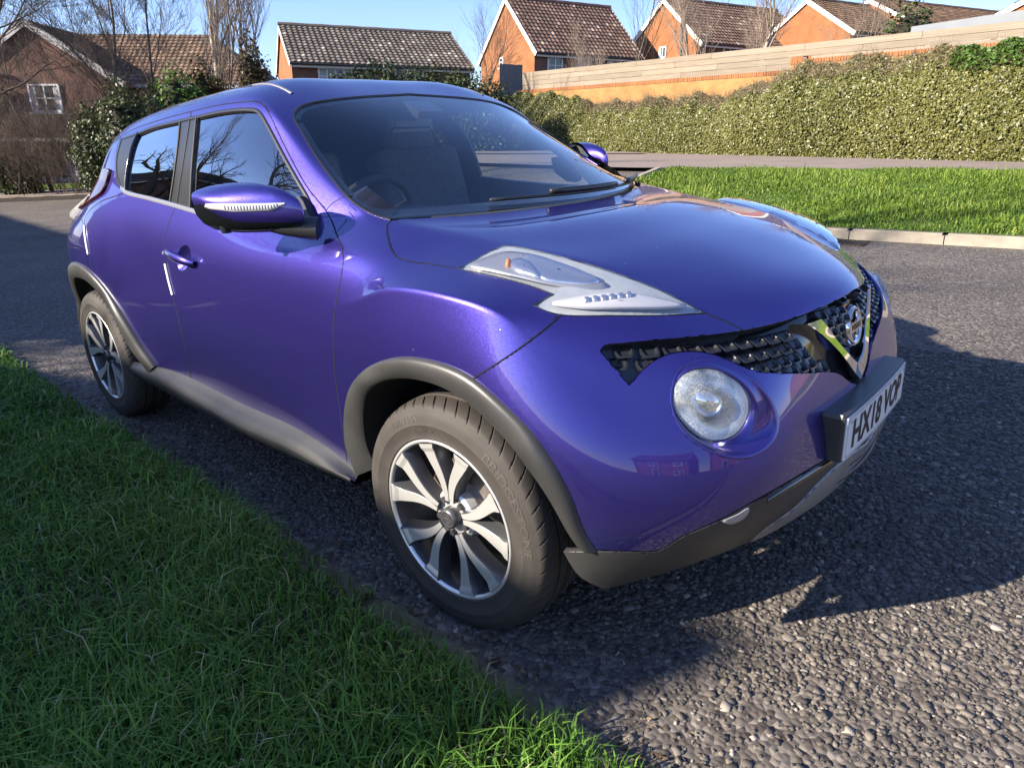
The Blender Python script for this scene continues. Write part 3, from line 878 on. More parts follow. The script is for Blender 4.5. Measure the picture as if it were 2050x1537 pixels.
# houses behind the photographer: they shade the verge and show in the glass and paint
def plain_house(x0, x1, y, zr, ze, w, label, tile, wall, name='house', zg=-.6, wins=()):
    a = math.degrees(math.atan2(0, 1))
    A = np.array([x1, y]);
    rr_ang = math.degrees(math.atan2(*(np.array([-1, 0]) @ np.stack([RGT, FWD], 1))[::-1]))
    return house(name, A, rr_ang, x1 - x0, w, zr, ze, zg, wall, wall, tile, label, front_win=wins)
house_s1 = plain_house(-7.7, -4.72, -11.0, 5.32, 3.0, 3.3, 'small brick house across the pavement behind the parked car', M_TILE_BROWN, M_BRICK_RED)
house_s2 = plain_house(-32.0, -10.9, -12.0, 6.5, 4.3, 3.6, 'long brick house behind the parked car, further from the corner', M_TILE_BROWN, M_BRICK_RED)
def facing_house(cx, cy, ang, L, label):
    rr = np.array([math.cos(R(ang)), math.sin(R(ang))])
    lf = np.array([rr @ RGT, rr @ FWD])
    return house('house', (cx, cy), math.degrees(math.atan2(lf[1], lf[0])), L, 3.4, 6.9, 4.6, -.1, M_BRICK_ORANGE, M_BRICK_ORANGE, M_TILE_RED, label,
                 front_win=[(1.5, 3.6, 1.4, 1.1, 2, 2), (5.0, 3.6, 1.4, 1.1, 2, 2), (1.5, 1.1, 1.6, 1.2, 2, 2), (5.0, 1.1, 1.0, 2.0, 1, 1)])
facing_house(24.0, 3.0, -88, 8.0, 'orange brick house facing the front of the parked car')
facing_house(25.0, -9.0, -92, 8.0, 'orange brick house down the road, beside the one facing the car')

# ------------------------------------------------------------------ wall, fence, shed behind the hedge
def wall_D(u): return 36093.0 / (u + 153.0)
wall = empty('garden_wall', (*HA, 0), math.atan2(hd[1], hd[0]), 'yellow orange brick garden wall with a stepped brick coping, half hidden by ivy', 'wall')
def s_of(u): return float(hedge_sd(*at(u, 272, wall_D(u))[:2])[0])
sstep = s_of(1569)
S0, S1 = s_of(1040), HL + 16
ZC1 = (zz_(1047, 178, wall_D(1047)) + zz_(1569, 146, wall_D(1569))) / 2
ZC2 = (zz_(1575, 121, wall_D(1575)) + zz_(1800, 101, wall_D(1800))) / 2
ZFT = (zz_(1050, 140, wall_D(1050)) + zz_(1569, 92, wall_D(1569)) + zz_(2005, 50, wall_D(2005))) / 3

def wall_piece(s0, s1, zt):
    q = [([(s0, -.11, .4), (s1, -.11, .4), (s1, -.11, zt), (s0, -.11, zt)], [(s0, .4), (s1, .4), (s1, zt), (s0, zt)]),
         ([(s1, .11, .4), (s0, .11, .4), (s0, .11, zt), (s1, .11, zt)], [(s0, .4), (s1, .4), (s1, zt), (s0, zt)]),
         ([(s0, -.11, .4), (s0, .11, .4), (s0, .11, zt), (s0, -.11, zt)], [(0, .4), (.22, .4), (.22, zt), (0, zt)]),
         ([(s1, -.11, .4), (s1, .11, .4), (s1, .11, zt), (s1, -.11, zt)], [(0, .4), (.22, .4), (.22, zt), (0, zt)])]
    uv_mesh('brickwork', q, M_BRICK_YELLOW, wall)
wall_piece(S0, sstep, ZC1 - .115); wall_piece(sstep + .002, S1, ZC2 - .115)
cop = bpy.data.meshes.new('brick'); bm = bmesh.new(); bm_box(bm, (0, 0, 0), (.066, .235, .112)); bmesh.ops.bevel(bm, geom=bm.edges[:], offset=.006, segments=1, affect='EDGES'); bm.to_mesh(cop); bm.free()
cop.materials.append(simple('coping_brick', (.26, .105, .038), .9, noise=(1.4, .35), bump=(60, .4, .004)))
bmc = [bmesh.new(), bmesh.new()]
for i, s in enumerate(np.arange(S0, S1, .0765)):
    zt = (ZC1 if s < sstep else ZC2) - .115
    bm_box(bmc[0], (s + random.uniform(-.003, .003), -.008, zt + .058 + random.uniform(-.004, .004)), (.066, .235 + random.uniform(-.01, .01), .112))
me = bpy.data.meshes.new('coping'); bmc[0].to_mesh(me); bmc[0].free(); bmc[1].free()
o = mesh_link('coping', me, cop.materials[0], wall); o['kind'] = 'stuff'

fence = empty('timber_fence', (*HA, 0), math.atan2(hd[1], hd[0]), 'pale new timber fence of horizontal boards standing on the brick garden wall', 'fence')
sF0 = s_of(1047)
BH = (ZFT - ZC1) / 4
for row in range(4):
    s = sF0 - (row * 1.37) % 3.0
    while s < S1:
        L = 3.0 + random.uniform(-.02, .02)
        a, b = max(s, sF0), min(s + L, S1)
        zc = ZFT - BH * (row + .5)
        if a < sstep < b and zc - BH / 2 < ZC2 and zc + BH / 2 > ZC1 + .02: b_list = [(a, sstep - .01)]
        else: b_list = [(a, b)]
        for a_, b_ in b_list:
            lowest = ZC1 if b_ <= sstep + .02 else ZC2
            if zc - BH / 2 < lowest - .10: continue
            if b_ - a_ > .2:
                bm = bmesh.new(); bm_box(bm, (0, 0, 0), (b_ - a_ - .004, .022, BH - .006))
                bmesh.ops.bevel(bm, geom=bm.edges[:], offset=.004, segments=1, affect='EDGES')
                pl = bm_obj('plank', bm, random.choice(M_WOOD), fence)
                pl.location = ((a_ + b_) / 2, -.05 + random.uniform(-.004, .004), zc + random.uniform(-.002, .002))
                pl.rotation_euler = (R(random.uniform(-2.5, 1)), R(random.uniform(-.12, .12)), 0)
        s += L
for s in np.arange(sF0 + .05, S1, 1.5):
    bm = bmesh.new(); bm_box(bm, (s, .03, ZFT - .46), (.09, .09, .84)); bm_obj('post', bm, M_WOOD[3], fence)

sf = empty('side_fence', (*at(1022, 272, 30.8)[:2], 0), math.atan2(RGT[1], RGT[0]) + R(20), 'weathered grey side fence where the pale timber fence begins', 'fence')
for k in range(5):
    bm = bmesh.new(); bm_box(bm, (-.40 + .205 * k, 0, 2.75), (.200, .025, 2.7 + random.uniform(-.02, .02))); bm_obj('plank', bm, simple('grey_board', (.16, .155, .15), .85, noise=(8, .2)), sf)

# grey flat roofed outbuilding behind the fence
pa, pb = at(1788, 272, 20.5), at(2060, 272, 17.6)
od = (pb - pa)[:2]; oL = np.linalg.norm(od); od /= oL
ob = empty('outbuilding', (pa[0], pa[1], 0), math.atan2(od[1], od[0]), 'grey flat roofed outbuilding just behind the timber fence', 'outbuilding')
za, zb = at(1788, 54, 20.5)[2], at(2060, 10, 17.6)[2]
bm = bmesh.new(); 
v = [bm.verts.new(p) for p in ((0, 0, za), (oL, 0, zb), (oL, 4, zb + .25), (0, 4, za + .25), (0, 0, za - .32), (oL, 0, zb - .42), (oL, 4, zb - .2), (0, 4, za - .2))]
for f in ((0, 1, 2, 3), (4, 7, 6, 5), (0, 4, 5, 1), (1, 5, 6, 2), (2, 6, 7, 3), (3, 7, 4, 0)): bm.faces.new([v[k] for k in f])
bm_obj('roof', bm, M_FELT, ob)
bm = bmesh.new(); bm_box(bm, (oL / 2, 2, 2.3), (oL - .4, 3.6, 3.2)); bm_obj('wall', bm, M_GREYPAINT, ob)

lp = empty('lamp_post', (*at(1363, 105, 29)[:2], .6), 0, 'tall thin grey green lamp post rising behind the timber fence', 'lamp post')
bm = bmesh.new(); bm_tube(bm, [(0, 0, 0), (0, 0, 1.2), (0, 0, 1.25), (0, 0, 8.2)], [.085, .085, .055, .040], 12); bm_obj('post', bm, M_METALGREEN, lp, True)
bm = bmesh.new(); bm_tube(bm, [(0, 0, 8.15), (.1, -.1, 8.4), (.35, -.35, 8.5)], .03, 8); bm_box(bm, (.55, -.55, 8.5), (.5, .2, .12), Matrix.Rotation(R(-45), 3, 'Z')); bm_obj('lantern', bm, M_FELT, lp)

# ------------------------------------------------------------------ foliage
def leaf_soup(name, P, N, size, mat, parent=None, jitter=.8, tone=None, shape=1.0):
    n = len(P)
    N = N + rng.normal(0, jitter, (n, 3)); N /= np.linalg.norm(N, axis=1)[:, None]
    r = rng.normal(0, 1, (n, 3)); A = np.cross(N, r); A /= np.linalg.norm(A, axis=1)[:, None]
    B = np.cross(N, A)
    s = (size * rng.lognormal(0, .28, n))[:, None]
    V = np.stack([P - A * s * .5, P + B * s * .36 * shape + N * s * .08, P + A * s * .55, P - B * s * .36 * shape + N * s * .08], 1)
    if tone is None: tone = np.clip(rng.beta(2.2, 2.2, n), 0, 1)
    o = soup_obj(name, V.reshape(-1, 3), 4, n, [(0, 1, 2), (0, 2, 3)], mat, parent, attr={'tone': tone})
    o['kind'] = 'stuff'
    return o

# ivy bank
tu = np.array([980, 1010, 1040, 1100, 1160, 1190, 1230, 1300, 1400, 1480, 1530, 1570, 1620, 1680, 1740, 1800, 1900, 2005, 2150, 2400]); tv_ = np.array([205, 195, 188, 185, 192, 203, 207, 200, 192, 187, 165, 142, 127, 117, 112, 105, 95, 88, 78, 65])
def ivy_profile():
    us = np.linspace(985, 2330, 160); S, ZT, ZF = [], [], []
    for u in us:
        D = wall_D(u)
        S.append(s_of(u)); ZT.append(at(u, np.interp(u, tu, tv_), D - .45)[2]); 
        f = hedge_pt(S[-1], 1.42); ZF.append(float(max(verge_z(*f), carriage_z(*f))) + .02)
    return np.array(S), np.array(ZT), np.array(ZF)
iS, iZT, iZF = ivy_profile()
order = np.argsort(iS); iS, iZT, iZF = iS[order], iZT[order], iZF[order]
ivy = empty('ivy_hedge', (*HA, 0), math.atan2(hd[1], hd[0]), 'long bank of ivy growing against the garden wall beside the path', 'hedge')
def ivy_surface(s, f, depth):
    """f 0 foot .. 1 top (bulging face), local frame x along, y: minus = towards the road"""
    zt = np.interp(s, iS, iZT); zf = np.interp(s, iS, iZF)
    lump = .06 * np.sin(s * 1.1 + 1) * np.sin(f * 3 + s * .6) + .035 * np.sin(s * 3.1 + f * 5) * np.cos(f * 7 + 2) + .02 * np.sin(s * 9 + f * 13)
    y = -(1.40 - .95 * f ** 1.7 + .16 * np.sin(f * math.pi)) - lump * np.sin(np.clip(f, .08, .92) * math.pi) ** .5 + depth
    z = zf + (zt + .08 * np.sin(s * 3.7) + .05 * np.sin(s * 9.3) - zf) * f
    return np.stack([s, y, z], -1)
n = 190000
s = rng.uniform(iS[0], HL + 9, n); f = rng.beta(1.05, 1.0, n)
P = ivy_surface(s, f, np.abs(rng.normal(0, .055, n)) - .04)
hole = (np.sin(s * 2.9 + 4) * np.sin(f * 6.3 + s * .7) + .5 * np.sin(s * 7.7) * np.sin(f * 12)) 
keep = (rng.random(n) < np.clip(1.15 - .45 * np.clip(hole, 0, 1.5), .25, 1))
P = P[keep]; s, f = s[keep], f[keep]
tone = np.clip(rng.beta(2.6, 2.3, len(P)) + .08 * np.sin(s * 1.3) - .05, 0, .95)
dry = (f > .86) & (rng.random(len(P)) < .35) & (s > 4.5); tone[dry] = 1.0
leaf_soup('leaves', P, np.tile([0, -.85, .5], (len(P), 1)), .054, M_IVY, ivy, .55, tone)
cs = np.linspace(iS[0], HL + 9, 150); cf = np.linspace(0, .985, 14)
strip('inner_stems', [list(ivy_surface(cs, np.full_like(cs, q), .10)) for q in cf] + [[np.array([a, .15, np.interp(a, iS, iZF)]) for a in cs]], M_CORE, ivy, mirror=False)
def tri_twigs(name, P, D, L, w, mat, parent=None):
    n = len(P); D = D / np.linalg.norm(D, axis=1)[:, None]
    A = np.cross(D, rng.normal(0, 1, (n, 3))); A /= np.linalg.norm(A, axis=1)[:, None]
    L = L[:, None] if np.ndim(L) else L
    V = np.stack([P - A * w, P + A * w, P + D * L], 1)
    o = soup_obj(name, V.reshape(-1, 3), 3, n, [(0, 1, 2)], mat, parent, attr={'tone': rng.random(n)})
    o['kind'] = 'stuff'
    return o
n = 9000
s = rng.uniform(4.0, HL + 9, n); f = rng.uniform(.80, 1.02, n)
P = ivy_surface(s, np.clip(f, 0, 1), rng.normal(-.02, .08, n))
tri_twigs('dry_stems', P, np.stack([rng.normal(0, .8, n), rng.normal(-.4, .5, n), rng.uniform(.0, 1.2, n)], 1), rng.uniform(.12, .38, n), .004, M_DEADTWIG, ivy)
n = 3500
s = rng.uniform(s_of(1900), s_of(2140), n); f = np.clip(rng.normal(.93, .06, n) - .0, .7, 1.02)
leaf_soup('new_leaves', ivy_surface(s, np.clip(f, 0, 1), rng.normal(-.07, .07, n)) + np.array([0, 0, .05]), np.tile([0, -.6, .8], (n, 1)), .07, M_IVYBRIGHT, ivy, .6)

def blob_points(n, centres, radii, shell=.55):
    c = np.array(centres); r = np.array(radii)
    w = (r.prod(axis=1)) ** (2 / 3); k = rng.choice(len(c), n, p=w / w.sum())
    d = rng.normal(0, 1, (n, 3)); d /= np.linalg.norm(d, axis=1)[:, None]
    rad = 1 - shell * rng.random(n) ** 1.8
    lump = 1 + .16 * np.sin(d[:, 0] * 7 + k) * np.sin(d[:, 1] * 6 + 2 * k) + .12 * np.sin(d[:, 2] * 11 + k)
    return c[k] + d * r[k] * (rad * lump)[:, None], d

def shrub(name, base, centres, radii, n, size, mat, label, cat='shrub', group=None, stems=5, core=True, tone=None):
    t = empty(name, base, 0, label, cat, group)
    P, N = blob_points(n, centres, radii)
    P = P - np.array(base)
    leaf_soup('foliage', P, N + np.array([0, 0, .4]), size, mat, t, .7, tone)
    bm = bmesh.new()
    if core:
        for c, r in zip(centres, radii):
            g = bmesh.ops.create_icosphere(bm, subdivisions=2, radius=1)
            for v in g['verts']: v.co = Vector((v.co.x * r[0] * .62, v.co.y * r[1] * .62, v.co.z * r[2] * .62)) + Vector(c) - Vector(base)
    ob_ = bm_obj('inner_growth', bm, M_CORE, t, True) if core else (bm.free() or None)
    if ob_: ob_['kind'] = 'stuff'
    bm = bmesh.new()
    for k in range(stems):
        a = random.uniform(0, 6.28); q = Vector((math.cos(a) * .25, math.sin(a) * .25, 0))
        tip = Vector(random.choice(centres)) - Vector(base)
        bm_tube(bm, [q, q * 1.5 + Vector((0, 0, tip.z * .4)), tip], [.05, .035, .015], 5)
    o_ = bm_obj('stem', bm, M_BARK, t); o_['kind'] = 'stuff'
    return t

def place_uvd(u, v, D): return at(u, v, D)
# evergreen hedge in front of the low house
cs_, rs_l = [], []
for u, v0, rx in ((700, 140, .9), (730, 132, 1.0), (765, 124, 1.1), (805, 126, 1.1), (845, 128, 1.1), (885, 135, 1.1), (925, 142, 1.05), (960, 150, 1.0), (990, 162, .9)):
    D = 25.5; top = at(u, v0, D)[2]; p = at(u, 272, D)
    cs_.append((p[0], p[1], top - 1.05)); rs_l.append((rx * .85, rx * .85, 1.05))
    cs_.append((p[0], p[1], top - 2.4)); rs_l.append((rx, rx, 1.5))
b0 = at(845, 272, 25.5)
shrub('evergreen_hedge', (b0[0], b0[1], -.2), cs_, rs_l, 52000, .09, M_EVERGREEN, 'dark overgrown evergreen hedge in front of the low pantiled house', 'hedge', stems=12)
def simple_bush(name, u, vtop, D, w, h, n, size, mat, label, cat='shrub', lobes=3, zb=None, group=None):
    top = at(u, vtop, D)[2]; p = at(u, 272, D)
    zb = top - h if zb is None else zb
    C, Rr = [], []
    for k in range(lobes):
        a = k * 2.4; q = w * .35
        C.append((p[0] + math.cos(a) * q, p[1] + math.sin(a) * q, zb + (top - zb) * (.5 + .12 * ((k % 3) - 1)))); Rr.append((w * .55, w * .55, (top - zb) * .5))
    return shrub(name, (p[0], p[1], zb), C, Rr, n, size, mat, label, cat, group)
simple_bush('round_bush', 1785, 14, 22.5, 1.15, 3.2, 5200, .10, M_EVERGREEN, 'rounded green bush rising behind the timber fence by the outbuilding', lobes=4)
simple_bush('conifer', 528, 92, 24, .75, 3.6, 4200, .10, M_RUSSET, 'russet green conifer beside the tall pale bare tree', 'conifer', 3)
simple_bush('yellow_green_bush', 385, 148, 22, 1.0, 2.6, 3600, .11, M_IVYBRIGHT, 'yellow green leafy bush under the hipped roof of the gabled house', lobes=4)
simple_bush('russet_bush', 432, 138, 23, .8, 2.8, 2600, .11, M_RUSSET, 'russet leaved bush between the yellow green bush and the tall pale tree', lobes=3)
GD = 'dark evergreens on the left pavement'
simple_bush('dark_evergreen', 285, 190, 21, 1.35, 4.6, 22000, .085, M_EVERGREEN, 'dark evergreen bush just left of the parked car roof, largest of its row', lobes=5, zb=-.8, group=GD)
simple_bush('dark_evergreen', 215, 235, 22, 1.2, 4.0, 15000, .085, M_EVERGREEN, 'low dark evergreen between the largest evergreen and the white window', lobes=4, zb=-.9, group=GD)
simple_bush('dark_evergreen', 350, 190, 22.5, 1.2, 4.2, 16000, .085, M_EVERGREEN, 'dark evergreen right below the yellow green bush', lobes=4, zb=-.7, group=GD)
simple_bush('dark_evergreen', 20, 300, 24, 1.0, 2.0, 6500, .085, M_EVERGREEN, 'low dark evergreen at the foot of the bare shrubs on the edge of the photo', lobes=3, zb=-1.0, group=GD)
simple_bush('dark_evergreen', 455, 150, 27, 1.3, 4.2, 13000, .085, M_EVERGREEN, 'dark evergreen behind the trunk of the tall pale tree', lobes=4, zb=-.4, group=GD)

# ------------------------------------------------------------------ bare trees
def branch_mesh(name, segs, sides, mat, parent):
    S = np.array([(*a, *b, ra, rb) for a, b, ra, rb in segs])
    A, B, ra, rb = S[:, :3], S[:, 3:6], S[:, 6], S[:, 7]
    d = B - A; d /= np.linalg.norm(d, axis=1)[:, None] + 1e-9
    ref = np.where(np.abs(d[:, 2:3]) < .9, [[0, 0, 1.0]], [[1.0, 0, 0]])
    u = np.cross(d, ref); u /= np.linalg.norm(u, axis=1)[:, None]; w = np.cross(d, u)
    ang = np.linspace(0, 2 * math.pi, sides, endpoint=False)
    ring = np.cos(ang)[None, :, None] * u[:, None] + np.sin(ang)[None, :, None] * w[:, None]
    V = np.concatenate([A[:, None] + ring * ra[:, None, None], B[:, None] + ring * rb[:, None, None]], 1)
    tri = []
    for k in range(sides):
        k2 = (k + 1) % sides
        tri += [(k, k2, sides + k2), (k, sides + k2, sides + k)]
    return soup_obj(name, V.reshape(-1, 3), 2 * sides, len(S), tri, mat, parent, smooth=True)

def grow(seed, height, r0, spread=.55, up=.25, levels=5, kids=(3, 4), fork=.35, first=.25, lean=(0, 0), wob=.10, minr=.0022):
    rd = random.Random(seed); trunk, crown = [], []
    def seg(p, d, L, r, lev):
        n = 5 if lev < 2 else 3
        pts = [p]; dd = d.copy()
        for i in range(n):
            dd = dd + np.array([rd.gauss(0, wob), rd.gauss(0, wob), rd.gauss(0, wob * .6) + up * .12 * (lev > 0)])
            dd /= np.linalg.norm(dd); pts.append(pts[-1] + dd * L / n)
        rr = [max(minr, r * (1 - .55 * i / n)) for i in range(n + 1)]
        tgt = trunk if lev == 0 else crown
        for i in range(n): tgt.append((pts[i], pts[i + 1], rr[i], rr[i + 1]))
        if lev >= levels: return
        k = rd.randint(*kids) + (4 if lev == 0 else 0)
        for j in range(k):
            f = first + (1 - first) * (j + rd.random()) / k if lev == 0 else .2 + .8 * (j + rd.random()) / k
            i = min(n - 1, int(f * n)); q = pts[i] + (pts[i + 1] - pts[i]) * (f * n - i)
            ax = np.array([rd.gauss(0, 1), rd.gauss(0, 1), rd.gauss(0, .4)]); ax -= dd * (ax @ dd); ax /= np.linalg.norm(ax) + 1e-9
            sp = spread * rd.uniform(.7, 1.3)
            nd = dd * math.cos(sp) + ax * math.sin(sp) + np.array([0, 0, up * .5]); nd /= np.linalg.norm(nd)
            seg(q, nd, L * rd.uniform(.42, .68) * (1.0 if lev else 1 - .35 * f), max(minr, rr[i] * rd.uniform(.4, .62)), lev + 1)
        if lev > 0 or fork > 0: seg(pts[-1], dd, L * .5, rr[-1], lev + 1)
    seg(np.zeros(3), np.array([lean[0], lean[1], 1.0]) / math.sqrt(1 + lean[0] ** 2 + lean[1] ** 2), height * .62, r0, 0)
    return trunk, crown

def bare_tree(name, base, seed, height, r0, mat_t, mat_c, label, group=None, cat='tree', top=None, **kw):
    t = empty(name, base, 0, label, cat, group)
    tr, cr = grow(seed, height, r0, **kw)
    if top:                              # grown to a known height
        k_ = top / max(b[2] for a, b, _, _ in tr + cr)
        tr = [(a * k_, b * k_, p, q) for a, b, p, q in tr]; cr = [(a * k_, b * k_, p, q) for a, b, p, q in cr]
    branch_mesh('trunk', tr, 8, mat_t, t)
    c = branch_mesh('crown', cr, 4, mat_c, t); c['kind'] = 'stuff'
    return t
def base_at(u, D, z): p = at(u, 272, D); return (p[0], p[1], z)
GB = 'bare winter trees'
bare_tree('bare_tree', base_at(468, 24, -.6), 11, 10.5, .13, M_BIRCH, M_PALETWIG, 'tall pale bare tree with steep upright branches beside the low pantiled house', GB, spread=.42, up=.45, levels=4, kids=(4, 6), first=.15)
bare_tree('bare_tree', base_at(492, 24.4, -.6), 12, 10.0, .10, M_BIRCH, M_PALETWIG, 'slimmer second stem of pale bare tree, growing against the russet conifer', GB, spread=.40, up=.5, levels=4, kids=(3, 5), first=.2)
bare_tree('bare_tree', base_at(215, 23.5, -.9), 21, 9.0, .085, M_BARK, M_TWIG, 'bare tree whose fine twigs spread in front of the brown hipped roof', GB, spread=.58, up=.24, levels=5, kids=(3, 5), first=.12, minr=.003)
bare_tree('bare_tree', base_at(85, 24.5, -1.0), 33, 9.6, .085, M_BARK, M_TWIG, 'bare tree standing in front of the brick gable with pale bargeboards', GB, spread=.58, up=.26, levels=5, kids=(3, 5), first=.12, minr=.003)
bare_tree('bare_tree', base_at(-60, 22, -1.0), 45, 10.0, .10, M_BARK, M_TWIG, 'bare tree leaning in over the gable at the edge of the photo', GB, spread=.58, up=.2, levels=5, kids=(3, 5), first=.15, minr=.003)
bare_tree('bare_tree', base_at(310, 25, -.8), 52, 9.0, .075, M_BARK, M_TWIG, 'bare tree behind the largest dark evergreen, against the end of the hipped roof', GB, spread=.55, up=.3, levels=5, kids=(3, 5), first=.15, minr=.003)
bare_tree('bare_tree', base_at(1400, 26, .7), 61, 6.6, .085, M_BIRCH, M_PALETWIG, 'pale bare tree in front of the shadowed gable house, nearer the lamp post', GB, spread=.45, up=.5, levels=4, kids=(4, 5), first=.35)
bare_tree('bare_tree', base_at(1512, 25, .7), 63, 7.0, .095, M_BIRCH, M_PALETWIG, 'pale bare tree behind the step in the garden wall', GB, spread=.45, up=.5, levels=4, kids=(4, 5), first=.35)
bare_tree('bare_tree', base_at(952, 33, .3), 71, 7.2, .07, M_BARK, M_TWIG, 'thin bare tree in the gap beside the orange gable', GB, spread=.45, up=.4, levels=4, kids=(4, 5), first=.3)
bare_tree('bare_tree', base_at(1195, 30, .6), 75, 4.6, .05, M_BARK, M_PALETWIG, 'low bare shrubby tree in front of the windows of the orange gabled house', GB, spread=.5, up=.5, levels=4, kids=(5, 6), first=.1)
bare_tree('bare_tree', base_at(1262, 34, .6), 77, 8.4, .06, M_BARK, M_TWIG, 'slender bare tree in the gap between two red tiled roofs', GB, spread=.4, up=.5, levels=3, kids=(4, 5), first=.4)
bare_tree('bare_tree', base_at(1690, 25, .7), 79, 6.2, .06, M_BARK, M_PALETWIG, 'small bare tree left of the round green bush', GB, spread=.5, up=.4, levels=4, kids=(4, 5), first=.2)
# thicket of bare stems in front of the gabled house
GT = 'bare shrubs in front of the gabled house'
LT = ['tangled bare shrub at the photo edge, below the gable', 'tangled bare shrub under the white upper window', 'tangled bare shrub in front of the ground floor window', 'tangled bare shrub beside the porch post', 'tangled bare shrub next to the low dark evergreen', 'tangled bare shrub among the dark evergreens', 'tangled bare shrub under the yellow green bush']
for i, (u, D, hh) in enumerate(((-15, 24, 4.3), (45, 23.4, 4.2), (100, 23.2, 3.8), (150, 22.8, 4.6), (195, 23, 4.6), (255, 22.4, 4.4), (395, 22.6, 3.4))):
    t = empty('bare_shrub', base_at(u, D, -.95 + .0 * i), 0, LT[i], 'shrub', GT)
    sg = []
    for k in range(8):
        tr, cr = grow(300 + 17 * i + k, hh * random.uniform(.7, 1.05), .016, spread=.55, up=.3, levels=4, kids=(2, 4), first=.15, lean=(random.gauss(0, .32), random.gauss(0, .32)), minr=.0022)
        o_ = np.array([random.gauss(0, .35), random.gauss(0, .35), 0])
        sg += [(a + o_, b + o_, ra, rb) for a, b, ra, rb in tr + cr]
    c = branch_mesh('stems', sg, 3, M_TWIG if i % 2 else M_PALETWIG, t); c['kind'] = 'stuff'
for k, (dl, df, hh) in enumerate(((-30.0, 31.0, 9.0), (-32.0, 34.5, 10.0), (-28.5, 28.0, 8.0))):  # unseen conifers outside the view, added to shade the gabled house front
    q = lat_fwd(dl, df)
    C = [(q[0], q[1], -1.5 + hh * f) for f in (.25, .5, .75)]; Rr = [(2.2, 2.2, hh * .3), (1.8, 1.8, hh * .3), (1.1, 1.1, hh * .27)]
    shrub('conifer', (q[0], q[1], -1.5), C, Rr, 6000, .22, M_EVERGREEN, ['tall dark conifer beside the gabled house, middle of three', 'tallest dark conifer of the three beside the gabled house', 'shortest dark conifer of the three beside the gabled house'][k], 'conifer', 'conifers beside the gabled house')
# trees on the photographer's side: their branches show in the side glass and dapple the verge
bare_tree('bare_tree', (-9.5, -8.2, -.5), 91, 9.5, .20, M_BARK, M_TWIG, 'spreading bare tree on the near verge, beyond the back of the parked car', GB, spread=.65, up=.15, levels=4, kids=(4, 6), first=.2, lean=(.25, .1))
bare_tree('bare_tree', (-17.0, -7.5, -.6), 95, 10.5, .22, M_BARK, M_TWIG, 'large bare tree further along the near verge', GB, spread=.6, up=.2, levels=4, kids=(4, 6), first=.25)

bare_tree('bare_tree', (-4.6, -11.0, -.5), 103, 5.0, .09, M_BARK, M_TWIG, 'dense twiggy bare tree across the verge from the front wheel', GB, spread=.66, up=.10, levels=5, kids=(3, 5), first=.25, minr=.005, top=5.45)
bare_tree('bare_tree', (-3.2, -10.2, -.5), 107, 5.0, .08, M_BARK, M_TWIG, 'smaller twiggy bare tree across the verge from the bonnet', GB, spread=.66, up=.10, levels=5, kids=(3, 5), first=.25, minr=.005, top=4.9)
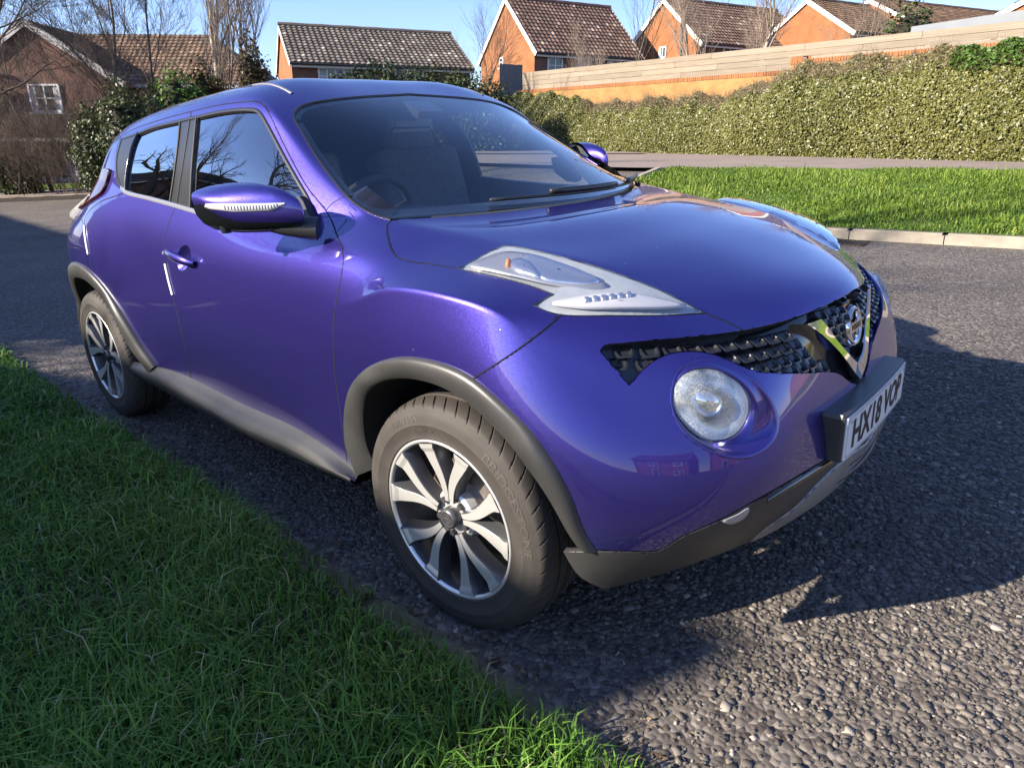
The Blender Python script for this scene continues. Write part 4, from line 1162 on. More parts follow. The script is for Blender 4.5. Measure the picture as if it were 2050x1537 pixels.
# ================================================================== the car: smooth body surface
# side stations, front centre -> rear centre; each column: rows 0 (lip) .. 6 (bonnet edge / belt line); right half, y <= 0
SIDE = [
 [(.690,0,.275),(.748,0,.345),(.778,0,.44),(.768,0,.54),(.748,0,.628),(.728,0,.745),(.706,0,.864)],
 [(.682,-.19,.280),(.740,-.19,.35),(.772,-.19,.44),(.762,-.19,.545),(.740,-.19,.637),(.712,-.19,.752),(.670,-.19,.863)],
 [(.655,-.37,.290),(.712,-.38,.365),(.748,-.38,.45),(.742,-.375,.56),(.722,-.365,.66),(.682,-.355,.768),(.612,-.33,.864)],
 [(.590,-.58,.300),(.648,-.59,.383),(.692,-.59,.47),(.692,-.575,.585),(.660,-.555,.70),(.597,-.54,.805),(.525,-.466,.886)],
 [(.470,-.770,.280),(.505,-.785,.378),(.548,-.772,.49),(.540,-.752,.62),(.478,-.738,.745),(.422,-.68,.885),(.410,-.515,.936)],
 [(.35,-.830,.270),(.36,-.850,.385),(.37,-.862,.52),(.345,-.868,.68),(.285,-.830,.872),(.285,-.755,.925),(.270,-.552,.982)],
 [(.10,-.840,.270),(.10,-.862,.385),(.10,-.880,.55),(.10,-.888,.76),(.10,-.866,.945),(.10,-.765,.972),(.09,-.588,1.014)],
 [(-.18,-.840,.270),(-.18,-.858,.385),(-.18,-.874,.55),(-.18,-.884,.76),(-.165,-.868,.935),(-.17,-.785,.992),(-.155,-.63,1.046)],
 [(-.46,-.815,.280),(-.46,-.838,.385),(-.465,-.849,.55),(-.455,-.856,.71),(-.43,-.852,.855),(-.41,-.815,.99),(-.43,-.69,1.088)],
 [(-.95,-.790,.290),(-.95,-.815,.400),(-.95,-.842,.54),(-.95,-.852,.70),(-.95,-.848,.85),(-.95,-.828,.965),(-.95,-.775,1.062)],
 [(-1.50,-.790,.290),(-1.52,-.815,.400),(-1.54,-.842,.54),(-1.55,-.850,.70),(-1.55,-.842,.86),(-1.53,-.824,.99),(-1.50,-.785,1.100)],
 [(-1.92,-.815,.290),(-1.93,-.835,.400),(-1.94,-.853,.55),(-1.96,-.858,.72),(-1.98,-.850,.89),(-1.99,-.826,1.03),(-2.00,-.785,1.145)],
 [(-2.38,-.840,.290),(-2.38,-.858,.400),(-2.38,-.876,.57),(-2.40,-.886,.78),(-2.41,-.872,.93),(-2.40,-.825,1.055),(-2.37,-.755,1.185)],
 [(-2.78,-.820,.300),(-2.79,-.830,.420),(-2.79,-.842,.60),(-2.77,-.852,.80),(-2.76,-.825,.94),(-2.77,-.74,1.045),(-2.77,-.64,1.13)],
 [(-2.99,-.70,.310),(-3.06,-.72,.42),(-3.08,-.73,.58),(-3.02,-.74,.78),(-2.99,-.71,.92),(-2.97,-.65,1.02),(-2.94,-.57,1.09)],
 [(-3.13,-.45,.310),(-3.22,-.46,.42),(-3.24,-.47,.58),(-3.18,-.47,.77),(-3.15,-.46,.91),(-3.12,-.44,1.01),(-3.06,-.41,1.11)],
 [(-3.17,-.22,.310),(-3.26,-.22,.42),(-3.28,-.22,.58),(-3.22,-.22,.77),(-3.18,-.22,.91),(-3.15,-.22,1.01),(-3.09,-.21,1.11)],
 [(-3.18,0,.310),(-3.27,0,.42),(-3.29,0,.58),(-3.23,0,.77),(-3.19,0,.91),(-3.16,0,1.01),(-3.10,0,1.11)],
]
# top stations between the edge points: k = 0 (centre line), 1, 2; edge point k = 3 (None: taken from SIDE row 6)
TOP = [
 ([(.545,0,.935),(.535,-.19,.932),(.495,-.36,.926)], 4),
 ([(.37,0,.990),(.362,-.20,.988),(.328,-.39,.982)], 5),
 ([(.22,0,1.026),(.212,-.215,1.023),(.17,-.42,1.016)], 6),
 ([(.03,0,1.060),(.015,-.23,1.057),(-.05,-.45,1.049)], 7),
 ([(-.165,0,1.086),(-.19,-.24,1.085),(-.275,-.48,1.085)], 8),
 ([(-.60,0,1.298),(-.615,-.22,1.296),(-.67,-.45,1.283)], (-.745,-.655,1.245)),
 ([(-1.075,0,1.490),(-1.08,-.20,1.490),(-1.085,-.41,1.486)], (-1.055,-.598,1.440)),
 ([(-1.32,0,1.548),(-1.32,-.20,1.546),(-1.32,-.41,1.536)], (-1.32,-.612,1.466)),
 ([(-1.66,0,1.555),(-1.66,-.20,1.550),(-1.66,-.41,1.530)], (-1.66,-.612,1.463)),
 ([(-2.05,0,1.543),(-2.05,-.20,1.537),(-2.05,-.41,1.513)], (-2.05,-.600,1.446)),
 ([(-2.42,0,1.523),(-2.42,-.20,1.518),(-2.42,-.39,1.488)], (-2.42,-.580,1.411)),
 ([(-2.78,0,1.480),(-2.77,-.20,1.472),(-2.74,-.36,1.436)], (-2.64,-.530,1.362)),
 ([(-2.86,0,1.33),(-2.86,-.21,1.325),(-2.83,-.40,1.305)], (-2.71,-.562,1.25)),
 ([(-2.94,0,1.17),(-2.94,-.22,1.168),(-2.91,-.44,1.158)], 13),
]
GLASS_MID = [(-1.10,-.715,1.265),(-1.56,-.722,1.300),(-1.99,-.715,1.320),(-2.38,-.690,1.315)]

def build_cage():
    V, idx = [], {}
    def add(key, p):
        if key not in idx:
            idx[key] = len(V); V.append(p)
        return idx[key]
    F, CR = [], {}
    nC = len(SIDE)
    for s in (-1, 1):
        def k_(key): return (key, 0) if abs(PT[key][1]) < 1e-9 else (key, s)
        PT = {}
        for i, c in enumerate(SIDE):
            for j, p in enumerate(c): PT['s', i, j] = p
        for m, (pts, e) in enumerate(TOP):
            for k, p in enumerate(pts): PT['t', m, k] = p
            if not isinstance(e, int): PT['t', m, 3] = e
        for n, p in enumerate(GLASS_MID): PT['g', n] = p
        def v(key):
            p = PT[key]
            return add(k_(key), (p[0], p[1] * (1 if s < 0 else -1), p[2]))
        def T(m, k):                     # m = -1 front row, m = len(TOP) rear row
            if m < 0: return v(('s', k, 6))
            if m >= len(TOP): return v(('s', nC - 1 - k, 6))
            if k == 3 and isinstance(TOP[m][1], int): return v(('s', TOP[m][1], 6))
            return v(('t', m, k))
        def quad(a, b, c, d):
            F.append((a, b, c, d) if s < 0 else (d, c, b, a))
        for i in range(nC - 1):
            for j in range(6):
                quad(v(('s', i, j)), v(('s', i, j + 1)), v(('s', i + 1, j + 1)), v(('s', i + 1, j)))
        for m in range(-1, len(TOP)):
            for k in range(3):
                quad(T(m, k), T(m + 1, k), T(m + 1, k + 1), T(m, k + 1))
        # greenhouse side: rows belt / mid / rail, columns A pillar, 9..12, D pillar
        rows = [[v(('s', i, 6)) for i in range(8, 14)],
                [T(5, 3)] + [v(('g', n)) for n in range(4)] + [T(12, 3)],
                [T(6, 3)] + [T(7 + n, 3) for n in range(4)] + [T(11, 3)]]
        for a, b in zip(rows[:-1], rows[1:]):
            for i in range(5):
                quad(a[i], b[i], b[i + 1], a[i + 1])
        def crease(seq, w):
            for a, b in zip(seq[:-1], seq[1:]): CR[tuple(sorted((a, b)))] = w
        crease([v(('s', i, 4)) for i in (5, 6, 7, 8)], 0.75)
        crease([v(('s', i, 4)) for i in (4, 5)], 0.3)
        crease([v(('s', i, 6)) for i in (4, 5, 6, 7, 8)], 0.45)
        crease([v(('s', i, 6)) for i in (8, 9, 10, 11, 12, 13)], 0.6)
        crease([T(6, 3)] + [T(7 + n, 3) for n in range(4)] + [T(11, 3)], 0.35)
        crease([v(('s', 8, 6)), T(5, 3), T(6, 3)], 0.55)
        crease([T(11, k) for k in range(4)], 0.8)
    return np.array(V, float), F, CR

def subdivide(V, F, CR, level):
    me = bpy.data.meshes.new('cage')
    me.from_pydata([tuple(p) for p in V], [], F)
    me.update()
    cr = me.attributes.new('crease_edge', 'FLOAT', 'EDGE')
    for e in me.edges:
        cr.data[e.index].value = CR.get(tuple(sorted(e.vertices)), 0.0)
    o = bpy.data.objects.new('cage', me); COL.objects.link(o)
    md = o.modifiers.new('s', 'SUBSURF')
    md.levels = md.render_levels = level
    md.boundary_smooth = 'ALL'
    md.quality = 4
    dg = bpy.context.evaluated_depsgraph_get()
    ev = o.evaluated_get(dg)
    m2 = bpy.data.meshes.new_from_object(ev)
    co = np.empty(len(m2.vertices) * 3); m2.vertices.foreach_get('co', co); co = co.reshape(-1, 3)
    bpy.data.objects.remove(o); bpy.data.meshes.remove(me)
    return co, m2

def body_surface(level=4, iters=14):
    V, F, CR = build_cage()
    X = V.copy()
    for _ in range(iters):
        co, m = subdivide(X, F, CR, 1)
        bpy.data.meshes.remove(m)
        X += 0.9 * (V - co[:len(V)])
    return subdivide(X, F, CR, level)[1]
# ------------------------------------------------------------------ cutting the body surface into panels
# Outlines of the panels were measured from the right front of the car; GAUGE is the point they were measured from.
GAUGE = EYE.copy()
FPX, CX, CY = 1368.8, 1003.0, 718.0

def gauge_dir(u, v):
    d = np.array([(u - CX) / FPX, -(v - CY) / FPX, 1.0]) @ RC
    return Vector(d / np.linalg.norm(d))

def to2d(P):
    q = (np.asarray(P, float) - E0) @ RC.T
    z = np.where(q[:, 2] > .05, q[:, 2], .05)
    return np.stack([CX + FPX * q[:, 0] / z, CY - FPX * q[:, 1] / z], 1)

def spline(pts, step=7.0, closed=False, sharp=()):
    """Catmull-Rom through pts; the indices in sharp stay corners"""
    P = [np.array(p, float) for p in pts]
    n = len(P); out = []
    rng_ = range(n if closed else n - 1)
    for i in rng_:
        p1, p2 = P[i], P[(i + 1) % n]
        p0 = P[i - 1] if (closed or i > 0) else 2 * p1 - p2
        p3 = P[(i + 2) % n] if (closed or i + 2 < n) else 2 * p2 - p1
        if i in sharp: p0 = 2 * p1 - p2
        if (i + 1) % n in sharp: p3 = 2 * p2 - p1
        L = np.linalg.norm(p2 - p1)
        k = max(1, int(round(L / step)))
        # centripetal tangents
        d01 = max(np.linalg.norm(p1 - p0), 1e-6) ** .5; d12 = max(L, 1e-6) ** .5; d23 = max(np.linalg.norm(p3 - p2), 1e-6) ** .5
        m1 = (p2 - p1) + d12 * ((p1 - p0) / d01 - (p2 - p0) / (d01 + d12))
        m2 = (p2 - p1) + d12 * ((p3 - p2) / d23 - (p3 - p1) / (d12 + d23))
        for j in range(k):
            t = j / k
            out.append((2 * t**3 - 3 * t**2 + 1) * p1 + (t**3 - 2 * t**2 + t) * m1 + (-2 * t**3 + 3 * t**2) * p2 + (t**3 - t**2) * m2)
    if not closed: out.append(P[-1])
    return np.array(out)

def in_poly(pts, poly):
    pts = np.asarray(pts); poly = np.asarray(poly)
    x, y = pts[:, 0], pts[:, 1]
    ins = np.zeros(len(pts), bool)
    x0, y0 = poly[-1]
    for x1, y1 in poly:
        c = (y0 > y) != (y1 > y)
        with np.errstate(divide='ignore', invalid='ignore'):
            xi = x0 + (y - y0) / (y1 - y0) * (x1 - x0)
        ins ^= c & (x < xi)
        x0, y0 = x1, y1
    return ins

full_body = body_surface(4)
_co = np.empty(len(full_body.vertices) * 3); full_body.vertices.foreach_get('co', _co); _co = _co.reshape(-1, 3)
_no = np.array([v.normal[:] for v in full_body.vertices])
_fv = [p.vertices[:] for p in full_body.polygons]
BODY = BVHTree.FromPolygons([Vector(c) for c in _co], _fv)

def smooth_normal(P):
    hit, n, fi, d = BODY.find_nearest(P)
    idx = _fv[fi]
    w = [1.0 / ((Vector(_co[i]) - hit).length + 1e-6) ** 1.5 for i in idx]
    a = sum((Vector(_no[i]) * wi for i, wi in zip(idx, w)), Vector())
    return a.normalized()

def on_body(u, v):
    """point and normal where the measured sight line meets the car"""
    d = gauge_dir(u, v)
    h, n, fi, t = BODY.ray_cast(GAUGE, d)
    if h is None:                       # the line just misses the car: the nearest place on it
        P = min((GAUGE + d * t for t in np.linspace(1, 6, 260)), key=lambda q: BODY.find_nearest(q)[3])
        h = BODY.find_nearest(P)[0]
    return h, (smooth_normal(h) if h is not None else None)

half = bmesh.new()
_cen = np.array([np.mean(_co[list(f)], axis=0) for f in _fv])
_keep = np.where(_cen[:, 1] < 0)[0]
_vm = {}
for fi in _keep:
    vs = []
    for i in _fv[fi]:
        if i not in _vm:
            p = _co[i].copy()
            if abs(p[1]) < 1e-4: p[1] = 0.0
            _vm[i] = half.verts.new(p)
        vs.append(_vm[i])
    half.faces.new(vs)
half.normal_update()

class Faces:
    """running record of the half body's faces"""
    pass
FR = Faces()
FR.f = half.faces[:]
FR.cen = np.array([f.calc_center_median()[:] for f in FR.f])
FR.nor = np.array([f.normal[:] for f in FR.f])

def split_faces(sel, co, nrm, eps=2e-5):
    """cut each face in two along a plane, sharing the new points between neighbours"""
    k = co.dot(nrm)
    dist = {}
    fresh = []
    for f in sel:
        for v in f.verts:
            if v not in dist: dist[v] = v.co.dot(nrm) - k
    done = set()
    for f in sel:
        for e in f.edges:
            if e in done: continue
            done.add(e)
            v0, v1 = e.verts
            d0, d1 = dist[v0], dist[v1]
            if abs(d0) > eps and abs(d1) > eps and (d0 < 0) != (d1 < 0):
                ne, nv = bmesh.utils.edge_split(e, v0, d0 / (d0 - d1))
                dist[nv] = 0.0
                done.add(ne)
    for f in sel:
        on = [v for v in f.verts if abs(dist.get(v, v.co.dot(nrm) - k)) <= eps]
        if len(on) < 2: continue
        if len(on) > 2: on = [on[0], max(on, key=lambda v: (v.co - on[0].co).length)]
        if any(on[1] in e.verts for e in on[0].link_edges if f in e.link_faces): continue
        try: nf, lp = bmesh.utils.face_split(f, on[0], on[1])
        except ValueError: continue
        if nf: fresh += [nf, f]
    return fresh

def cut_line(line, cond=None, mode='gauge'):
    """cut the half body along a measured polyline ('gauge': as seen from GAUGE, in its units; 'top': (x, y); 'side': (x, z), in mm)"""
    line = np.asarray(line, float)
    if mode == 'gauge': proj = to2d
    elif mode == 'top': proj = lambda P: np.asarray(P)[:, :2] * 1000
    else: proj = lambda P: np.asarray(P)[:, ::2] * 1000
    if mode == 'gauge': ok = np.einsum('ij,ij->i', FR.nor, E0 - FR.cen) > -0.02
    elif mode == 'top': ok = FR.nor[:, 2] > 0
    else: ok = FR.nor[:, 1] < 0
    if cond is not None: ok &= cond(FR.cen)
    c2 = proj(FR.cen)
    lo, hi = line.min(0) - 45, line.max(0) + 45
    ids = np.where(ok & (c2[:, 0] > lo[0]) & (c2[:, 0] < hi[0]) & (c2[:, 1] > lo[1]) & (c2[:, 1] < hi[1]))[0]
    A, B = line[:-1], line[1:]
    if len(ids) == 0: return
    ap = c2[ids][:, None] - A[None]; ab = (B - A)[None]
    t = np.clip((ap * ab).sum(2) / np.maximum((ab * ab).sum(2), 1e-9), 0, 1)
    dist = np.linalg.norm(ap - ab * t[..., None], axis=2).min(1)
    wf = [FR.f[i] for i in ids[dist < 42] if FR.f[i].is_valid]
    if not wf: return
    born = set()
    cache = {}
    def p2(v):
        r = cache.get(v)
        if r is None:
            r = cache[v] = proj(np.array([v.co[:]]))[0]
        return r
    def box(f):
        q = [p2(v) for v in f.verts]
        xs_ = [k[0] for k in q]; ys_ = [k[1] for k in q]
        return (min(xs_), min(ys_), max(xs_), max(ys_))
    vv = list({v for f in wf for v in f.verts})
    for v, r in zip(vv, proj(np.array([v.co[:] for v in vv]))): cache[v] = r
    BX = np.array([box(f) for f in wf])
    for a, b in zip(A, B):
        d = b - a; L = np.linalg.norm(d)
        if L < 1e-6: continue
        d = d / L; n2 = np.array([-d[1], d[0]])
        lo2 = np.minimum(a, b) - .01; hi2 = np.maximum(a, b) + .01
        cand = np.where((BX[:, 0] < hi2[0]) & (BX[:, 2] > lo2[0]) & (BX[:, 1] < hi2[1]) & (BX[:, 3] > lo2[1]))[0]
        sel = []
        for ci in cand:
            f = wf[ci]
            if not f.is_valid: continue
            q = np.array([p2(v) for v in f.verts]) - a
            s = q @ n2; t = q @ d
            if s.min() < -1e-4 and s.max() > 1e-4 and t.max() > 0 and t.min() < L:
                m = len(s); ts = []
                for k in range(m):
                    s0, s1 = s[k], s[(k + 1) % m]
                    if (s0 <= 0) != (s1 <= 0):
                        ts.append(t[k] + (t[(k + 1) % m] - t[k]) * s0 / (s0 - s1))
                if ts and max(ts) > 1e-4 and min(ts) < L - 1e-4: sel.append(f)
        sel = list(dict.fromkeys(sel))
        if not sel: continue
        if mode == 'gauge':
            co = GAUGE; nrm = gauge_dir(*a).cross(gauge_dir(*b)).normalized()
        elif mode == 'top':
            co = Vector((a[0] / 1000, a[1] / 1000, 0)); nrm = Vector((n2[0], n2[1], 0))
        else:
            co = Vector((a[0] / 1000, 0, a[1] / 1000)); nrm = Vector((n2[0], 0, n2[1]))
        fresh = split_faces(sel, co, nrm)
        born.update(fresh)
        if fresh:
            wf += fresh
            BX = np.vstack([BX, [box(f) for f in fresh]])
    known = set(FR.f)
    born = [f for f in born if f.is_valid]
    new = [f for f in born if f not in known]
    if new:
        FR.f += new
        FR.cen = np.vstack([FR.cen, [f.calc_center_median()[:] for f in new]])
        FR.nor = np.vstack([FR.nor, [f.normal[:] for f in new]])

def measure():
    fs = half.faces[:]
    cen = np.array([f.calc_center_median()[:] for f in fs])
    nor = np.array([f.normal[:] for f in fs])
    facing = np.einsum('ij,ij->i', nor, E0 - cen) > 0
    return fs, cen, to2d(cen), facing

# --- the outlines
L_ARCH_F = spline([(742, 985), (719.8, 949), (697, 888.7), (697, 805.7), (710, 768), (744, 734), (801, 717), (857.5, 722.6), (914, 741.5), (952, 764), (1008.5, 813), (1065, 870), (1103, 922.6), (1140.6, 994), (1167, 1062), (1191, 1102)])
L_LIP_END = np.array([(1191, 1102), (1160, 1102.5), (1127, 1102.5), (1137, 1122), (1150, 1143), (1164, 1157), (1180, 1166), (1210, 1180)])
L_ARCH_R = spline([(128, 590), (131, 566), (134, 548), (142, 534), (153.5, 527.3), (175, 537.6), (202.4, 568), (227.5, 609), (248, 650), (268.5, 695.8), (281, 731)], 5)
L_SILL = spline([(268, 728), (281, 731), (327, 739), (381, 758), (490, 812), (599, 861.5), (697, 927), (722, 948)])
L_DOOR_TOP = spline([(236, 281), (243.5, 272), (270, 258), (325, 239), (381, 224), (434, 211.5), (490, 204), (515, 204), (529, 212), (568.5, 290.5), (615.4, 375.5), (656.4, 428), (674, 469), (687, 510), (685.7, 533.6), (674, 600), (669, 640), (668.5, 700), (672, 760), (682, 830), (695, 926)])
L_DOOR_MID = spline([(383, 223), (366, 330), (353, 409), (340, 440), (331, 472), (330, 486.7), (334, 530), (346, 589), (361.8, 657), (375, 709.5), (383, 760)])
L_DOOR_REAR = spline([(241, 276), (234, 300), (231, 335), (236, 366), (246, 384), (236, 391), (205, 402), (180, 421), (170, 437), (170, 460), (177.6, 510), (186, 545)])
L_DLO = spline([(243.5, 279), (275.7, 268), (305, 256), (362, 242), (393, 235), (451, 223), (500, 219.5), (515, 222), (524, 232), (539, 258), (568.5, 314), (595, 361), (617, 399), (632, 436), (624, 458), (560, 454), (480, 443), (410, 428), (353, 411), (300, 397), (252, 384), (238, 366), (233, 335), (236.5, 305)], closed=True, sharp=(0, 13, 14))
L_PILLAR = spline([(360.6, 238), (358, 275), (350, 340), (339.5, 412)])
L_PILLAR2 = spline([(396, 231), (393, 260), (385.5, 340), (380, 425)])
L_QUARTER = spline([(277, 262), (266, 290), (254, 340), (249.5, 388)])
L_BONNET = spline([(760, 425), (783, 440), (776, 449), (777, 475), (785, 500), (797, 515), (825, 524), (870, 530), (916, 538)])
L_HEADLIGHT_TOP = spline([(916, 538), (960, 514), (1009, 492), (1030, 493), (1113, 511), (1216, 541), (1318, 579), (1377, 608), (1412, 626.5)])
L_HEADLIGHT_LOW = spline([(1412, 626.5), (1330, 631), (1230, 631.5), (1125, 630), (1090, 621), (1068, 611), (1085, 601), (1107, 588), (1055, 570), (982, 551), (916, 538)], sharp=(5, 7))
L_BON_FRONT = spline([(1412, 626.5), (1450, 642), (1489, 661.5)])
L_BON_EDGE = spline([(1489, 661.5), (1530, 653), (1580, 640), (1640, 618), (1690, 594), (1712, 580), (1745, 550)])
L_GRILLE_TOP = spline([(1202.5, 703), (1210, 692), (1240, 688.5), (1301.5, 682), (1400, 673), (1489, 661.5)])
L_GRILLE_LOW = spline([(1202.5, 703), (1225, 730), (1260, 770), (1271, 757), (1301.5, 726.6), (1339.6, 707.6), (1390, 702.5), (1428, 709), (1466.5, 724), (1499.5, 738), (1530, 745), (1606, 746), (1677, 746), (1706, 766), (1735, 770), (1790, 760)], sharp=(2,))
L_SHUT = spline([(1125, 630), (1060, 683), (1000, 725), (943, 761)])
L_LAMP = spline([(1343, 802), (1346, 772), (1358, 742), (1385, 722), (1425, 717), (1470, 733), (1515, 764), (1547, 801), (1559, 835), (1556, 868), (1538, 894), (1510, 911), (1480, 917), (1441, 911), (1402, 893), (1370, 866), (1350, 832)], 6, closed=True)
L_CLAD = spline([(1191, 1102), (1250, 1103), (1319.5, 1101), (1363, 1075), (1444, 1039), (1502.5, 1007), (1561, 974), (1656, 918), (1720, 880), (1800, 840), (1850, 815)])
L_SKID = spline([(1480, 1100), (1532, 1055), (1560, 1036), (1594, 1011), (1630, 972), (1674, 930), (1760, 870), (1850, 835)])
L_WS = spline([(791, 190), (720, 194), (660, 200), (618, 207.5), (598, 216), (588, 229), (590, 240), (600, 256), (628, 305), (662.5, 354), (696.7, 395), (724, 416.5), (751, 430.5), (783, 440)])
L_WS_TOP = spline([(791, 190), (880, 185.5), (1010, 187)])
L_PILLAR_FOOT = spline([(652, 424), (660, 412), (672, 403), (690, 394), (702, 391)])
ARCH_R_OUT = [(-1.940, .375), (-1.956, .394), (-2.016, .464), (-2.082, .561), (-2.156, .647), (-2.263, .73), (-2.408, .788), (-2.545, .800), (-2.68, .785), (-2.81, .73), (-2.91, .65), (-2.98, .56), (-3.03, .46), (-3.06, .37)]
ARCH_R_IN = [(-1.985, .33), (-2.025, .377), (-2.081, .431), (-2.122, .512), (-2.183, .601), (-2.30, .68), (-2.446, .724), (-2.555, .732), (-2.67, .720), (-2.78, .672), (-2.87, .60), (-2.93, .51), (-2.975, .43), (-3.02, .33)]
L_ARCH_R3 = spline(np.array(ARCH_R_OUT) * 1000, 14)
L_FLAP = spline([(143, 435), (162, 434.5), (166, 447), (162, 497.5), (141, 493.5), (138.5, 480), (140, 445)], 5, closed=True, sharp=(0, 1, 3, 4))
L_TAIL = spline([(132, 425), (160, 407), (188, 391), (197, 370), (206, 350), (215, 338), (224, 341), (219, 362), (208, 386), (186, 402), (160, 421), (143, 433)], 5, closed=True, sharp=(0, 5, 6))

L_CUP = np.array([(368 + 13 * math.cos(t) * math.cos(.15) - 25 * math.sin(t) * math.sin(.15), 517 + 13 * math.cos(t) * math.sin(.15) + 25 * math.sin(t) * math.cos(.15)) for t in np.linspace(0, 2 * math.pi, 28, endpoint=False)])

near = lambda c: c[:, 1] < -0.45
ahead = lambda c: c[:, 0] > -0.2
for ln, cd in ((L_ARCH_F, near), (L_LIP_END, near), (L_SILL, near), (L_DOOR_TOP, near), (L_DOOR_MID, near), (L_DOOR_REAR, near),
               (np.vstack([L_DLO, L_DLO[:1]]), near), (L_PILLAR, near), (L_PILLAR2, near), (L_QUARTER, near), (L_BONNET, None),
               (L_HEADLIGHT_TOP, ahead), (L_HEADLIGHT_LOW, ahead), (L_BON_FRONT, ahead), (L_BON_EDGE, ahead), (L_GRILLE_TOP, ahead), (L_GRILLE_LOW, ahead),
               (L_SHUT, ahead), (np.vstack([L_LAMP, L_LAMP[:1]]), ahead), (L_CLAD, ahead), (L_SKID, ahead), (L_WS, None), (L_WS_TOP, None),
               (np.vstack([L_CUP, L_CUP[:1]]), near), (np.vstack([L_FLAP, L_FLAP[:1]]), near), (np.vstack([L_TAIL, L_TAIL[:1]]), near)):
    cut_line(ln, cd)
cut_line(L_ARCH_R3, near, 'side')

# the bonnet's rear edge and the foot of the windscreen, seen from above
def cowl_x(y, off=0.0): return -0.13 - 0.50 * y * y - off
for off in (0.0, 0.022):
    cut_line([(1000 * cowl_x(y, off), 1000 * y) for y in np.linspace(.01, -.668, 40)], lambda c: (c[:, 2] > .95) & (c[:, 0] < 0.1) & (c[:, 0] > -.6), 'top')
cut_line(L_PILLAR_FOOT, lambda c: (c[:, 0] > -.8) & (c[:, 2] > .95))
half.normal_update()

fs, cen, c2, facing = measure()
nz = np.array([f.normal.z for f in fs])
NF = len(fs)
reg = np.array(['body_shell'] * NF, dtype=object)
side_ok = facing & (cen[:, 1] < -0.45)
def put(name, mask): reg[mask] = name
xs, ys, zs = cen[:, 0], cen[:, 1], cen[:, 2]
# front fender: ahead of the door line, behind the bumper joint
fender_poly = np.vstack([L_DOOR_TOP[::-1][:60], [(640, 300), (783, 440)], L_BONNET[::-1][:0], [(783, 440)]])
front_zone = (xs > -0.6)
door_line = np.vstack([L_DOOR_TOP, [(600, 1100), (0, 1100), (0, 250)]])
behind_front_edge = in_poly(c2, door_line) & side_ok
mid_poly = np.vstack([L_DOOR_MID, [(383, 1200), (1000, 1200), (1000, 100), (383, 100)]])
ahead_mid = in_poly(c2, mid_poly)
rear_poly = np.vstack([L_DOOR_REAR, [(202.4, 568), (227.5, 609), (248, 650), (268.5, 695.8)], [(275, 900), (900, 900), (900, 150), (241, 150)]])
ahead_rear = in_poly(c2, rear_poly)
put('front_door', behind_front_edge & ahead_mid)
put('rear_door', behind_front_edge & ~ahead_mid & ahead_rear & (c2[:, 1] > 215))
# bonnet
bon_poly = np.vstack([L_BONNET, L_HEADLIGHT_TOP, L_BON_FRONT, L_BON_EDGE, [(1800, 500), (1800, 250), (1270, 300), (783, 415), (760, 425)]])
ws_poly = np.vstack([L_WS_TOP[::-1], L_WS, [(775, 449), (900, 700), (1500, 600)]])
in_ws = in_poly(c2, ws_poly) & (zs > .95) & (ys > -.75) & (nz > 0) & (xs < -.1)
behind = cowl_x(ys) - xs
put('bonnet', in_poly(c2, bon_poly) & facing & (behind < 0))
# bumper
bump_poly = np.vstack([L_SHUT[::-1], L_HEADLIGHT_LOW[::-1][:0], [(1125, 630)], L_HEADLIGHT_LOW[::-1][[i for i, p in enumerate(L_HEADLIGHT_LOW[::-1]) if p[0] > 1125 and p[1] > 625]], L_BON_FRONT, L_BON_EDGE, [(2000, 500), (2000, 1500), (943, 1500)]])
nb = (xs > 0.1)
put('front_bumper', in_poly(c2, bump_poly) & nb)
put('front_bumper', nb & ~facing & (xs > 0.38) & (zs < 0.8))
PILLAR_ZONE = np.vstack([L_PILLAR_FOOT, [(700, 380), (600, 200), (500, 150), (560, 280)]])
fen = (xs > -0.5) & (reg == 'body_shell') & (zs < 1.17) & ~in_poly(c2, PILLAR_ZONE) & ~in_ws & (c2[:, 1] > 385)
put('fender', fen & (xs < 0.6) & (ys < -0.5))
put('headlight', in_poly(c2, np.vstack([L_HEADLIGHT_TOP, L_HEADLIGHT_LOW])) & facing & (xs > -.1))
grille_poly = np.vstack([L_GRILLE_TOP, L_BON_EDGE, [(1800, 600), (1800, 755)], L_GRILLE_LOW[::-1]])
put('grille', in_poly(c2, grille_poly) & facing & (xs > .2))
put('lamp_hole', in_poly(c2, L_LAMP) & facing & (xs > .2))
clad_poly = np.vstack([L_CLAD, [(2000, 760), (2000, 1600), (900, 1600), (900, 1102.5)]])
put('bumper_trim', in_poly(c2, clad_poly) & (xs > .3))
put('bumper_trim', ~facing & (xs > .3) & (zs < .42) & (reg == 'front_bumper'))
skid_poly = np.vstack([L_SKID, [(2000, 790), (2000, 1600), (1480, 1600)]])
put('skid_plate', in_poly(c2, skid_poly) & (xs > .3) & (ys > -.62))
# glass
put('windscreen', in_ws & (behind > .022) & (reg != 'front_door'))
put('cowl', in_ws & (behind > 0) & (behind <= .022))
put('glass_side', in_poly(c2, L_DLO) & side_ok & (zs > 1.0))
g = reg == 'glass_side'
P1 = np.vstack([L_PILLAR, [(200, 500), (150, 200)]])
P2 = np.vstack([L_PILLAR2, [(900, 500), (900, 150)]])
PQ = np.vstack([L_QUARTER, [(100, 420), (100, 200)]])
put('front_window', g & in_poly(c2, P2))
put('rear_window', g & in_poly(c2, P1))
put('pillar_trim', g & ~in_poly(c2, P1) & ~in_poly(c2, P2))
put('quarter_trim', g & in_poly(c2, PQ))
put('fuel_flap', in_poly(c2, L_FLAP) & side_ok)
put('', in_poly(c2, L_CUP) & side_ok)
put('tail_light', in_poly(c2, L_TAIL) & side_ok)
sill_poly = np.vstack([L_SILL, [(722, 1200), (268, 1200)]])
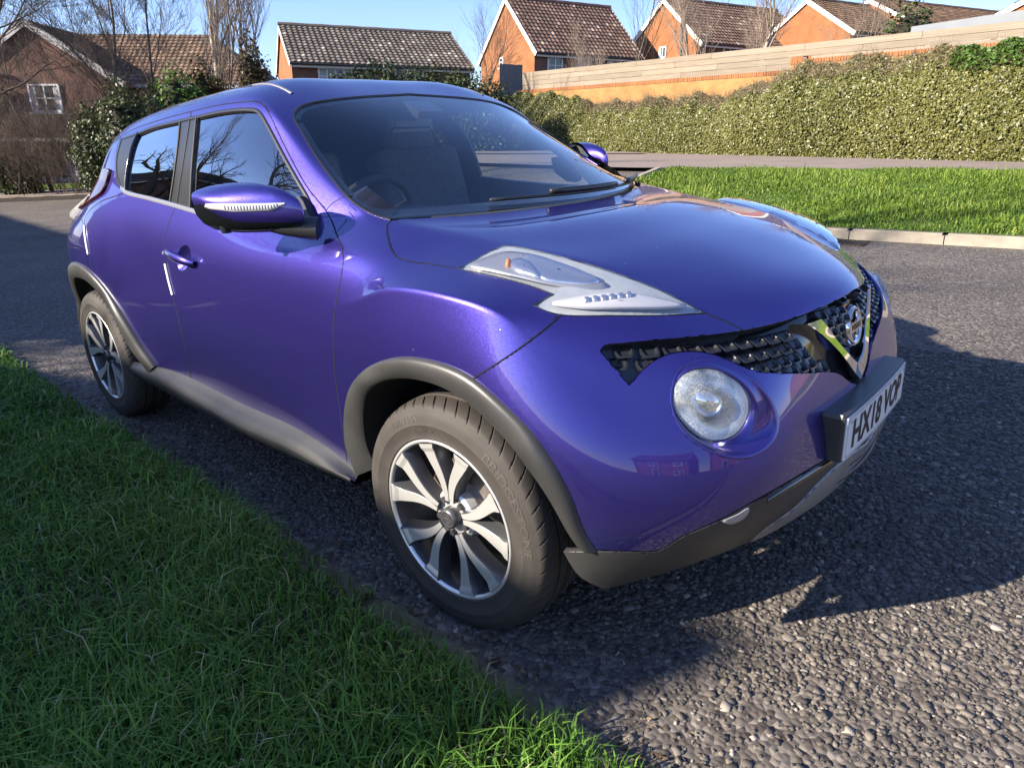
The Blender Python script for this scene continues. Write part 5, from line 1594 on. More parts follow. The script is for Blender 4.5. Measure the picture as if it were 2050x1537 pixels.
arch_f = np.vstack([L_ARCH_F, L_LIP_END[1:], [(1210, 1250), (742, 1250)]])
in_arch_r = in_poly(cen[:, ::2] * 1000, np.vstack([L_ARCH_R3, [(-3060, -100), (-1940, -100)]])) & (ys < -.45)
kill = (in_poly(c2, sill_poly) | in_poly(c2, arch_f)) & (ys < -.45) & (zs < 1.0) & facing
kill |= in_arch_r
kill |= ~facing & (ys < -.6) & (zs < .45) & (xs > -2.85) & (xs < 0.36)
kill |= (reg == 'fender') & (c2[:, 1] > 943)
put('', kill)
put('underside', (reg == 'body_shell') & (zs < .42) & (xs > -2.3) & (xs < .4))
# ================================================================== the car: materials
def paint_mat():
    m, nt, b = new_mat('violet_metallic_paint')
    b.inputs['Base Color'].default_value = (0.045, 0.033, 0.245, 1)
    b.inputs['Metallic'].default_value = 0.85
    b.inputs['Roughness'].default_value = 0.38
    b.inputs['Coat Weight'].default_value = 1.0
    b.inputs['Coat Roughness'].default_value = 0.025
    b.inputs['Coat IOR'].default_value = 1.65
    tc = nt.nodes.new('ShaderNodeTexCoord')
    vo = nt.nodes.new('ShaderNodeTexVoronoi'); vo.inputs['Scale'].default_value = 650
    nt.links.new(tc.outputs['Object'], vo.inputs['Vector'])
    sub = nt.nodes.new('ShaderNodeVectorMath'); sub.operation = 'SUBTRACT'; sub.inputs[1].default_value = (.5, .5, .5)
    nt.links.new(vo.outputs['Color'], sub.inputs[0])
    sc = nt.nodes.new('ShaderNodeVectorMath'); sc.operation = 'SCALE'; sc.inputs['Scale'].default_value = 0.08
    nt.links.new(sub.outputs[0], sc.inputs[0])
    ge = nt.nodes.new('ShaderNodeNewGeometry')
    ad = nt.nodes.new('ShaderNodeVectorMath'); ad.operation = 'ADD'
    nt.links.new(ge.outputs['Normal'], ad.inputs[0]); nt.links.new(sc.outputs[0], ad.inputs[1])
    no = nt.nodes.new('ShaderNodeVectorMath'); no.operation = 'NORMALIZE'
    nt.links.new(ad.outputs[0], no.inputs[0]); nt.links.new(no.outputs[0], b.inputs['Normal'])
    # faint dust and wear in the lacquer, heavier low down
    n = nt.nodes.new('ShaderNodeTexNoise'); n.inputs['Scale'].default_value = 3.0; n.inputs['Detail'].default_value = 8
    nt.links.new(tc.outputs['Object'], n.inputs['Vector'])
    r = nt.nodes.new('ShaderNodeMapRange'); r.inputs[1].default_value = .35; r.inputs[2].default_value = .8
    r.inputs[3].default_value = .010; r.inputs[4].default_value = .050
    nt.links.new(n.outputs['Fac'], r.inputs[0]); nt.links.new(r.outputs[0], b.inputs['Coat Roughness'])
    # tiny chips and specks
    v2 = nt.nodes.new('ShaderNodeTexVoronoi'); v2.inputs['Scale'].default_value = 26
    nt.links.new(tc.outputs['Object'], v2.inputs['Vector'])
    th = nt.nodes.new('ShaderNodeMath'); th.operation = 'LESS_THAN'; th.inputs[1].default_value = 0.045
    nt.links.new(v2.outputs['Distance'], th.inputs[0])
    sp = nt.nodes.new('ShaderNodeSeparateColor'); nt.links.new(v2.outputs['Color'], sp.inputs[0])
    t2 = nt.nodes.new('ShaderNodeMath'); t2.operation = 'GREATER_THAN'; t2.inputs[1].default_value = 0.90
    nt.links.new(sp.outputs[0], t2.inputs[0])
    mu = nt.nodes.new('ShaderNodeMath'); mu.operation = 'MULTIPLY'
    nt.links.new(th.outputs[0], mu.inputs[0]); nt.links.new(t2.outputs[0], mu.inputs[1])
    mx = nt.nodes.new('ShaderNodeMixRGB'); mx.inputs[1].default_value = b.inputs['Base Color'].default_value; mx.inputs[2].default_value = (.35, .35, .5, 1)
    nt.links.new(mu.outputs[0], mx.inputs[0]); nt.links.new(mx.outputs[0], b.inputs['Base Color'])
    return m

M_PAINT = paint_mat()
M_PLASTIC = simple('grey_black_plastic', (.034, .033, .032), .40, noise=(9, .25), bump=(900, .12, .0006))
M_GLOSSBLACK = simple('gloss_black', (.008, .008, .010), .12, coat=.6)
M_SATIN = simple('satin_black_trim', (.022, .022, .024), .30)
M_RUBBER = simple('rubber', (.016, .016, .016), .62)
M_TYRE = simple('tyre_rubber', (.036, .030, .025), .72, noise=(14, .3), bump=(300, .2, .0008))
M_CHROME = simple('chrome', (.86, .86, .88), .04, metal=1.0)
M_ALLOY = simple('machined_alloy', (.74, .72, .68), .32, metal=.65, noise=(6, .10))
M_ALLOY_DARK = simple('grey_alloy_paint', (.10, .10, .105), .36, metal=.6, noise=(8, .15))
M_STEEL = simple('brake_steel', (.40, .34, .30), .42, metal=.9, noise=(20, .25))
M_DARK = simple('dark_interior', (.012, .012, .013), .7)
M_CLOTH = simple('seat_cloth', (.085, .085, .09), .8, noise=(40, .3))
M_DASH = simple('dashboard_plastic', (.05, .052, .055), .55)
M_VOID = simple('wheel_well_black', (.006, .006, .006), .9)
M_GLASS = thin_glass('window_glass', (.78, .84, .84), base_reflect=.05, gain=3.4)
M_WSGLASS = thin_glass('windscreen_glass', (.90, .95, .95), base_reflect=.02, gain=1.35)
M_REARGLASS = thin_glass('rear_window_glass', (.30, .34, .35), base_reflect=.05, gain=3.4)
M_LENS = thin_glass('lamp_lens', (.93, .94, .95), base_reflect=.03)
M_REFLECT = simple('lamp_reflector', (.80, .80, .82), .18, metal=.9, bump=(160, .35, .002))
M_LAMPWHITE = simple('lamp_white', (.50, .52, .51), .28, metal=.25, noise=(30, .10), bump=(260, .25, .001))
M_LAMPGREY = simple('lamp_grey', (.40, .40, .41), .25, metal=.5)
M_AMBER = simple('amber_bulb', (.75, .22, .05), .3)
M_RED = simple('red_lens', (.055, .008, .010), .12, coat=.8)
M_CLEARWHITE = simple('clear_lens_white', (.62, .60, .60), .16, coat=.8)
M_PLATE = simple('plate_white', (.78, .78, .77), .35)
M_PLATEBLACK = simple('plate_black', (.012, .012, .014), .4)
M_GUARD = simple('white_guard', (.78, .78, .80), .3)
M_MIRROR = simple('mirror_glass', (.85, .87, .9), .01, metal=1.0)
M_SILVER = simple('silver_skid', (.34, .33, .32), .35, metal=.5, noise=(12, .12))
M_TYRETEXT = simple('tyre_lettering', (.052, .045, .038), .6)

def text_mesh(body, size, extrude=0.0, sx=1.0, bold=0.0):
    cu = bpy.data.curves.new('lettering', 'FONT')
    cu.body = body; cu.size = size; cu.extrude = extrude; cu.align_x = 'CENTER'; cu.align_y = 'CENTER'
    cu.offset = bold; cu.resolution_u = 3
    o = bpy.data.objects.new('lettering', cu); COL.objects.link(o)
    bpy.context.view_layer.update()
    me = bpy.data.meshes.new_from_object(o.evaluated_get(bpy.context.evaluated_depsgraph_get()))
    V = np.array([v.co[:] for v in me.vertices]); V[:, 0] *= sx
    F = [tuple(p.vertices) for p in me.polygons]
    bpy.data.objects.remove(o); bpy.data.curves.remove(cu); bpy.data.meshes.remove(me)
    return V, F

car = empty('parked_car', label='purple-blue compact crossover car parked beside the grass verge', cat='car')
car.matrix_world = CAR_MATRIX

# ------------------------------------------------------------------ panels out of the cut body
half.verts.ensure_lookup_table(); half.verts.index_update()
_orig = {v: i for i, v in _vm.items() if v.is_valid}
HV = np.array([v.co[:] for v in half.verts])
HN = np.array([(_no[_orig[v]] if v in _orig else smooth_normal(v.co)[:]) for v in half.verts])
HN[np.abs(HV[:, 1]) < 1e-6, 1] = 0
HN /= np.linalg.norm(HN, axis=1)[:, None]
HF = [tuple(v.index for v in f.verts) for f in fs]

DARK_EDGES = set()
def region_geo(regs, gap=.0016, depth=.016, offset=0.0, bulge=None):
    ids = [i for i in range(NF) if reg[i] in regs]
    DARK_EDGES.clear()
    used = {}
    V, N, F = [], [], []
    for i in ids:
        f = []
        for k in HF[i]:
            if k not in used:
                used[k] = len(V); V.append(HV[k] + HN[k] * offset); N.append(HN[k])
            f.append(used[k])
        F.append(tuple(f))
    V = np.array(V); N = np.array(N)
    ed = {}
    for f in F:
        for a, b in zip(f, f[1:] + f[:1]):
            ed[(a, b)] = 1
    bnd = [(a, b) for (a, b) in ed if (b, a) not in ed and not (abs(V[a][1]) < 1e-6 and abs(V[b][1]) < 1e-6)]
    inward = np.zeros_like(V)
    for a, b in bnd:
        t = V[b] - V[a]; L = np.linalg.norm(t)
        if L < 1e-9: continue
        w = np.cross(N[a] + N[b], t); w /= (np.linalg.norm(w) + 1e-12)
        inward[a] += w; inward[b] += w
    bv = sorted({k for e in bnd for k in e})
    for k in bv:
        l = np.linalg.norm(inward[k]); inward[k] = inward[k] / l if l > 1e-6 else 0
        if abs(V[k][1]) < 1e-6: inward[k][1] = 0
    nxt, prv = {a: b for a, b in bnd}, {b: a for a, b in bnd}
    for _ in range(4):                                  # even out the inset direction along the edge
        sm = inward.copy()
        for k in bv:
            q = inward[k] * 1.0
            for m_ in (nxt.get(k), prv.get(k)):
                if m_ is not None and inward[m_] @ inward[k] > .3: q = q + inward[m_]
            if abs(V[k][1]) < 1e-6: q[1] = 0
            l = np.linalg.norm(q)
            if l > 1e-6: sm[k] = q / l
        inward = sm
    if bulge is not None: V = V + bulge(V, N)
    V0 = V.copy()
    for k in bv: V[k] = V0[k] + inward[k] * (gap + .0012)
    if depth > 0:
        m = {}
        V2, N2 = list(V), list(N)
        for k in bv:
            out = -inward[k]
            r1 = V0[k] + inward[k] * gap - N[k] * .0012
            r2 = r1 - N[k] * depth
            n1 = N[k] + out; n1 = n1 / (np.linalg.norm(n1) + 1e-9)
            m[k] = (len(V2), len(V2) + 1)
            V2 += [r1, r2]; N2 += [n1, out if np.linalg.norm(out) > .5 else N[k]]
        for a, b in bnd:
            a1, a2 = m[a]; b1, b2 = m[b]
            F.append((b, a, a1, b1)); F.append((b1, a1, a2, b2)); DARK_EDGES.add((len(F) - 1))
        V, N = np.array(V2), np.array(N2)
    return V, N, F

def mirrored(V, N, F):
    Vm = V.copy(); Vm[:, 1] *= -1
    Nm = N.copy(); Nm[:, 1] *= -1
    return Vm, Nm, [f[::-1] for f in F]

def joined(V, N, F):
    Vm, Nm, Fm = mirrored(V, N, F)
    n = len(V)
    mp = {i: (i if abs(V[i][1]) < 1e-6 else None) for i in range(n)}
    add = [i for i in range(n) if mp[i] is None]
    for j, i in enumerate(add): mp[i] = n + j
    return np.vstack([V, Vm[add]]) if add else V, np.vstack([N, Nm[add]]) if add else N, F + [tuple(mp[k] for k in f) for f in Fm]

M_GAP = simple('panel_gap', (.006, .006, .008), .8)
def panel(name, regs, mat, parent, mode='pair', **kw):
    V, N, F = region_geo(regs if isinstance(regs, tuple) else (regs,), **kw)
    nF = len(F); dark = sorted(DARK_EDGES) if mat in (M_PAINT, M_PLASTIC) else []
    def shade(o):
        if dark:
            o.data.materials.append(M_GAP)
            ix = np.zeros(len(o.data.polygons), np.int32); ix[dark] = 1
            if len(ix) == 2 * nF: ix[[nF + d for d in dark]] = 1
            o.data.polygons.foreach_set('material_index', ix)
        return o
    if mode == 'join':
        V, N, F = joined(V, N, F)
        return shade(mesh_obj(name, V, F, mat, parent, True, N))
    a = shade(mesh_obj(name, V, F, mat, parent, True, N))
    if mode == 'near': return a
    p2_ = parent
    if isinstance(parent, (tuple, list)): pass
    V, N, F = mirrored(V, N, F)
    b = shade(mesh_obj(name, V, F, mat, p2_, True, N))
    return a, b

shell = panel('body_shell', ('body_shell',), M_PAINT, car, 'join')
bonnet = panel('bonnet', 'bonnet', M_PAINT, car, 'join')
bumper = panel('front_bumper', 'front_bumper', M_PAINT, car, 'join')
fender_a, fender_b = panel('fender', 'fender', M_PAINT, car)
fdoor_a, fdoor_b = panel('front_door', 'front_door', M_PAINT, car)
rdoor_a, rdoor_b = panel('rear_door', 'rear_door', M_PAINT, car)
flap = panel('fuel_flap', 'fuel_flap', M_PAINT, car, 'near')
mesh_obj('rear_quarter_patch', *[x for x in mirrored(*region_geo(('fuel_flap',), gap=0, depth=0))][::2], M_PAINT, car, True)
windscreen = panel('windscreen', 'windscreen', M_WSGLASS, car, 'join', gap=.002, depth=0, offset=-.002)
panel('cowl', 'cowl', M_GLOSSBLACK, car, 'join', gap=0, depth=.01, offset=-.012)
trim = panel('bumper_trim', 'bumper_trim', M_PLASTIC, car, 'join', offset=.002)
skid = panel('skid_plate', 'skid_plate', M_SILVER, trim, 'join', offset=.005)

def pair_on(regname, partname, mat, pa, pb, **kw):
    V, N, F = region_geo((regname,), **kw)
    a = mesh_obj(partname, V, F, mat, pa, True, N)
    V, N, F = mirrored(V, N, F)
    b = mesh_obj(partname, V, F, mat, pb, True, N)
    return a, b
pair_on('front_window', 'window', M_GLASS, fdoor_a, fdoor_b, gap=.004, depth=.003, offset=-.007)
pair_on('rear_window', 'window', M_REARGLASS, rdoor_a, rdoor_b, gap=.004, depth=.003, offset=-.007)
pair_on('pillar_trim', 'pillar_trim', M_SATIN, fdoor_a, fdoor_b, gap=.001, depth=.008, offset=-.001)
pair_on('quarter_trim', 'hidden_handle_panel', M_SATIN, rdoor_a, rdoor_b, gap=.001, depth=.008, offset=.001)

# dark inner skin behind the gaps (leaves the glass open)
V, N, F = region_geo(tuple(set(reg) - {'', 'windscreen', 'front_window', 'rear_window', 'underside', 'grille', 'lamp_hole', 'headlight', 'skid_plate', 'bumper_trim', 'front_bumper'}), gap=0, depth=0, offset=-.024)
V, N, F = joined(V, N, F)
mesh_obj('inner_skin', V, [f[::-1] for f in F], M_DARK, car, True)

# ------------------------------------------------------------------ helpers on the measured outlines
def hit_y(u, v, y):
    d = gauge_dir(u, v); t = (y - GAUGE.y) / d.y
    return GAUGE + d * t

def resample(P, n):
    P = np.asarray(P, float)
    L = np.r_[0, np.cumsum(np.linalg.norm(np.diff(P, axis=0), axis=1))]
    t = np.linspace(0, L[-1], n)
    return np.stack([np.interp(t, L, P[:, k]) for k in range(P.shape[1])], 1)

def body_pts(line, off=0.0, ymax=-.4):
    out = []
    for u, v in line:
        h, n = on_body(u, v)
        if h is None or h.y > ymax: continue
        out.append((np.array(h) + off * np.array(n), np.array(n)))
    return out

def closest_body_y(x, z, y0=-1.4):
    h, n, fi, t = BODY.ray_cast(Vector((x, y0, z)), Vector((0, 1, 0)))
    return h, n

# wheel arch cladding
def arch(name, outer, inner, n=56):
    O = resample(outer, n); I = resample(inner, n)
    mid = (O[:, :1] * 0)
    R1, R2, R3, R4, R5 = [], [], [], [], []
    for o, i in zip(O, I):
        yo = o[1]; yi = max(-.892, o[1] - .022)
        e = np.array([i[0] - o[0], 0, i[2] - o[2]])
        def P(f, y): return np.array([o[0] + e[0] * f, y, o[2] + e[2] * f])
        y0 = min(yo - .003, -.80)
        R1.append(P(-.10, yo + .012)); R2.append(P(-.06, y0 - .004)); R3.append(P(.12, min(y0 - .010, yi + .002)))
        R4.append(P(.50, min(yi - .004, y0 - .012))); R5.append(P(.90, yi - .002))
    R6 = [p + np.array([0, .010, 0]) + .012 * (np.array([i[0] - o[0], 0, i[2] - o[2]]) / (np.linalg.norm([i[0] - o[0], i[2] - o[2]]) + 1e-9)) for p, o, i in zip(R5, O, I)]
    R7 = [p + np.array([0, .13, 0]) for p in R6]
    strip('arch_lining', [R6, R7], M_VOID, car)
    return strip(name, [R1, R2, R3, R4, R5, R6], M_PLASTIC, car)

of = [np.array(on_body(u, v)[0]) for u, v in L_ARCH_F if on_body(u, v)[0] is not None and on_body(u, v)[0].y < -.5 and v < 1104 and not (u < 760 and v > 951)]
inner_f = [hit_y(u, v, -.892) for u, v in spline([(725.5, 949), (712, 896), (712, 824.5), (725.5, 790.6), (759.4, 764), (801, 756.6), (846, 762), (891.5, 779), (936.8, 809), (989.6, 858.5), (1035, 911), (1072.6, 971.7), (1103, 1039.6), (1127, 1102), (1130, 1109)])]
arch('wheel_arch_trim', of, inner_f)
orr = []
for x, z in L_ARCH_R3[::2] / 1000:
    h, n = closest_body_y(x, z)
    orr.append(np.array([x, h.y if h is not None else -.82, z]))
arch('wheel_arch_trim', orr, [np.array([x, -.892, z]) for x, z in spline(np.array(ARCH_R_IN) * 1000, 14)[::2] / 1000])

# sill cladding
top = [p for p, n in body_pts(L_SILL, .001)]
top = resample(top, 30)
xs_ = top[:, 0]
zb = np.interp(xs_, [-2.06, -1.56, -1.17, -.78, -.45], [.287, .270, .262, .272, .285])
r = [[np.array([x, y + .006, z + .010]) for x, y, z in top],
     [np.array([x, y - .006, z + .002]) for x, y, z in top],
     [np.array([x, y - .024, z - .018]) for x, y, z in top],
     [np.array([x, -.868, max(z - .040, b + .030)]) for (x, y, z), b in zip(top, zb)],
     [np.array([x, -.868, b + .018]) for x, b in zip(xs_, zb)],
     [np.array([x, -.852, b]) for x, b in zip(xs_, zb)],
     [np.array([x, -.75, b - .005]) for x, b in zip(xs_, zb)]]
strip('sill_trim', r, M_PLASTIC, car)

# underbody, wheel wells
bm = bmesh.new()
bm_box(bm, (-1.25, 0, .300), (1.56, 1.50, .10))
bm_box(bm, (-2.72, 0, .36), (.66, 1.0, .10))
bm_box(bm, (.0, 0, .52), (.95, .90, .36)); bm_box(bm, (-2.55, 0, .60), (1.0, .90, .36))
bm_obj('underbody', bm, M_VOID, car)
for xc in (0.02, -2.53):
    for s in (-1, 1):
        bm = bmesh.new()
        ring0, ring1, ring2 = [], [], []
        for k in range(25):
            a = R(-3) + (math.pi + R(6)) * k / 24
            c, sn = math.cos(a), math.sin(a)
            ring0.append(bm.verts.new((xc + .405 * c, s * .80, .345 + .405 * sn)))
            ring1.append(bm.verts.new((xc + .405 * c, s * .46, .345 + .405 * sn)))
        for k in range(24): bm.faces.new((ring0[k], ring0[k + 1], ring1[k + 1], ring1[k]))
        bm.faces.new(ring1)
        bm_obj('wheel_well', bm, M_VOID, car)

# ------------------------------------------------------------------ wheels
def wheel_meshes():
    out = {}
    # rim barrel
    bm = bmesh.new()
    prof = [(.2275, -.100), (.2290, -.103), (.2250, -.106), (.2205, -.104), (.2165, -.097), (.2125, -.080), (.2080, -.05), (.2050, .0), (.2050, .09), (.215, .10)]
    bm_lathe(bm, prof, 72)
    for f in bm.faces: f.material_index = 1; f.smooth = True
    for f in bm.faces:
        if min(v.co.y for v in f.verts) < -.1035 + .0001 and max(math.hypot(v.co.x, v.co.z) for v in f.verts) > .2162: f.material_index = 0
    # hub boss
    prof = [(.030, -.072), (.062, -.072), (.070, -.066), (.078, -.045), (.080, .0)]
    bm_lathe(bm, prof, 40)
    # five pairs of petal spokes
    def spoke(base, sgn):
        n = 14; rows = []
        for i in range(n + 1):
            f = i / n
            rr = .050 + (.2170 - .050) * f
            off = sgn * R(17.5) * (math.sin(f * math.pi * .62) / math.sin(math.pi * .62)) * (.30 + .70 * f)
            off += sgn * .0085 / rr * (1 - f)
            wid = .0072 + .0160 * f + .006 * max(0, (f - .8) / .2) ** 1.5
            yo = -.088 - .013 * f ** .8 - (.004 if f > .9 else 0)
            a = base + off
            cdir = np.array([math.cos(a), 0, math.sin(a)]); tdir = np.array([-math.sin(a), 0, math.cos(a)])
            P = cdir * rr
            rows.append((P, tdir, wid, yo))
        vs = []
        for P, t, w, yo in rows:
            ring = []
            for (q, dy) in ((-1.45, .040), (-1.06, .004), (-.92, 0), (.92, 0), (1.06, .004), (1.45, .040)):
                ring.append(bm.verts.new((P[0] + t[0] * w * q, yo + dy, P[2] + t[2] * w * q)))
            vs.append(ring)
        for a_, b_ in zip(vs[:-1], vs[1:]):
            for k in range(5):
                f = bm.faces.new((a_[k], a_[k + 1], b_[k + 1], b_[k]))
                f.material_index = 0 if k == 2 else 1
                f.smooth = k != 2
        f = bm.faces.new(vs[0]); f.material_index = 1
    for k in range(5):
        for s in (-1, 1): spoke(R(90 + 72 * k), s)
    bmesh.ops.recalc_face_normals(bm, faces=bm.faces[:])
    me = bpy.data.meshes.new('wheel'); bm.to_mesh(me); bm.free()
    me.materials.append(M_ALLOY); me.materials.append(M_ALLOY_DARK)
    out['wheel'] = me
    # tyre
    nseg = 600
    prof = [(.219, -.092), (.224, -.100), (.231, -.103), (.2335, -.1055), (.237, -.1045), (.250, -.1075), (.268, -.1092), (.270, -.1100), (.2725, -.1092), (.288, -.1078), (.303, -.1035), (.313, -.097),
            (.3150, -.0965), (.321, -.089), (.3265, -.079), (.3300, -.066), (.3322, -.052), (.3325, -.0465), (.3255, -.0455), (.3255, -.0385), (.3332, -.0375), (.3340, -.012), (.3265, -.011), (.3265, -.004), (.3340, -.003)]
    prof = prof + [(r_, -y_) for r_, y_ in prof[::-1]]
    V, F = [], []
    for k in range(nseg):
        for j, (r_, y_) in enumerate(prof):
            ay = abs(y_)
            a = 2 * math.pi * k / nseg + (2.4 * max(0, .0968 - max(ay, .05)) if r_ > .314 else 0)
            rr = r_
            if .05 < ay < .0968 and r_ > .314:            # shoulder blocks: slanted lateral grooves
                ph = k % 12
                if ph == 0: rr -= .005 if ay < .088 else .002
            elif ay < .0375 and r_ > .33:
                ph = k % 12
                if ph == 0 and ay > .008: rr -= .003
            x, z = rr * math.cos(a), rr * math.sin(a)
            if z < -.3262:
                z = -.3262
            bul = max(0.0, (-z - .24) / .09)
            y2 = y_ * (1 + .045 * bul ** 2) if .24 < rr < .32 else y_
            V.append((x, y2, z))
    m = len(prof)
    for k in range(nseg):
        for j in range(m - 1):
            a = k * m + j; b = ((k + 1) % nseg) * m + j
            F.append((a, b, b + 1, a + 1))
    nT = len(F)
    # raised lettering on the sidewall
    def ring_text(body, size, rad, ang, sx, flip=False):
        tv, tf = text_mesh(body, size, .0, sx, .0006)
        base = len(V)
        for x, y, z in tv:
            a = ang - x / rad
            rr = rad + y
            yy = np.interp(rr, [.237, .250, .268, .288, .303, .313], [-.1045, -.1075, -.1092, -.1078, -.1035, -.097])
            V.append((rr * math.cos(a), yy - .0011, rr * math.sin(a)))
        for f in tf: F.append(tuple(base + q for q in f))
    ring_text('TURANZA', .026, .287, R(118), 1.05)
    ring_text('BRIDGESTONE', .030, .284, R(28), 1.45)
    ring_text('215/55R17 94V', .011, .256, R(102), 1.1)
    ring_text('TURANZA', .026, .287, R(-62), 1.05)
    ring_text('BRIDGESTONE', .030, .284, R(208), 1.45)
    me = bpy.data.meshes.new('tyre'); me.from_pydata(V, [], F)
    me.materials.append(M_TYRE); me.materials.append(M_TYRETEXT)
    me.polygons.foreach_set('material_index', [0] * nT + [1] * (len(F) - nT))
    me.polygons.foreach_set('use_smooth', [True] * nT + [False] * (len(F) - nT))
    me.set_sharp_from_angle(angle=R(38))
    out['tyre'] = me
    # hub cap with ring-and-bar emblem
    bm = bmesh.new()
    bm_lathe(bm, [(.0001, -.0985), (.020, -.0985), (.0215, -.0995), (.0235, -.0995), (.0250, -.0975), (.0285, -.095), (.0300, -.088), (.0300, -.070)], 36)
    for f in bm.faces: f.smooth = True
    r0 = bm_lathe(bm, [(.0125, -.0985), (.0125, -.1000), (.0160, -.1000), (.0160, -.0985)], 32)
    bm_box(bm, (0, -.0993, 0), (.040, .0016, .0075))
    bmesh.ops.recalc_face_normals(bm, faces=bm.faces[:])
    me = bpy.data.meshes.new('hub_cap'); bm.to_mesh(me); bm.free(); me.materials.append(M_ALLOY_DARK)
    out['hub_cap'] = me
    bm = bmesh.new()
    bm_lathe(bm, [(.06, -.03), (.072, -.03), (.072, -.018), (.140, -.018), (.140, .004), (.06, .004)], 48)
    for f in bm.faces: f.smooth = True
    bmesh.ops.recalc_face_normals(bm, faces=bm.faces[:])
    me = bpy.data.meshes.new('brake_disc'); bm.to_mesh(me); bm.free(); me.materials.append(M_STEEL); me.set_sharp_from_angle(angle=R(35))
    out['brake_disc'] = me
    bm = bmesh.new()
    for k in range(7):
        a = R(28 + 7 * k); a2 = R(28 + 7 * (k + 1))
        q = []
        for aa in (a, a2):
            for rr in (.105, .168):
                for y in (-.040, .03): q.append(bm.verts.new((rr * math.cos(aa), y, rr * math.sin(aa))))
        bm.faces.new((q[0], q[2], q[6], q[4])); bm.faces.new((q[2], q[3], q[7], q[6])); bm.faces.new((q[0], q[4], q[5], q[1]))
    bmesh.ops.remove_doubles(bm, verts=bm.verts[:], dist=1e-5)
    me = bpy.data.meshes.new('brake_caliper'); bm.to_mesh(me); bm.free(); me.materials.append(M_STEEL)
    out['brake_caliper'] = me
    bm = bmesh.new()
    bmesh.ops.create_cone(bm, cap_ends=True, segments=6, radius1=.0105, radius2=.0095, depth=.022, matrix=Matrix.Rotation(math.pi / 2, 4, 'X'))
    me = bpy.data.meshes.new('wheel_nut'); bm.to_mesh(me); bm.free(); me.materials.append(M_ALLOY_DARK)
    out['wheel_nut'] = me
    return out

WM = wheel_meshes()
STEER = 0.028
def place_wheel(x, side, steer=0.0, spin=0.0):
    def put_(name, parent, mat=Matrix()):
        o = bpy.data.objects.new(name, WM[name]); COL.objects.link(o); o.parent = parent
        o.matrix_parent_inverse = Matrix(); o.matrix_local = mat
        return o
    base = Matrix.Translation((x, -.760 * side, .3262)) @ Matrix.Rotation(steer + (0 if side > 0 else math.pi), 4, 'Z')
    w = put_('wheel', car, base @ Matrix.Rotation(spin, 4, 'Y'))
    back = Matrix.Rotation(-spin, 4, 'Y')
    put_('tyre', w, back); put_('hub_cap', w); put_('brake_disc', w); put_('brake_caliper', w, back)
    for k in range(5):
        a = R(126 + 72 * k)
        put_('wheel_nut', w, Matrix.Translation((.050 * math.cos(a), -.072, .050 * math.sin(a))))
    return w
place_wheel(0, 1, STEER, R(3))
place_wheel(-2.53, 1, 0, R(-4))
place_wheel(0, -1, STEER, R(20))
place_wheel(-2.53, -1, 0, R(50))

# ------------------------------------------------------------------ headlight on the bonnet's shoulder
HLB = .032
def hl_bulge(V, N):
    # thickest along the middle of the lens, nothing at its rim
    c2_ = to2d(V); poly = np.vstack([L_HEADLIGHT_TOP, L_HEADLIGHT_LOW])
    out = np.zeros_like(V)
    A = poly; B = np.roll(poly, -1, 0)
    for i, p in enumerate(c2_):
        ap = p - A; ab = B - A
        t = np.clip((ap * ab).sum(1) / np.maximum((ab * ab).sum(1), 1e-9), 0, 1)
        d = np.linalg.norm(ap - ab * t[:, None], axis=1).min()
        out[i] = N[i] * HLB * (1 - math.exp(-d / 16.0))
    return out
hlA, hlB = panel('headlight', 'headlight', M_LENS, car, gap=.003, depth=.012, bulge=hl_bulge)
HLB = .016
pair_on('headlight', 'lamp_bowl', M_LAMPWHITE, hlA, hlB, gap=.001, depth=0, offset=-.007, bulge=hl_bulge)
def on_face(poly_px, regoff, name, mat, raise_=.0, pa=hlA, pb=hlB, thick=.006, base=.004):
    """a shaped inlay sitting on the lamp bowl: outline measured, laid on the body surface at an offset"""
    pts = []
    poly = np.asarray(poly_px)
    c = poly.mean(0)
    rings = []
    for f, o in ((1.0, 0.0), (1.0, thick), (.86, thick + raise_), (.5, thick + raise_ * 1.6), (.05, thick + raise_ * 1.8)):
        rg = []
        for p in poly:
            q = c + (p - c) * f
            h, n = on_body(*q)
            rg.append(np.array(h) + np.array(n) * (base + o))
        rings.append(rg)
    return strip(name, rings, mat, (pa, pb), closed=True)
ell = lambda cx, cy, a, b, ang, n=28: [(cx + a * math.cos(t) * math.cos(ang) - b * math.sin(t) * math.sin(ang), cy + a * math.cos(t) * math.sin(ang) + b * math.sin(t) * math.cos(ang)) for t in np.linspace(0, 2 * math.pi, n, endpoint=False)]
on_face(spline([(940, 536), (975, 519), (1010, 509), (1045, 511), (1090, 523), (1150, 546), (1205, 568), (1222, 580), (1190, 586), (1140, 580), (1090, 572), (1040, 560), (990, 549)], 9, closed=True), 0, 'lamp_surround', M_LAMPGREY, .002, thick=.004)
on_face(spline([(1046, 517), (1075, 520), (1120, 534), (1170, 553), (1201, 569), (1185, 576), (1130, 574), (1085, 566), (1060, 548)], 8, closed=True), 0, 'indicator_reflector', M_REFLECT, .002, thick=.009)
on_face(spline([(1018, 536), (1034, 527), (1052, 530), (1075, 552), (1082, 566), (1060, 561), (1032, 551)], 7, closed=True), 0, 'bulb_holder', M_REFLECT, .004, thick=.010)
on_face(ell(1018, 537, 5, 7, .5, 12), 0, 'amber_bulb', M_AMBER, .004, thick=.012)
on_face(spline([(1105, 612), (1150, 601), (1220, 592), (1280, 596), (1330, 606), (1372, 617), (1340, 621), (1250, 622), (1160, 621)], 9, closed=True), 0, 'running_light', M_CLEARWHITE, .002, thick=.006)
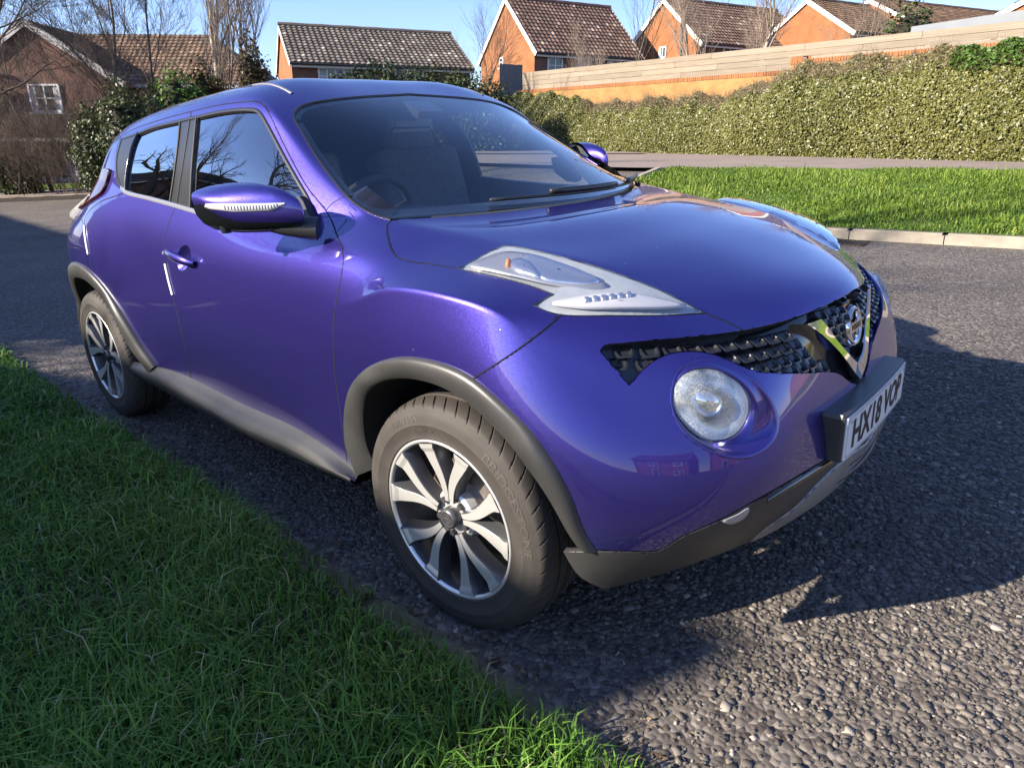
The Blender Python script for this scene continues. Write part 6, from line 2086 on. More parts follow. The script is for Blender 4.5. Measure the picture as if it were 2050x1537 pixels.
for k in range(6):
    u = 1168 + 16.5 * k; v = 610 - 2.0 * k
    on_face([(u, v - 5), (u + 9, v - 6), (u + 10, v + 4), (u + 1, v + 5)], 0, 'light_element', M_REFLECT, .003, thick=.010)

# tail light: dark boomerang up the pillar and the clear end on the haunch
tlA, tlB = panel('tail_light', 'tail_light', M_RED, car, gap=.001, depth=.02, offset=.014)
bm = bmesh.new()
V = []
a0, n0 = on_body(150, 424); a1, n1 = on_body(186, 395)
pA = np.array(a0) + np.array([.0, .0, .0]); pB = np.array(a1)
rails = []
for (dx, dy, dz) in ((-.01, .02, -.030), (-.02, -.012, .000), (-.035, -.006, .020), (-.06, .06, .022), (-.10, .14, .0), (-.08, .14, -.05)):
    rails.append([pA + (pB - pA) * f + np.array([dx * (1 - .3 * f) * 1.2, dy, dz * (1 - .4 * f)]) for f in np.linspace(-.25, 1.05, 8)])
strip('clear_lens', rails, M_CLEARWHITE, (tlA, tlB))

# ------------------------------------------------------------------ round lamp in the bumper
LN = Vector((.76, -.64, .10)).normalized()
hc, _n = on_body(1424, 812)
LC = hc - LN * .012
lens_px = spline([(1346, 802.7), (1350, 775), (1365, 752), (1388, 740), (1412, 736.8), (1445, 744), (1475, 761), (1495, 784), (1503, 809), (1500, 836), (1485, 862), (1460, 880), (1430, 885), (1400, 877), (1372, 856), (1353, 829)], 6, closed=True)
rim = []
for u, v in lens_px:
    d = gauge_dir(u, v); t = (LC - GAUGE).dot(LN) / d.dot(LN)
    rim.append(np.array(GAUGE + d * t))
rim = np.array(rim)
nR = 72
def loop_resample(P, n):
    P = np.vstack([P, P[:1]])
    return resample(P, n + 1)[:-1]
rim = loop_resample(rim, nR)
outer = loop_resample(np.array([np.array(on_body(u, v)[0]) for u, v in L_LAMP]), nR)
# align the two loops
best = min(range(nR), key=lambda s: np.linalg.norm(np.roll(outer, s, 0) - rim, axis=1).sum())
outer = np.roll(outer, best, 0)
cR = rim.mean(0)
lnv = np.array(LN)
edge_n = np.array([np.array(smooth_normal(Vector(p))) for p in outer])
r0 = outer + edge_n * .0005
r1 = outer + edge_n * .0045 + (cR - outer) * .035
r2 = outer * .80 + rim * .20 + edge_n * -.002
r3 = outer * .35 + rim * .65 + lnv * -.004
r4 = rim.copy()
r5 = rim - lnv * .015
lampA, lampB = strip('lamp_bezel', [list(outer + (outer - cR) * .05 - edge_n * .005), list(outer + (outer - cR) * .012 + edge_n * .0008), list(r0), list(r1), list(r2), list(r3), list(r4), list(r5)], M_PAINT, car, closed=True)
def dome(rimp, rise, name, mat, pa, pb, steps=7, sink=0.0):
    c = rimp.mean(0) - lnv * sink
    rings = []
    for k in range(steps + 1):
        f = math.cos(k / steps * math.pi / 2); g = math.sin(k / steps * math.pi / 2)
        rings.append(list(c + (rimp - lnv * sink - c) * max(f, .01) + lnv * rise * g))
    return strip(name, rings, mat, (pa, pb), closed=True)
def frosted_lens():
    m = bpy.data.materials.new('misted_lens'); m.use_nodes = True
    nt = m.node_tree; nt.nodes.clear()
    out = nt.nodes.new('ShaderNodeOutputMaterial')
    tr = nt.nodes.new('ShaderNodeBsdfTransparent'); tr.inputs[0].default_value = (.86, .89, .9, 1)
    gl = nt.nodes.new('ShaderNodeBsdfGlossy'); gl.inputs['Roughness'].default_value = .04
    df = nt.nodes.new('ShaderNodeBsdfDiffuse'); df.inputs[0].default_value = (.55, .6, .62, 1)
    m1 = nt.nodes.new('ShaderNodeMixShader'); m2 = nt.nodes.new('ShaderNodeMixShader')
    tc = nt.nodes.new('ShaderNodeTexCoord')
    vo = nt.nodes.new('ShaderNodeTexVoronoi'); vo.inputs['Scale'].default_value = 380
    nt.links.new(tc.outputs['Object'], vo.inputs['Vector'])
    no = nt.nodes.new('ShaderNodeTexNoise'); no.inputs['Scale'].default_value = 22; no.inputs['Detail'].default_value = 5
    nt.links.new(tc.outputs['Object'], no.inputs['Vector'])
    r = nt.nodes.new('ShaderNodeMapRange'); r.inputs[1].default_value = .15; r.inputs[2].default_value = .75; r.inputs[3].default_value = .0; r.inputs[4].default_value = .55
    nt.links.new(vo.outputs['Distance'], r.inputs[0])
    r2 = nt.nodes.new('ShaderNodeMapRange'); r2.inputs[1].default_value = .35; r2.inputs[2].default_value = .68; r2.inputs[3].default_value = .05; r2.inputs[4].default_value = 1
    nt.links.new(no.outputs['Fac'], r2.inputs[0])
    mu = nt.nodes.new('ShaderNodeMath'); mu.operation = 'MULTIPLY'
    nt.links.new(r.outputs[0], mu.inputs[0]); nt.links.new(r2.outputs[0], mu.inputs[1])
    fr = nt.nodes.new('ShaderNodeFresnel')
    ge = nt.nodes.new('ShaderNodeNewGeometry')
    io = nt.nodes.new('ShaderNodeMapRange'); io.inputs[3].default_value = 1.5; io.inputs[4].default_value = 1 / 1.5
    nt.links.new(ge.outputs['Backfacing'], io.inputs[0]); nt.links.new(io.outputs[0], fr.inputs[0])
    nt.links.new(mu.outputs[0], m1.inputs[0]); nt.links.new(tr.outputs[0], m1.inputs[1]); nt.links.new(df.outputs[0], m1.inputs[2])
    bp = nt.nodes.new('ShaderNodeBump'); bp.inputs['Strength'].default_value = .25; bp.inputs['Distance'].default_value = .001
    nt.links.new(vo.outputs['Distance'], bp.inputs['Height']); nt.links.new(bp.outputs[0], gl.inputs['Normal'])
    nt.links.new(fr.outputs[0], m2.inputs[0]); nt.links.new(m1.outputs[0], m2.inputs[1]); nt.links.new(gl.outputs[0], m2.inputs[2])
    nt.links.new(m2.outputs[0], out.inputs['Surface'])
    return m
M_MIST = frosted_lens()
dome(rim * .995 + cR * .005, .034, 'lamp_lens', M_MIST, lampA, lampB)
dome(rim * .96 + cR * .04 - lnv * .004, -.075, 'lamp_reflector', M_REFLECT, lampA, lampB)
small = cR + (rim - cR) * .42
dome(small - lnv * .035, .030, 'projector_lens', M_CHROME, lampA, lampB)

# fog lamp slot
fog_px = spline([(1444, 1041), (1456, 1035), (1476, 1026), (1497, 1014), (1499, 1019), (1490, 1033), (1474, 1043), (1457, 1047)], 5, closed=True)
fp = np.array([np.array(on_body(u, v)[0]) for u, v in fog_px]); fn = np.array([np.array(on_body(u, v)[1]) for u, v in fog_px])
fc_ = fp.mean(0)
strip('fog_lamp', [list(fp + fn * .003), list(fp + fn * .0055 + (fc_ - fp) * .10), list(fp + fn * .0045 + (fc_ - fp) * .55), list(fp + fn * .0045 + (fc_ - fp) * .97)], M_LAMPGREY, trim, closed=True)

# ------------------------------------------------------------------ grille
def front_pt(y, z):
    h, n, fi, t = BODY.ray_cast(Vector((2, y, z)), Vector((-1, 0, 0)))
    return (h, smooth_normal(h)) if h is not None else (None, None)
gv, gn, gf = region_geo(('grille',), gap=-.004, depth=0, offset=-.028)
gv, gn, gf = joined(gv, gn, gf)
grille = mesh_obj('grille', gv, gf, M_GLOSSBLACK, car, True)
# return walls round the grille opening
def lip_wall(line, depth=.030, flip=False):
    pts = [(np.array(on_body(u, v)[0]), np.array(on_body(u, v)[1])) for u, v in line if on_body(u, v)[0] is not None and on_body(u, v)[0].y < .002]
    return [[p + n * .0005 for p, n in pts], [p - n * .006 for p, n in pts], [p - n * depth for p, n in pts]]
low_lip = L_GRILLE_LOW[L_GRILLE_LOW[:, 0] < 1690]
strip('grille_lip', lip_wall(low_lip), M_PAINT, grille)
strip('grille_lip', lip_wall(L_GRILLE_TOP), M_SATIN, grille)
bmS = bmesh.new()
def scale_mesh():
    bm = bmesh.new()
    W, H = .0215, .0150
    ringo = [(-W, H), (W, H), (W * 1.0, -H * .1), (W * .80, -H * .82), (W * .62, -H), (-W * .62, -H), (-W * .80, -H * .82), (-W, -H * .1)]
    def z_of(y, lift): return .004 + lift * (1 - (y + H) / (2 * H))
    a = [bm.verts.new((x, y, -.012)) for x, y in ringo]
    b = [bm.verts.new((x, y, z_of(y, .013))) for x, y in ringo]
    c = [bm.verts.new((x * .80, y * .80 + .0012, z_of(y * .8, .014))) for x, y in ringo]
    d = [bm.verts.new((x * .62, y * .62 + .0045, z_of(y * .8, .006) - .004)) for x, y in ringo]
    n = len(ringo)
    for p, q in ((a, b), (b, c), (c, d)):
        for k in range(n): bm.faces.new((p[k], p[(k + 1) % n], q[(k + 1) % n], q[k]))
    bm.faces.new(d)
    bmesh.ops.recalc_face_normals(bm, faces=bm.faces[:])
    me = bpy.data.meshes.new('grille_scale'); bm.to_mesh(me); bm.free()
    me.materials.append(M_SATIN2)
    return me
M_SATIN2 = simple('grille_plastic', (.016, .017, .020), .26, coat=.25)
SCALE = scale_mesh()
gpoly = np.vstack([L_GRILLE_TOP, L_BON_EDGE, [(1800, 600), (1800, 755)], L_GRILLE_LOW[::-1]])
V_IN = np.array([(1640, 636), (1679, 692), (1708, 722), (1745, 700), (1790, 600), (1640, 560)])
V_OUT = np.array([(1589, 640), (1600, 662), (1649, 695), (1690, 748), (1706, 768), (1760, 760), (1800, 560), (1640, 560)])
ROWZ = .0255
for row in range(-1, 9):
    for colm in range(0, 22):
        y = -.02 - .0425 * colm - (.021 if row % 2 else 0)
        z = .655 + ROWZ * row + .010 * (abs(y) / .5) ** 1.5 + .03 * max(0, abs(y) - .25)
        h, n = front_pt(y, z)
        if h is None: continue
        q = to2d(np.array([h[:]]))[0]
        if not in_poly([q], gpoly)[0]: continue
        ring_ = [q + np.array(w_) for w_ in ((0, 0), (13, 0), (-13, 0), (0, 9), (0, -9), (11, 8), (-11, 8), (11, -8), (-11, -8))]
        inV = in_poly(ring_, V_OUT).any()
        if inV and not in_poly(ring_, V_IN).all(): continue
        if inV and abs(y) < .055: continue
        # how close to the opening's edge: leave out pieces that would stick through the rim
        P = h - n * .024
        up = Vector((0, 0, 1)); tx = n.cross(up).normalized() * -1; up2 = n.cross(tx) * 1
        tx = up.cross(n).normalized(); up2 = n.cross(tx)
        for s in (1, -1):
            o = bpy.data.objects.new('grille_scale', SCALE); COL.objects.link(o); o.parent = grille
            mt = Matrix(((tx.x, up2.x, n.x, P.x), (tx.y, up2.y, n.y, P.y), (tx.z, up2.z, n.z, P.z), (0, 0, 0, 1)))
            if s < 0: mt = Matrix.Diagonal((1, -1, 1, 1)) @ mt @ Matrix.Diagonal((-1, 1, 1, 1))
            o.matrix_local = mt

# chrome V and badge
vo_px = [(1593.5, 648.8, -.259), (1622, 668, -.205), (1649, 692, -.150), (1672, 718, -.100), (1691, 745, -.052), (1706, 762, -.008)]
vi_px = [(1640, 638, -.190), (1655, 657, -.160), (1672, 682, -.118), (1690, 703, -.078), (1704, 718, -.042), (1714, 727, -.006)]
VO = np.array([np.array(hit_y(u, v, y)) for u, v, y in vo_px]); VI = np.array([np.array(hit_y(u, v, y)) for u, v, y in vi_px])
VO[-1][1] = VI[-1][1] = 0; VO[-1][0] = VO[-2][0] + .004; VI[-1][0] = VI[-2][0] + .002
def full_v(P):
    P = resample(np.array(spline(P * 1000, 12)) / 1000, 24)
    Q = P[::-1][1:].copy(); Q[:, 1] *= -1
    return np.vstack([P, Q])
VO, VI = full_v(VO), full_v(VI)
fx = np.array([1, 0, .12])
rails = [VO - fx * .030, VO + fx * .018, VO * .95 + VI * .05 + fx * .024, VO * .5 + VI * .5 + fx * .016, VI * .95 + VO * .05 + fx * .008, VI + fx * .004, VI - fx * .045]
chrome_v = strip('chrome_vee', [list(r_) for r_ in rails], M_CHROME, grille, mirror=False)
chrome_v.data.set_sharp_from_angle(angle=R(24))
bc = Vector((.716, 0, .770)); bn = Vector((1, 0, .16)).normalized()
BM_ = Matrix.Translation(bc) @ Matrix(((0, -bn.z, bn.x, 0), (1, 0, 0, 0), (0, bn.x, bn.z, 0), (0, 0, 0, 1)))
def badge_obj(name, bm, mat, parent=None):
    bmesh.ops.recalc_face_normals(bm, faces=bm.faces[:])
    bm.transform(BM_ @ Matrix.Scale(1.1, 4))
    return bm_obj(name, bm, mat, parent, False)
bm = bmesh.new(); bm_lathe(bm, [(.0001, -.004), (.050, -.004), (.053, -.008), (.056, -.045), (.058, -.07)], 40, 'z')
for f in bm.faces: f.smooth = True
badge = badge_obj('badge', bm, M_GLOSSBLACK, grille)
bm = bmesh.new(); bm_lathe(bm, [(.0350, -.004), (.0360, .0015), (.0400, .0050), (.0450, .0050), (.0485, .0010), (.0495, -.004)], 48, 'z')
for f in bm.faces: f.smooth = True
# the bar across the ring
bw, bh = .0475, .0125
q = [[bm.verts.new((x, y, .0035 + .004 * (1 - (x / .05) ** 2) + dz)) for x in np.linspace(-bw, bw, 9)] for y, dz in ((-bh, -.006), (-bh * .94, 0), (bh * .94, 0), (bh, -.006))]
for a, b in zip(q[:-1], q[1:]):
    for k in range(8): bm.faces.new((a[k], a[k + 1], b[k + 1], b[k]))
ringo = badge_obj('badge_ring', bm, M_CHROME, grille)
ringo.data.set_sharp_from_angle(angle=R(35))
tv, tf = text_mesh('NISSAN', .0185, 0, 1.02, .0007)
tv[:, 2] = .0035 + .004 * (1 - (tv[:, 0] / .05) ** 2) + .0006
tv = tv * 1.1
tw = (np.c_[tv, np.ones(len(tv))] @ np.array(BM_).T)[:, :3]
mesh_obj('badge_lettering', tw, tf, M_PLATEBLACK, grille)

# ------------------------------------------------------------------ number plate
def plate_x(y): return .797 + .007 * (1 - (y / .262) ** 2)
def bent(V, off):
    """flat (x=across, y=up) -> on the bowed plate"""
    return np.stack([plate_x(V[:, 0]) + off, V[:, 0], .555 + V[:, 1]], 1)
def rounded(w, h, r_, n=5):
    pts = []
    for cx, cy, a0 in ((w - r_, h - r_, 0), (-w + r_, h - r_, 90), (-w + r_, -h + r_, 180), (w - r_, -h + r_, 270)):
        for k in range(n + 1):
            a = R(a0 + 90 * k / n); pts.append((cx + r_ * math.cos(a), cy + r_ * math.sin(a)))
    return pts
nx = 24
P = [(y, z) for z in (-.0555, .0555) for y in np.linspace(-.26, .26, nx)]
V = np.vstack([bent(np.array(P), .0), bent(np.array(P), -.004)])
F = [(k, k + 1, nx + k + 1, nx + k) for k in range(nx - 1)]
F += [(2 * nx + k, 3 * nx + k, 3 * nx + k + 1, 2 * nx + k + 1) for k in range(nx - 1)]
F += [(k, 2 * nx + k, 2 * nx + k + 1, k + 1) for k in range(nx - 1)] + [(nx + k, nx + k + 1, 3 * nx + k + 1, 3 * nx + k) for k in range(nx - 1)]
F += [(0, nx, 3 * nx, 2 * nx), (nx - 1, 3 * nx - 1, 4 * nx - 1, 2 * nx - 1)]
plate = mesh_obj('number_plate', V, F, M_PLATE, car)
tv, tf = text_mesh('HX18 VOP', .098, 0, .74, .0026)
tv[:, 1] *= 1.13
tv[:, 0] -= (tv[:, 0].max() + tv[:, 0].min()) / 2; tv[:, 1] -= (tv[:, 1].max() + tv[:, 1].min()) / 2 - .002
tv[:, 0] *= .435 / np.ptp(tv[:, 0]); tv[:, 1] *= .079 / np.ptp(tv[:, 1])
mesh_obj('plate_lettering', bent(tv, .0012), tf, M_PLATEBLACK, plate)
o1, i1 = np.array(rounded(.2555, .0515, .008)), np.array(rounded(.2545, .0505, .0075))
o1 = loop_resample(o1, 120); i1 = loop_resample(i1, 120)
Vb = np.vstack([bent(o1, .0010), bent(i1, .0010)])
mesh_obj('plate_border', Vb, [(k, (k + 1) % 120, 120 + (k + 1) % 120, 120 + k) for k in range(120)], M_PLATEBLACK, plate)
bm = bmesh.new()
for y, z in ((-.236, .040), (.236, .040)):
    bmesh.ops.create_cone(bm, cap_ends=True, segments=10, radius1=.004, radius2=.003, depth=.003, matrix=Matrix.Translation((plate_x(y) + .002, y, .555 + z)) @ Matrix.Rotation(math.pi / 2, 4, 'Y'))
bm_obj('plate_screw', bm, M_LAMPGREY, plate)
# the holder behind it
rails = []
hw, hh = .272, .064
for (w, h, off) in ((hw * .90, hh * .80, -.095), (hw, hh, -.075), (hw, hh, -.010), (hw * .985, hh * .95, -.004), (hw * .5, hh * .5, -.0045)):
    rails.append([np.array([plate_x(y) + off, y, .556 + z]) for y, z in loop_resample(np.array(rounded(w, h, .006)), 96)])
strip('plate_holder', rails, M_PLASTIC, car, closed=True, mirror=False, smooth=False)
# lower intake slat
bm = bmesh.new()
for z, x in ((.43, .782), (.395, .779)):
    bm_tube(bm, [(x - .5 * y * y * (1.0), y, z + .02 * abs(y)) for y in np.linspace(-.42, .42, 15)], .008, 6)
bm_obj('intake_slat', bm, M_SATIN, trim, True)

# ------------------------------------------------------------------ window seals and belt trim
def swept(name, pts, prof, mat, parent, mirror=True, close=False):
    """pts: [(point, normal)]; prof: [(along normal, along binormal)] closed section"""
    n = len(pts); rails = []
    for a, b in prof + prof[:1]:
        rail = []
        for i, (p, nn) in enumerate(pts):
            t = pts[(i + 1) % n if close else min(i + 1, n - 1)][0] - pts[i - 1 if (close or i > 0) else 0][0]
            t = t / (np.linalg.norm(t) + 1e-9)
            bn = np.cross(nn, t); bn /= (np.linalg.norm(bn) + 1e-9)
            rail.append(p + nn * a + bn * b)
        rails.append(rail)
    return strip(name, rails, mat, parent, closed=close, mirror=mirror)
def line_pts(line, ymax=-.4, step=1):
    return [(np.array(h), np.array(n)) for h, n in (on_body(u, v) for u, v in line[::step]) if h is not None and h.y < ymax]
seal = [(.003, -.006), (.004, .0), (.003, .006), (-.010, .006), (-.010, -.006)]
dlo_pts = line_pts(L_DLO)
swept('window_seal', dlo_pts, seal, M_SATIN, (fdoor_a, fdoor_b), close=True)
belt_line = spline([(243, 376), (252, 385), (300, 398), (353, 412.5), (410, 429), (480, 444), (560, 456), (622, 461)])
swept('belt_trim', line_pts(belt_line), [(.004, -.008), (.006, 0), (.004, .009), (-.006, .009), (-.006, -.008)], simple('belt_trim', (.30, .30, .32), .25, metal=.5), (fdoor_a, fdoor_b))
for ln in (spline([(360.6, 244), (358, 275), (350, 340), (340, 408)]), spline([(393, 238), (390, 270), (384, 340), (380, 417)])):
    swept('window_seal', line_pts(ln), [(.003, -.004), (.004, 0), (.003, .004), (-.008, .004), (-.008, -.004)], M_RUBBER, (fdoor_a, fdoor_b))
swept('window_seal', line_pts(spline([(277, 266), (266, 290), (254, 340), (250, 384)])), [(.004, -.006), (.006, 0), (.004, .006), (-.008, .006), (-.008, -.006)], M_GLOSSBLACK, (rdoor_a, rdoor_b))
# door joint in the middle of the pillar trim
swept('pillar_joint', line_pts(spline([(383, 224), (366, 330), (354, 407)])), [(.0015, -.0012), (.0015, .0012), (-.003, .0012), (-.003, -.0012)], M_RUBBER, (fdoor_a, fdoor_b))
# the joints between the panels, as even dark lines
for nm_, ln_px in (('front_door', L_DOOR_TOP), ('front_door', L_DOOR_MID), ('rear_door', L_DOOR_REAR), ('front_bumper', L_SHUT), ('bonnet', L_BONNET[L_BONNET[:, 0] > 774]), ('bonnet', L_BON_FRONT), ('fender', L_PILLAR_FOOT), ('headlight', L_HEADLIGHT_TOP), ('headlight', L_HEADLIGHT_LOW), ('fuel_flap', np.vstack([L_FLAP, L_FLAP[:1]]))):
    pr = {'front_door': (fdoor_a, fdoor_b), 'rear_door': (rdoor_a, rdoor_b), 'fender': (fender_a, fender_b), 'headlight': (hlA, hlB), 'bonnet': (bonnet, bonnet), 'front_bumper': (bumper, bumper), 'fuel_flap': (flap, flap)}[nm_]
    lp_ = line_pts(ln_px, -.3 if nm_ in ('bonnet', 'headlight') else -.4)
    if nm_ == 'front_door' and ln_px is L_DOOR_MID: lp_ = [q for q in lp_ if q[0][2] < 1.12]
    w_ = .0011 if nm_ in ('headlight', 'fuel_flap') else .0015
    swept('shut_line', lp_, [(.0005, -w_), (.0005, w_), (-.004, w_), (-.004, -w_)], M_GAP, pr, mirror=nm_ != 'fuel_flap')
# dark slot of the lower intake, seen beside the plate
swept('intake_slot', line_pts(spline([(1535, 1000), (1580, 972), (1625, 944), (1662, 922), (1700, 898)]), -.2), [(.003, -.009), (.003, .007), (-.004, .007), (-.004, -.009)], M_GLOSSBLACK, trim)
# windscreen: black band round the edge, rubber line, roof strips
bandV, bandN, bandF = region_geo(('windscreen',), gap=0, depth=0, offset=-.006)
ed = {}
for f in bandF:
    for a, b in zip(f, f[1:] + f[:1]): ed[(a, b)] = 1
bnd = [(a, b) for (a, b) in ed if (b, a) not in ed and not (abs(bandV[a][1]) < 1e-6 and abs(bandV[b][1]) < 1e-6)]
inw = np.zeros_like(bandV)
for a, b in bnd:
    t = bandV[b] - bandV[a]; w = np.cross(bandN[a] + bandN[b], t); w /= np.linalg.norm(w) + 1e-12
    inw[a] += w; inw[b] += w
Vs, Fs, mp = [], [], {}
for k in sorted({q for e in bnd for q in e}):
    w = inw[k] / (np.linalg.norm(inw[k]) + 1e-9)
    if abs(bandV[k][1]) < 1e-6: w[1] = 0
    low = bandV[k][2] < 1.14
    mp[k] = len(Vs); Vs += [bandV[k], bandV[k] + w * (.065 if low else .022) - bandN[k] * .002]
for a, b in bnd: Fs.append((mp[a], mp[b], mp[b] + 1, mp[a] + 1))
Vs = np.array(Vs); Vm = Vs.copy(); Vm[:, 1] *= -1
mesh_obj('edge_band', np.vstack([Vs, Vm]), Fs + [tuple(len(Vs) + q for q in f[::-1]) for f in Fs], M_GLOSSBLACK, windscreen, True)
swept('screen_seal', line_pts(np.vstack([L_WS_TOP[::-1], L_WS[1:]]), .004), [(.002, -.004), (.003, 0), (.002, .004), (-.006, .004), (-.006, -.004)], M_SATIN, windscreen)
rs = []
for x in np.linspace(-1.072, -1.34, 8):
    y = -.490 + .05 * max(0, -x - 1.2)
    h, n, fi, t = BODY.ray_cast(Vector((x, y, 2.2)), Vector((0, 0, -1)))
    rs.append((np.array(h), np.array(smooth_normal(h))))
swept('roof_strip', rs, [(.001, -.007), (.003, -.004), (.003, .004), (.001, .007), (-.004, 0)], M_SILVER, shell)

# ------------------------------------------------------------------ handles, guards, wing mirrors, wipers, aerial
def patch_pt(u, v, off):
    h, n = on_body(u, v)
    return np.array(h) + np.array(n) * off
hpts = []
for u, v, w, o in ((338, 506, .008, .004), (343, 506.5, .015, .018), (352, 510, .0165, .030), (366, 515, .017, .034), (380, 520.5, .017, .033), (389, 524.5, .015, .024), (394.5, 527.5, .008, .006)):
    h, n = on_body(u, v); hpts.append((np.array(h), np.array(n), w, o))
rails = []
for a in np.linspace(0, 2 * math.pi, 13)[:-1]:
    rails.append([p + np.array([0, 0, 1]) * w * math.sin(a) + n * (o + .010 * math.cos(a)) for p, n, w, o in hpts])
rails.append(rails[0])
strip('door_handle', rails, M_PAINT, (fdoor_a, fdoor_b), flip=True)
cup = L_CUP
cp = np.array([patch_pt(u, v, .0) for u, v in cup]); cc = cp.mean(0)
cnn = np.array(on_body(368, 519)[1])
strip('handle_cup', [list(cp), list(cp + (cc - cp) * .04 - cnn * .0015), list(cp + (cc - cp) * .30 - cnn * .010), list(cp + (cc - cp) * .65 - cnn * .018), list(cp + (cc - cp) * .98 - cnn * .020)], M_PAINT, (fdoor_a, fdoor_b), closed=True)
lk = patch_pt(341, 506, .026)
bm = bmesh.new(); bmesh.ops.create_cone(bm, cap_ends=True, segments=16, radius1=.007, radius2=.006, depth=.006, matrix=Matrix.Translation(lk) @ Matrix.Rotation(math.pi / 2, 4, 'X'))
bm_obj('key_lock', bm, M_LAMPGREY, fdoor_a)
gd = [(.001, -.0075), (.0055, -.005), (.0055, .005), (.001, .0075), (-.002, 0)]
swept('door_edge_guard', line_pts(spline([(331.5, 528), (334, 540), (340, 566), (346.5, 590)], 4)), gd, M_GUARD, (fdoor_a, fdoor_b))
swept('door_edge_guard', line_pts(spline([(169.5, 452), (171, 470), (174, 490), (177.5, 509)], 4)), gd, M_GUARD, (rdoor_a, rdoor_b))

def wing_mirror(parent, s):
    # sections from the inner end to the tip, measured: (u, top v, bottom v, reach ahead, reach behind)
    sec = []
    for u, vt, vb, ra, rb in ((600, 412, 448, .010, -.045), (597, 396, 459, .030, -.065), (588, 383, 464, .048, -.080), (565, 371, 467, .058, -.088), (530, 365.5, 468, .060, -.092), (490, 368, 468, .058, -.094), (455, 374, 463, .052, -.094), (430, 381, 450, .042, -.090), (415, 387, 434, .028, -.082), (407, 393, 421, .012, -.070), (404, 398, 412, -.01, -.060)):
        y = -1.012 + (u - 404) / 196 * .170
        pt, pb_ = hit_y(u, vt, y), hit_y(u, vb, y)
        xm = (pt.x + pb_.x) / 2
        sec.append((y, xm + ra, xm + rb, pt.z, pb_.z))
    n = 26; V, F = [], []
    for y, xf, xr, zt, zb in sec:
        zc, hz = (zt + zb) / 2, (zt - zb) / 2
        for k in range(n):
            a = -math.pi / 2 + math.pi * k / (n - 1)
            c, sn = math.cos(a), math.sin(a)
            e = .78
            V.append((xr + (xf - xr) * abs(c) ** e, y * s, zc + hz * math.copysign(abs(sn) ** .8, sn)))
    m = len(sec)
    mats = []
    for i in range(m - 1):
        for k in range(n - 1):
            F.append((i * n + k, i * n + k + 1, (i + 1) * n + k + 1, (i + 1) * n + k)); mats.append(0 if k > 8 else 1)
    F.append(tuple(range(n - 1, -1, -1))); mats.append(1)
    F.append(tuple((m - 1) * n + k for k in range(n))); mats.append(0)
    if s > 0: pass
    F = [f[::-1] for f in F] if s < 0 else F
    V = np.array(V); 
    V[:, 1] = -np.abs(V[:, 1]) if s > 0 else np.abs(V[:, 1])
    me = bpy.data.meshes.new('wing_mirror'); me.from_pydata([tuple(p) for p in V], [], F)
    me.materials.append(M_PAINT); me.materials.append(M_GLOSSBLACK)
    me.polygons.foreach_set('material_index', mats)
    o = mesh_link('wing_mirror', me, None, parent, True)
    bm = bmesh.new(); bm.from_mesh(me); bmesh.ops.recalc_face_normals(bm, faces=bm.faces[:]); bm.to_mesh(me); bm.free()
    me.set_sharp_from_angle(angle=R(60))
    ys = -1 if s > 0 else 1
    # indicator strip wrapped round the front of the housing
    T = BVHTree.FromPolygons([v.co for v in me.vertices], [p.vertices[:] for p in me.polygons])
    A_, B_ = [], []
    zc0 = hit_y(480, 414, -.95).z
    for y in np.linspace(-.885, -1.009, 26):
        f = (abs(y) - .885) / .124
        for lst, z in ((A_, zc0 + .008 + .004 * f), (B_, zc0 - .012 + .010 * max(0, f - .7) / .3 + .017 * max(0, (.2 - f) / .2))):
            h, nn, fi, t = T.ray_cast(Vector((0, ys * abs(y), z)), Vector((-1, 0, 0)))
            lst.append((h, nn) if h is not None else None)
    ok = [i for i in range(26) if A_[i] and B_[i]]
    up = [np.array(A_[i][0]) for i in ok]; dn = [np.array(B_[i][0]) for i in ok]
    dv = [np.array((.0035, ys * .002, 0)) for _ in ok]
    ind = strip('indicator', [[p - d * 1.5 for p, d in zip(up, dv)], [p + d for p, d in zip(up, dv)], [q + d for q, d in zip(dn, dv)], [q - d * 1.5 for q, d in zip(dn, dv)]], M_CLEARWHITE, o, mirror=False, flip=(s < 0))
    bmi = bmesh.new()
    for i in range(3, len(ok) - 5):
        c = (up[i] + dn[i]) / 2
        bm_box(bmi, c + dv[i] * 1.2, (.002, .0022, .012))
    bm_obj('indicator_rib', bmi, M_LAMPGREY, o)
    # glass
    V = [(xr - .004, ys * abs(y), z) for y, xf, xr, zt, zb in sec[1:-1] for z in (zt - .012,)] + [(xr - .004, ys * abs(y), zb + .012) for y, xf, xr, zt, zb in sec[1:-1][::-1]]
    mesh_obj('mirror_pane', V, [tuple(range(len(V))) if s < 0 else tuple(range(len(V) - 1, -1, -1))], M_MIRROR, o)
    # stalk and foot on the door
    bmf = bmesh.new()
    bm_tube(bmf, [(-.530, ys * .800, 1.062), (-.560, ys * .830, 1.068), (-.600, ys * .862, 1.078), (-.640, ys * .89, 1.088)], [.034, .032, .032, .028], 10)
    lo, hi, ft = [], [], [(600, 399), (606, 393), (613, 392), (623, 404), (637, 438), (638, 450), (630, 468), (606, 476), (588, 470), (590, 440)]
    fc = np.mean([patch_pt(u, v, 0) for u, v in ft], axis=0)
    for u, v in ft:
        h, nn = on_body(u, v); h = np.array(h); nn = np.array(nn)
        p, q = h - nn * .004, h + (fc - h) * .20 + nn * .030
        if s < 0: p, q = p * [1, -1, 1], q * [1, -1, 1]
        lo.append(bmf.verts.new(p)); hi.append(bmf.verts.new(q))
    nn_ = len(ft)
    for k in range(nn_): bmf.faces.new((lo[k], lo[(k + 1) % nn_], hi[(k + 1) % nn_], hi[k]))
    bmf.faces.new(hi)
    ob = bm_obj('mirror_stalk', bmf, M_PLASTIC, o, True)
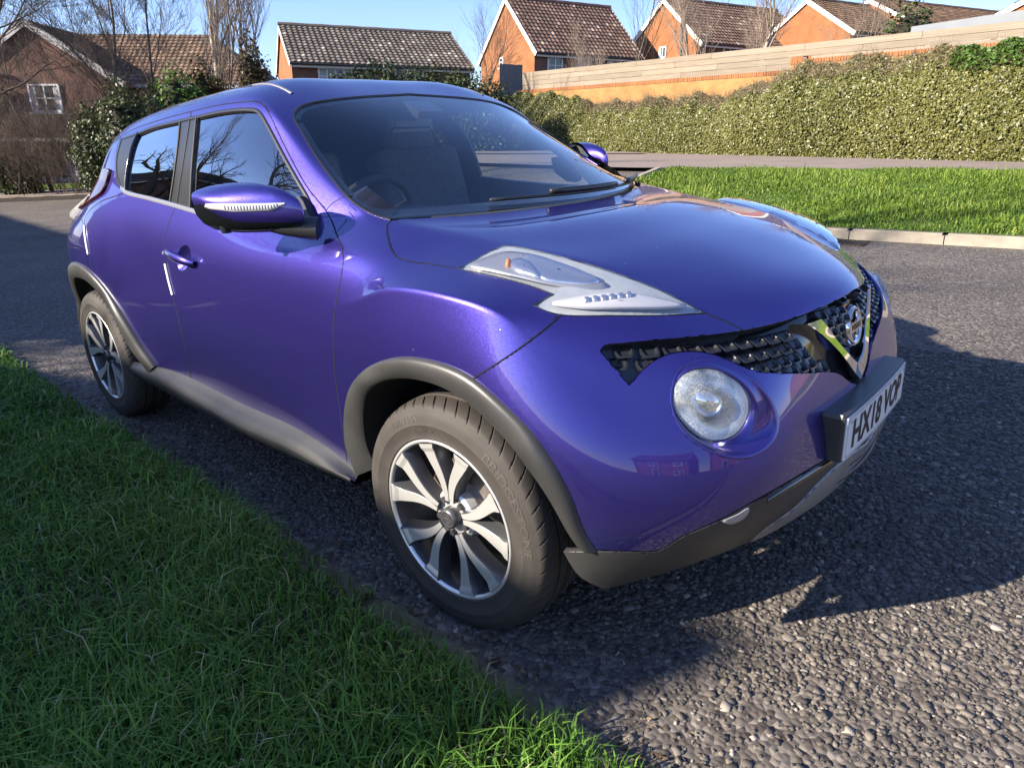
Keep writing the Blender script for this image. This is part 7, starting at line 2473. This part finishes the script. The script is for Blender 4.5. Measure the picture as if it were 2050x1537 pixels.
    ob.data.set_sharp_from_angle(angle=R(40))
    bmc = bmesh.new()
    bmesh.ops.create_cone(bmc, cap_ends=True, segments=20, radius1=.014, radius2=.018, depth=.022, matrix=Matrix.Translation((-.765, ys * .962, sec[6][4] + .004)))
    bm_obj('mirror_camera', bmc, M_SATIN, o, False)
    return o
wing_mirror(fdoor_a, 1)
far_mirror = wing_mirror(fdoor_b, -1)
far_mirror.location = (-.10, -.035, .045)

def wiper(pts, parent):
    bm = bmesh.new()
    P, Q = [], []
    for (x, y) in pts:
        h, n, fi, t = BODY.ray_cast(Vector((x, y, 2.2)), Vector((0, 0, -1)))
        P.append(h + Vector(n) * .012); Q.append(h + Vector(n) * .026)
    bm_tube(bm, P, .006, 6); bm_tube(bm, Q[:max(3, len(Q) * 2 // 3)], [.010] * max(3, len(Q) * 2 // 3), 6)
    return bm_obj('wiper', bm, M_SATIN, parent, True)
wiper([(cowl_x(y, .035 + .045 * (.22 - y)), y) for y in np.linspace(.22, -.36, 12)], car)
wiper([(cowl_x(y, .032 + .02 * (.66 - y)), y) for y in np.linspace(.64, .14, 11)], car)
h, n, fi, t = BODY.ray_cast(Vector((-2.25, -.02, 2.2)), Vector((0, 0, -1)))
bm = bmesh.new(); bm_tube(bm, [h - Vector((0, 0, .005)), h + Vector((0, 0, .02)), h + Vector((-.03, 0, .035)), h + Vector((-.13, 0, .10))], [.014, .009, .004, .002], 7)
bm_obj('aerial', bm, M_SATIN, shell, True)

# ------------------------------------------------------------------ cabin
bm = bmesh.new(); bm_box(bm, (-1.5, 0, .45), (2.5, 1.46, .10)); bm_obj('cabin_floor', bm, M_DARK, car)
def soft_box(name, c, s, mat, parent, rot=None, bev=.05):
    bm = bmesh.new(); bm_box(bm, (0, 0, 0), s)
    bmesh.ops.bevel(bm, geom=bm.edges[:] + bm.verts[:], offset=bev, segments=3, affect='EDGES', profile=.6)
    if rot is not None: bm.transform(rot.to_4x4())
    bm.transform(Matrix.Translation(c))
    return bm_obj(name, bm, mat, parent, True)
for y in (-.36, .36):
    tilt = Matrix.Rotation(R(-16), 3, 'Y')
    seat = soft_box('seat', (-1.05, y, .62), (.52, .50, .18), M_CLOTH, car)
    soft_box('seat_back', (-1.36, y, .93), (.16, .50, .66), M_CLOTH, seat, tilt)
    soft_box('headrest', (-1.475, y, 1.315), (.11, .27, .20), M_CLOTH, seat, tilt, .045)
    bm = bmesh.new()
    for q in (-.07, .07): bm_tube(bm, [(-1.43, y + q, 1.15), (-1.465, y + q, 1.25)], .006, 6)
    bm_obj('headrest_post', bm, M_CHROME, seat, True)
rs_ = soft_box('rear_seat', (-2.05, 0, .62), (.5, 1.26, .18), M_CLOTH, car)
soft_box('rear_seat_back', (-2.36, 0, .92), (.16, 1.26, .62), M_CLOTH, rs_, Matrix.Rotation(R(-20), 3, 'Y'))
for y in (-.36, .36): soft_box('rear_headrest', (-2.46, y, 1.22), (.10, .25, .16), M_CLOTH, rs_, None, .04)
dash = []
for x, z in ((-.25, 1.00), (-.33, 1.030), (-.50, 1.045), (-.64, 1.035), (-.72, .99), (-.74, .90), (-.70, .70), (-.62, .50)):
    dash.append([np.array([x + .03 * (abs(y) / .7) ** 2, y, z + (.045 * math.exp(-((y + .36) / .17) ** 2) if -.75 < x < -.55 and z > .95 else 0)]) for y in np.linspace(-.72, .72, 25)])
dsh = strip('dashboard', dash, M_DASH, car, mirror=False)
bm = bmesh.new()
cw = Vector((-.87, -.36, 1.00)); ax = Matrix.Rotation(R(-66), 3, 'Y')
bm_tube(bm, [cw + ax @ Vector((.185 * math.cos(a), .185 * math.sin(a), 0)) for a in np.linspace(0, 2 * math.pi, 33)[:-1]], .015, 8, closed=True)
for a in (R(0), R(115), R(245)):
    bm_tube(bm, [cw, cw + ax @ Vector((.18 * math.cos(a + math.pi), .18 * math.sin(a + math.pi), 0))], .014, 6)
bm_tube(bm, [cw + ax @ Vector((0, 0, -.02)), cw + ax @ Vector((0, 0, .03))], .055, 14)
bm_tube(bm, [cw, cw + ax @ Vector((0, 0, -.22))], .03, 8)
bm_obj('steering_wheel', bm, M_DARK, car, True)
bm = bmesh.new(); bm_box(bm, (-1.02, 0, 1.36), (.05, .23, .07)); bmesh.ops.bevel(bm, geom=bm.edges[:], offset=.02, segments=3, affect='EDGES')
bm_tube(bm, [(-1.00, 0, 1.37), (-.97, 0, 1.435)], .014, 8)
bm_box(bm, (-.935, 0, 1.405), (.10, .13, .030), Matrix.Rotation(R(26), 3, 'Y'))
bm_obj('rear_view_mirror', bm, M_SATIN, car)
bm = bmesh.new()
bm_box(bm, (-1.62, 0, 1.455), (.9, .8, .02)); bm_obj('headlining', bm, simple('headlining', (.16, .16, .15), .9), car)
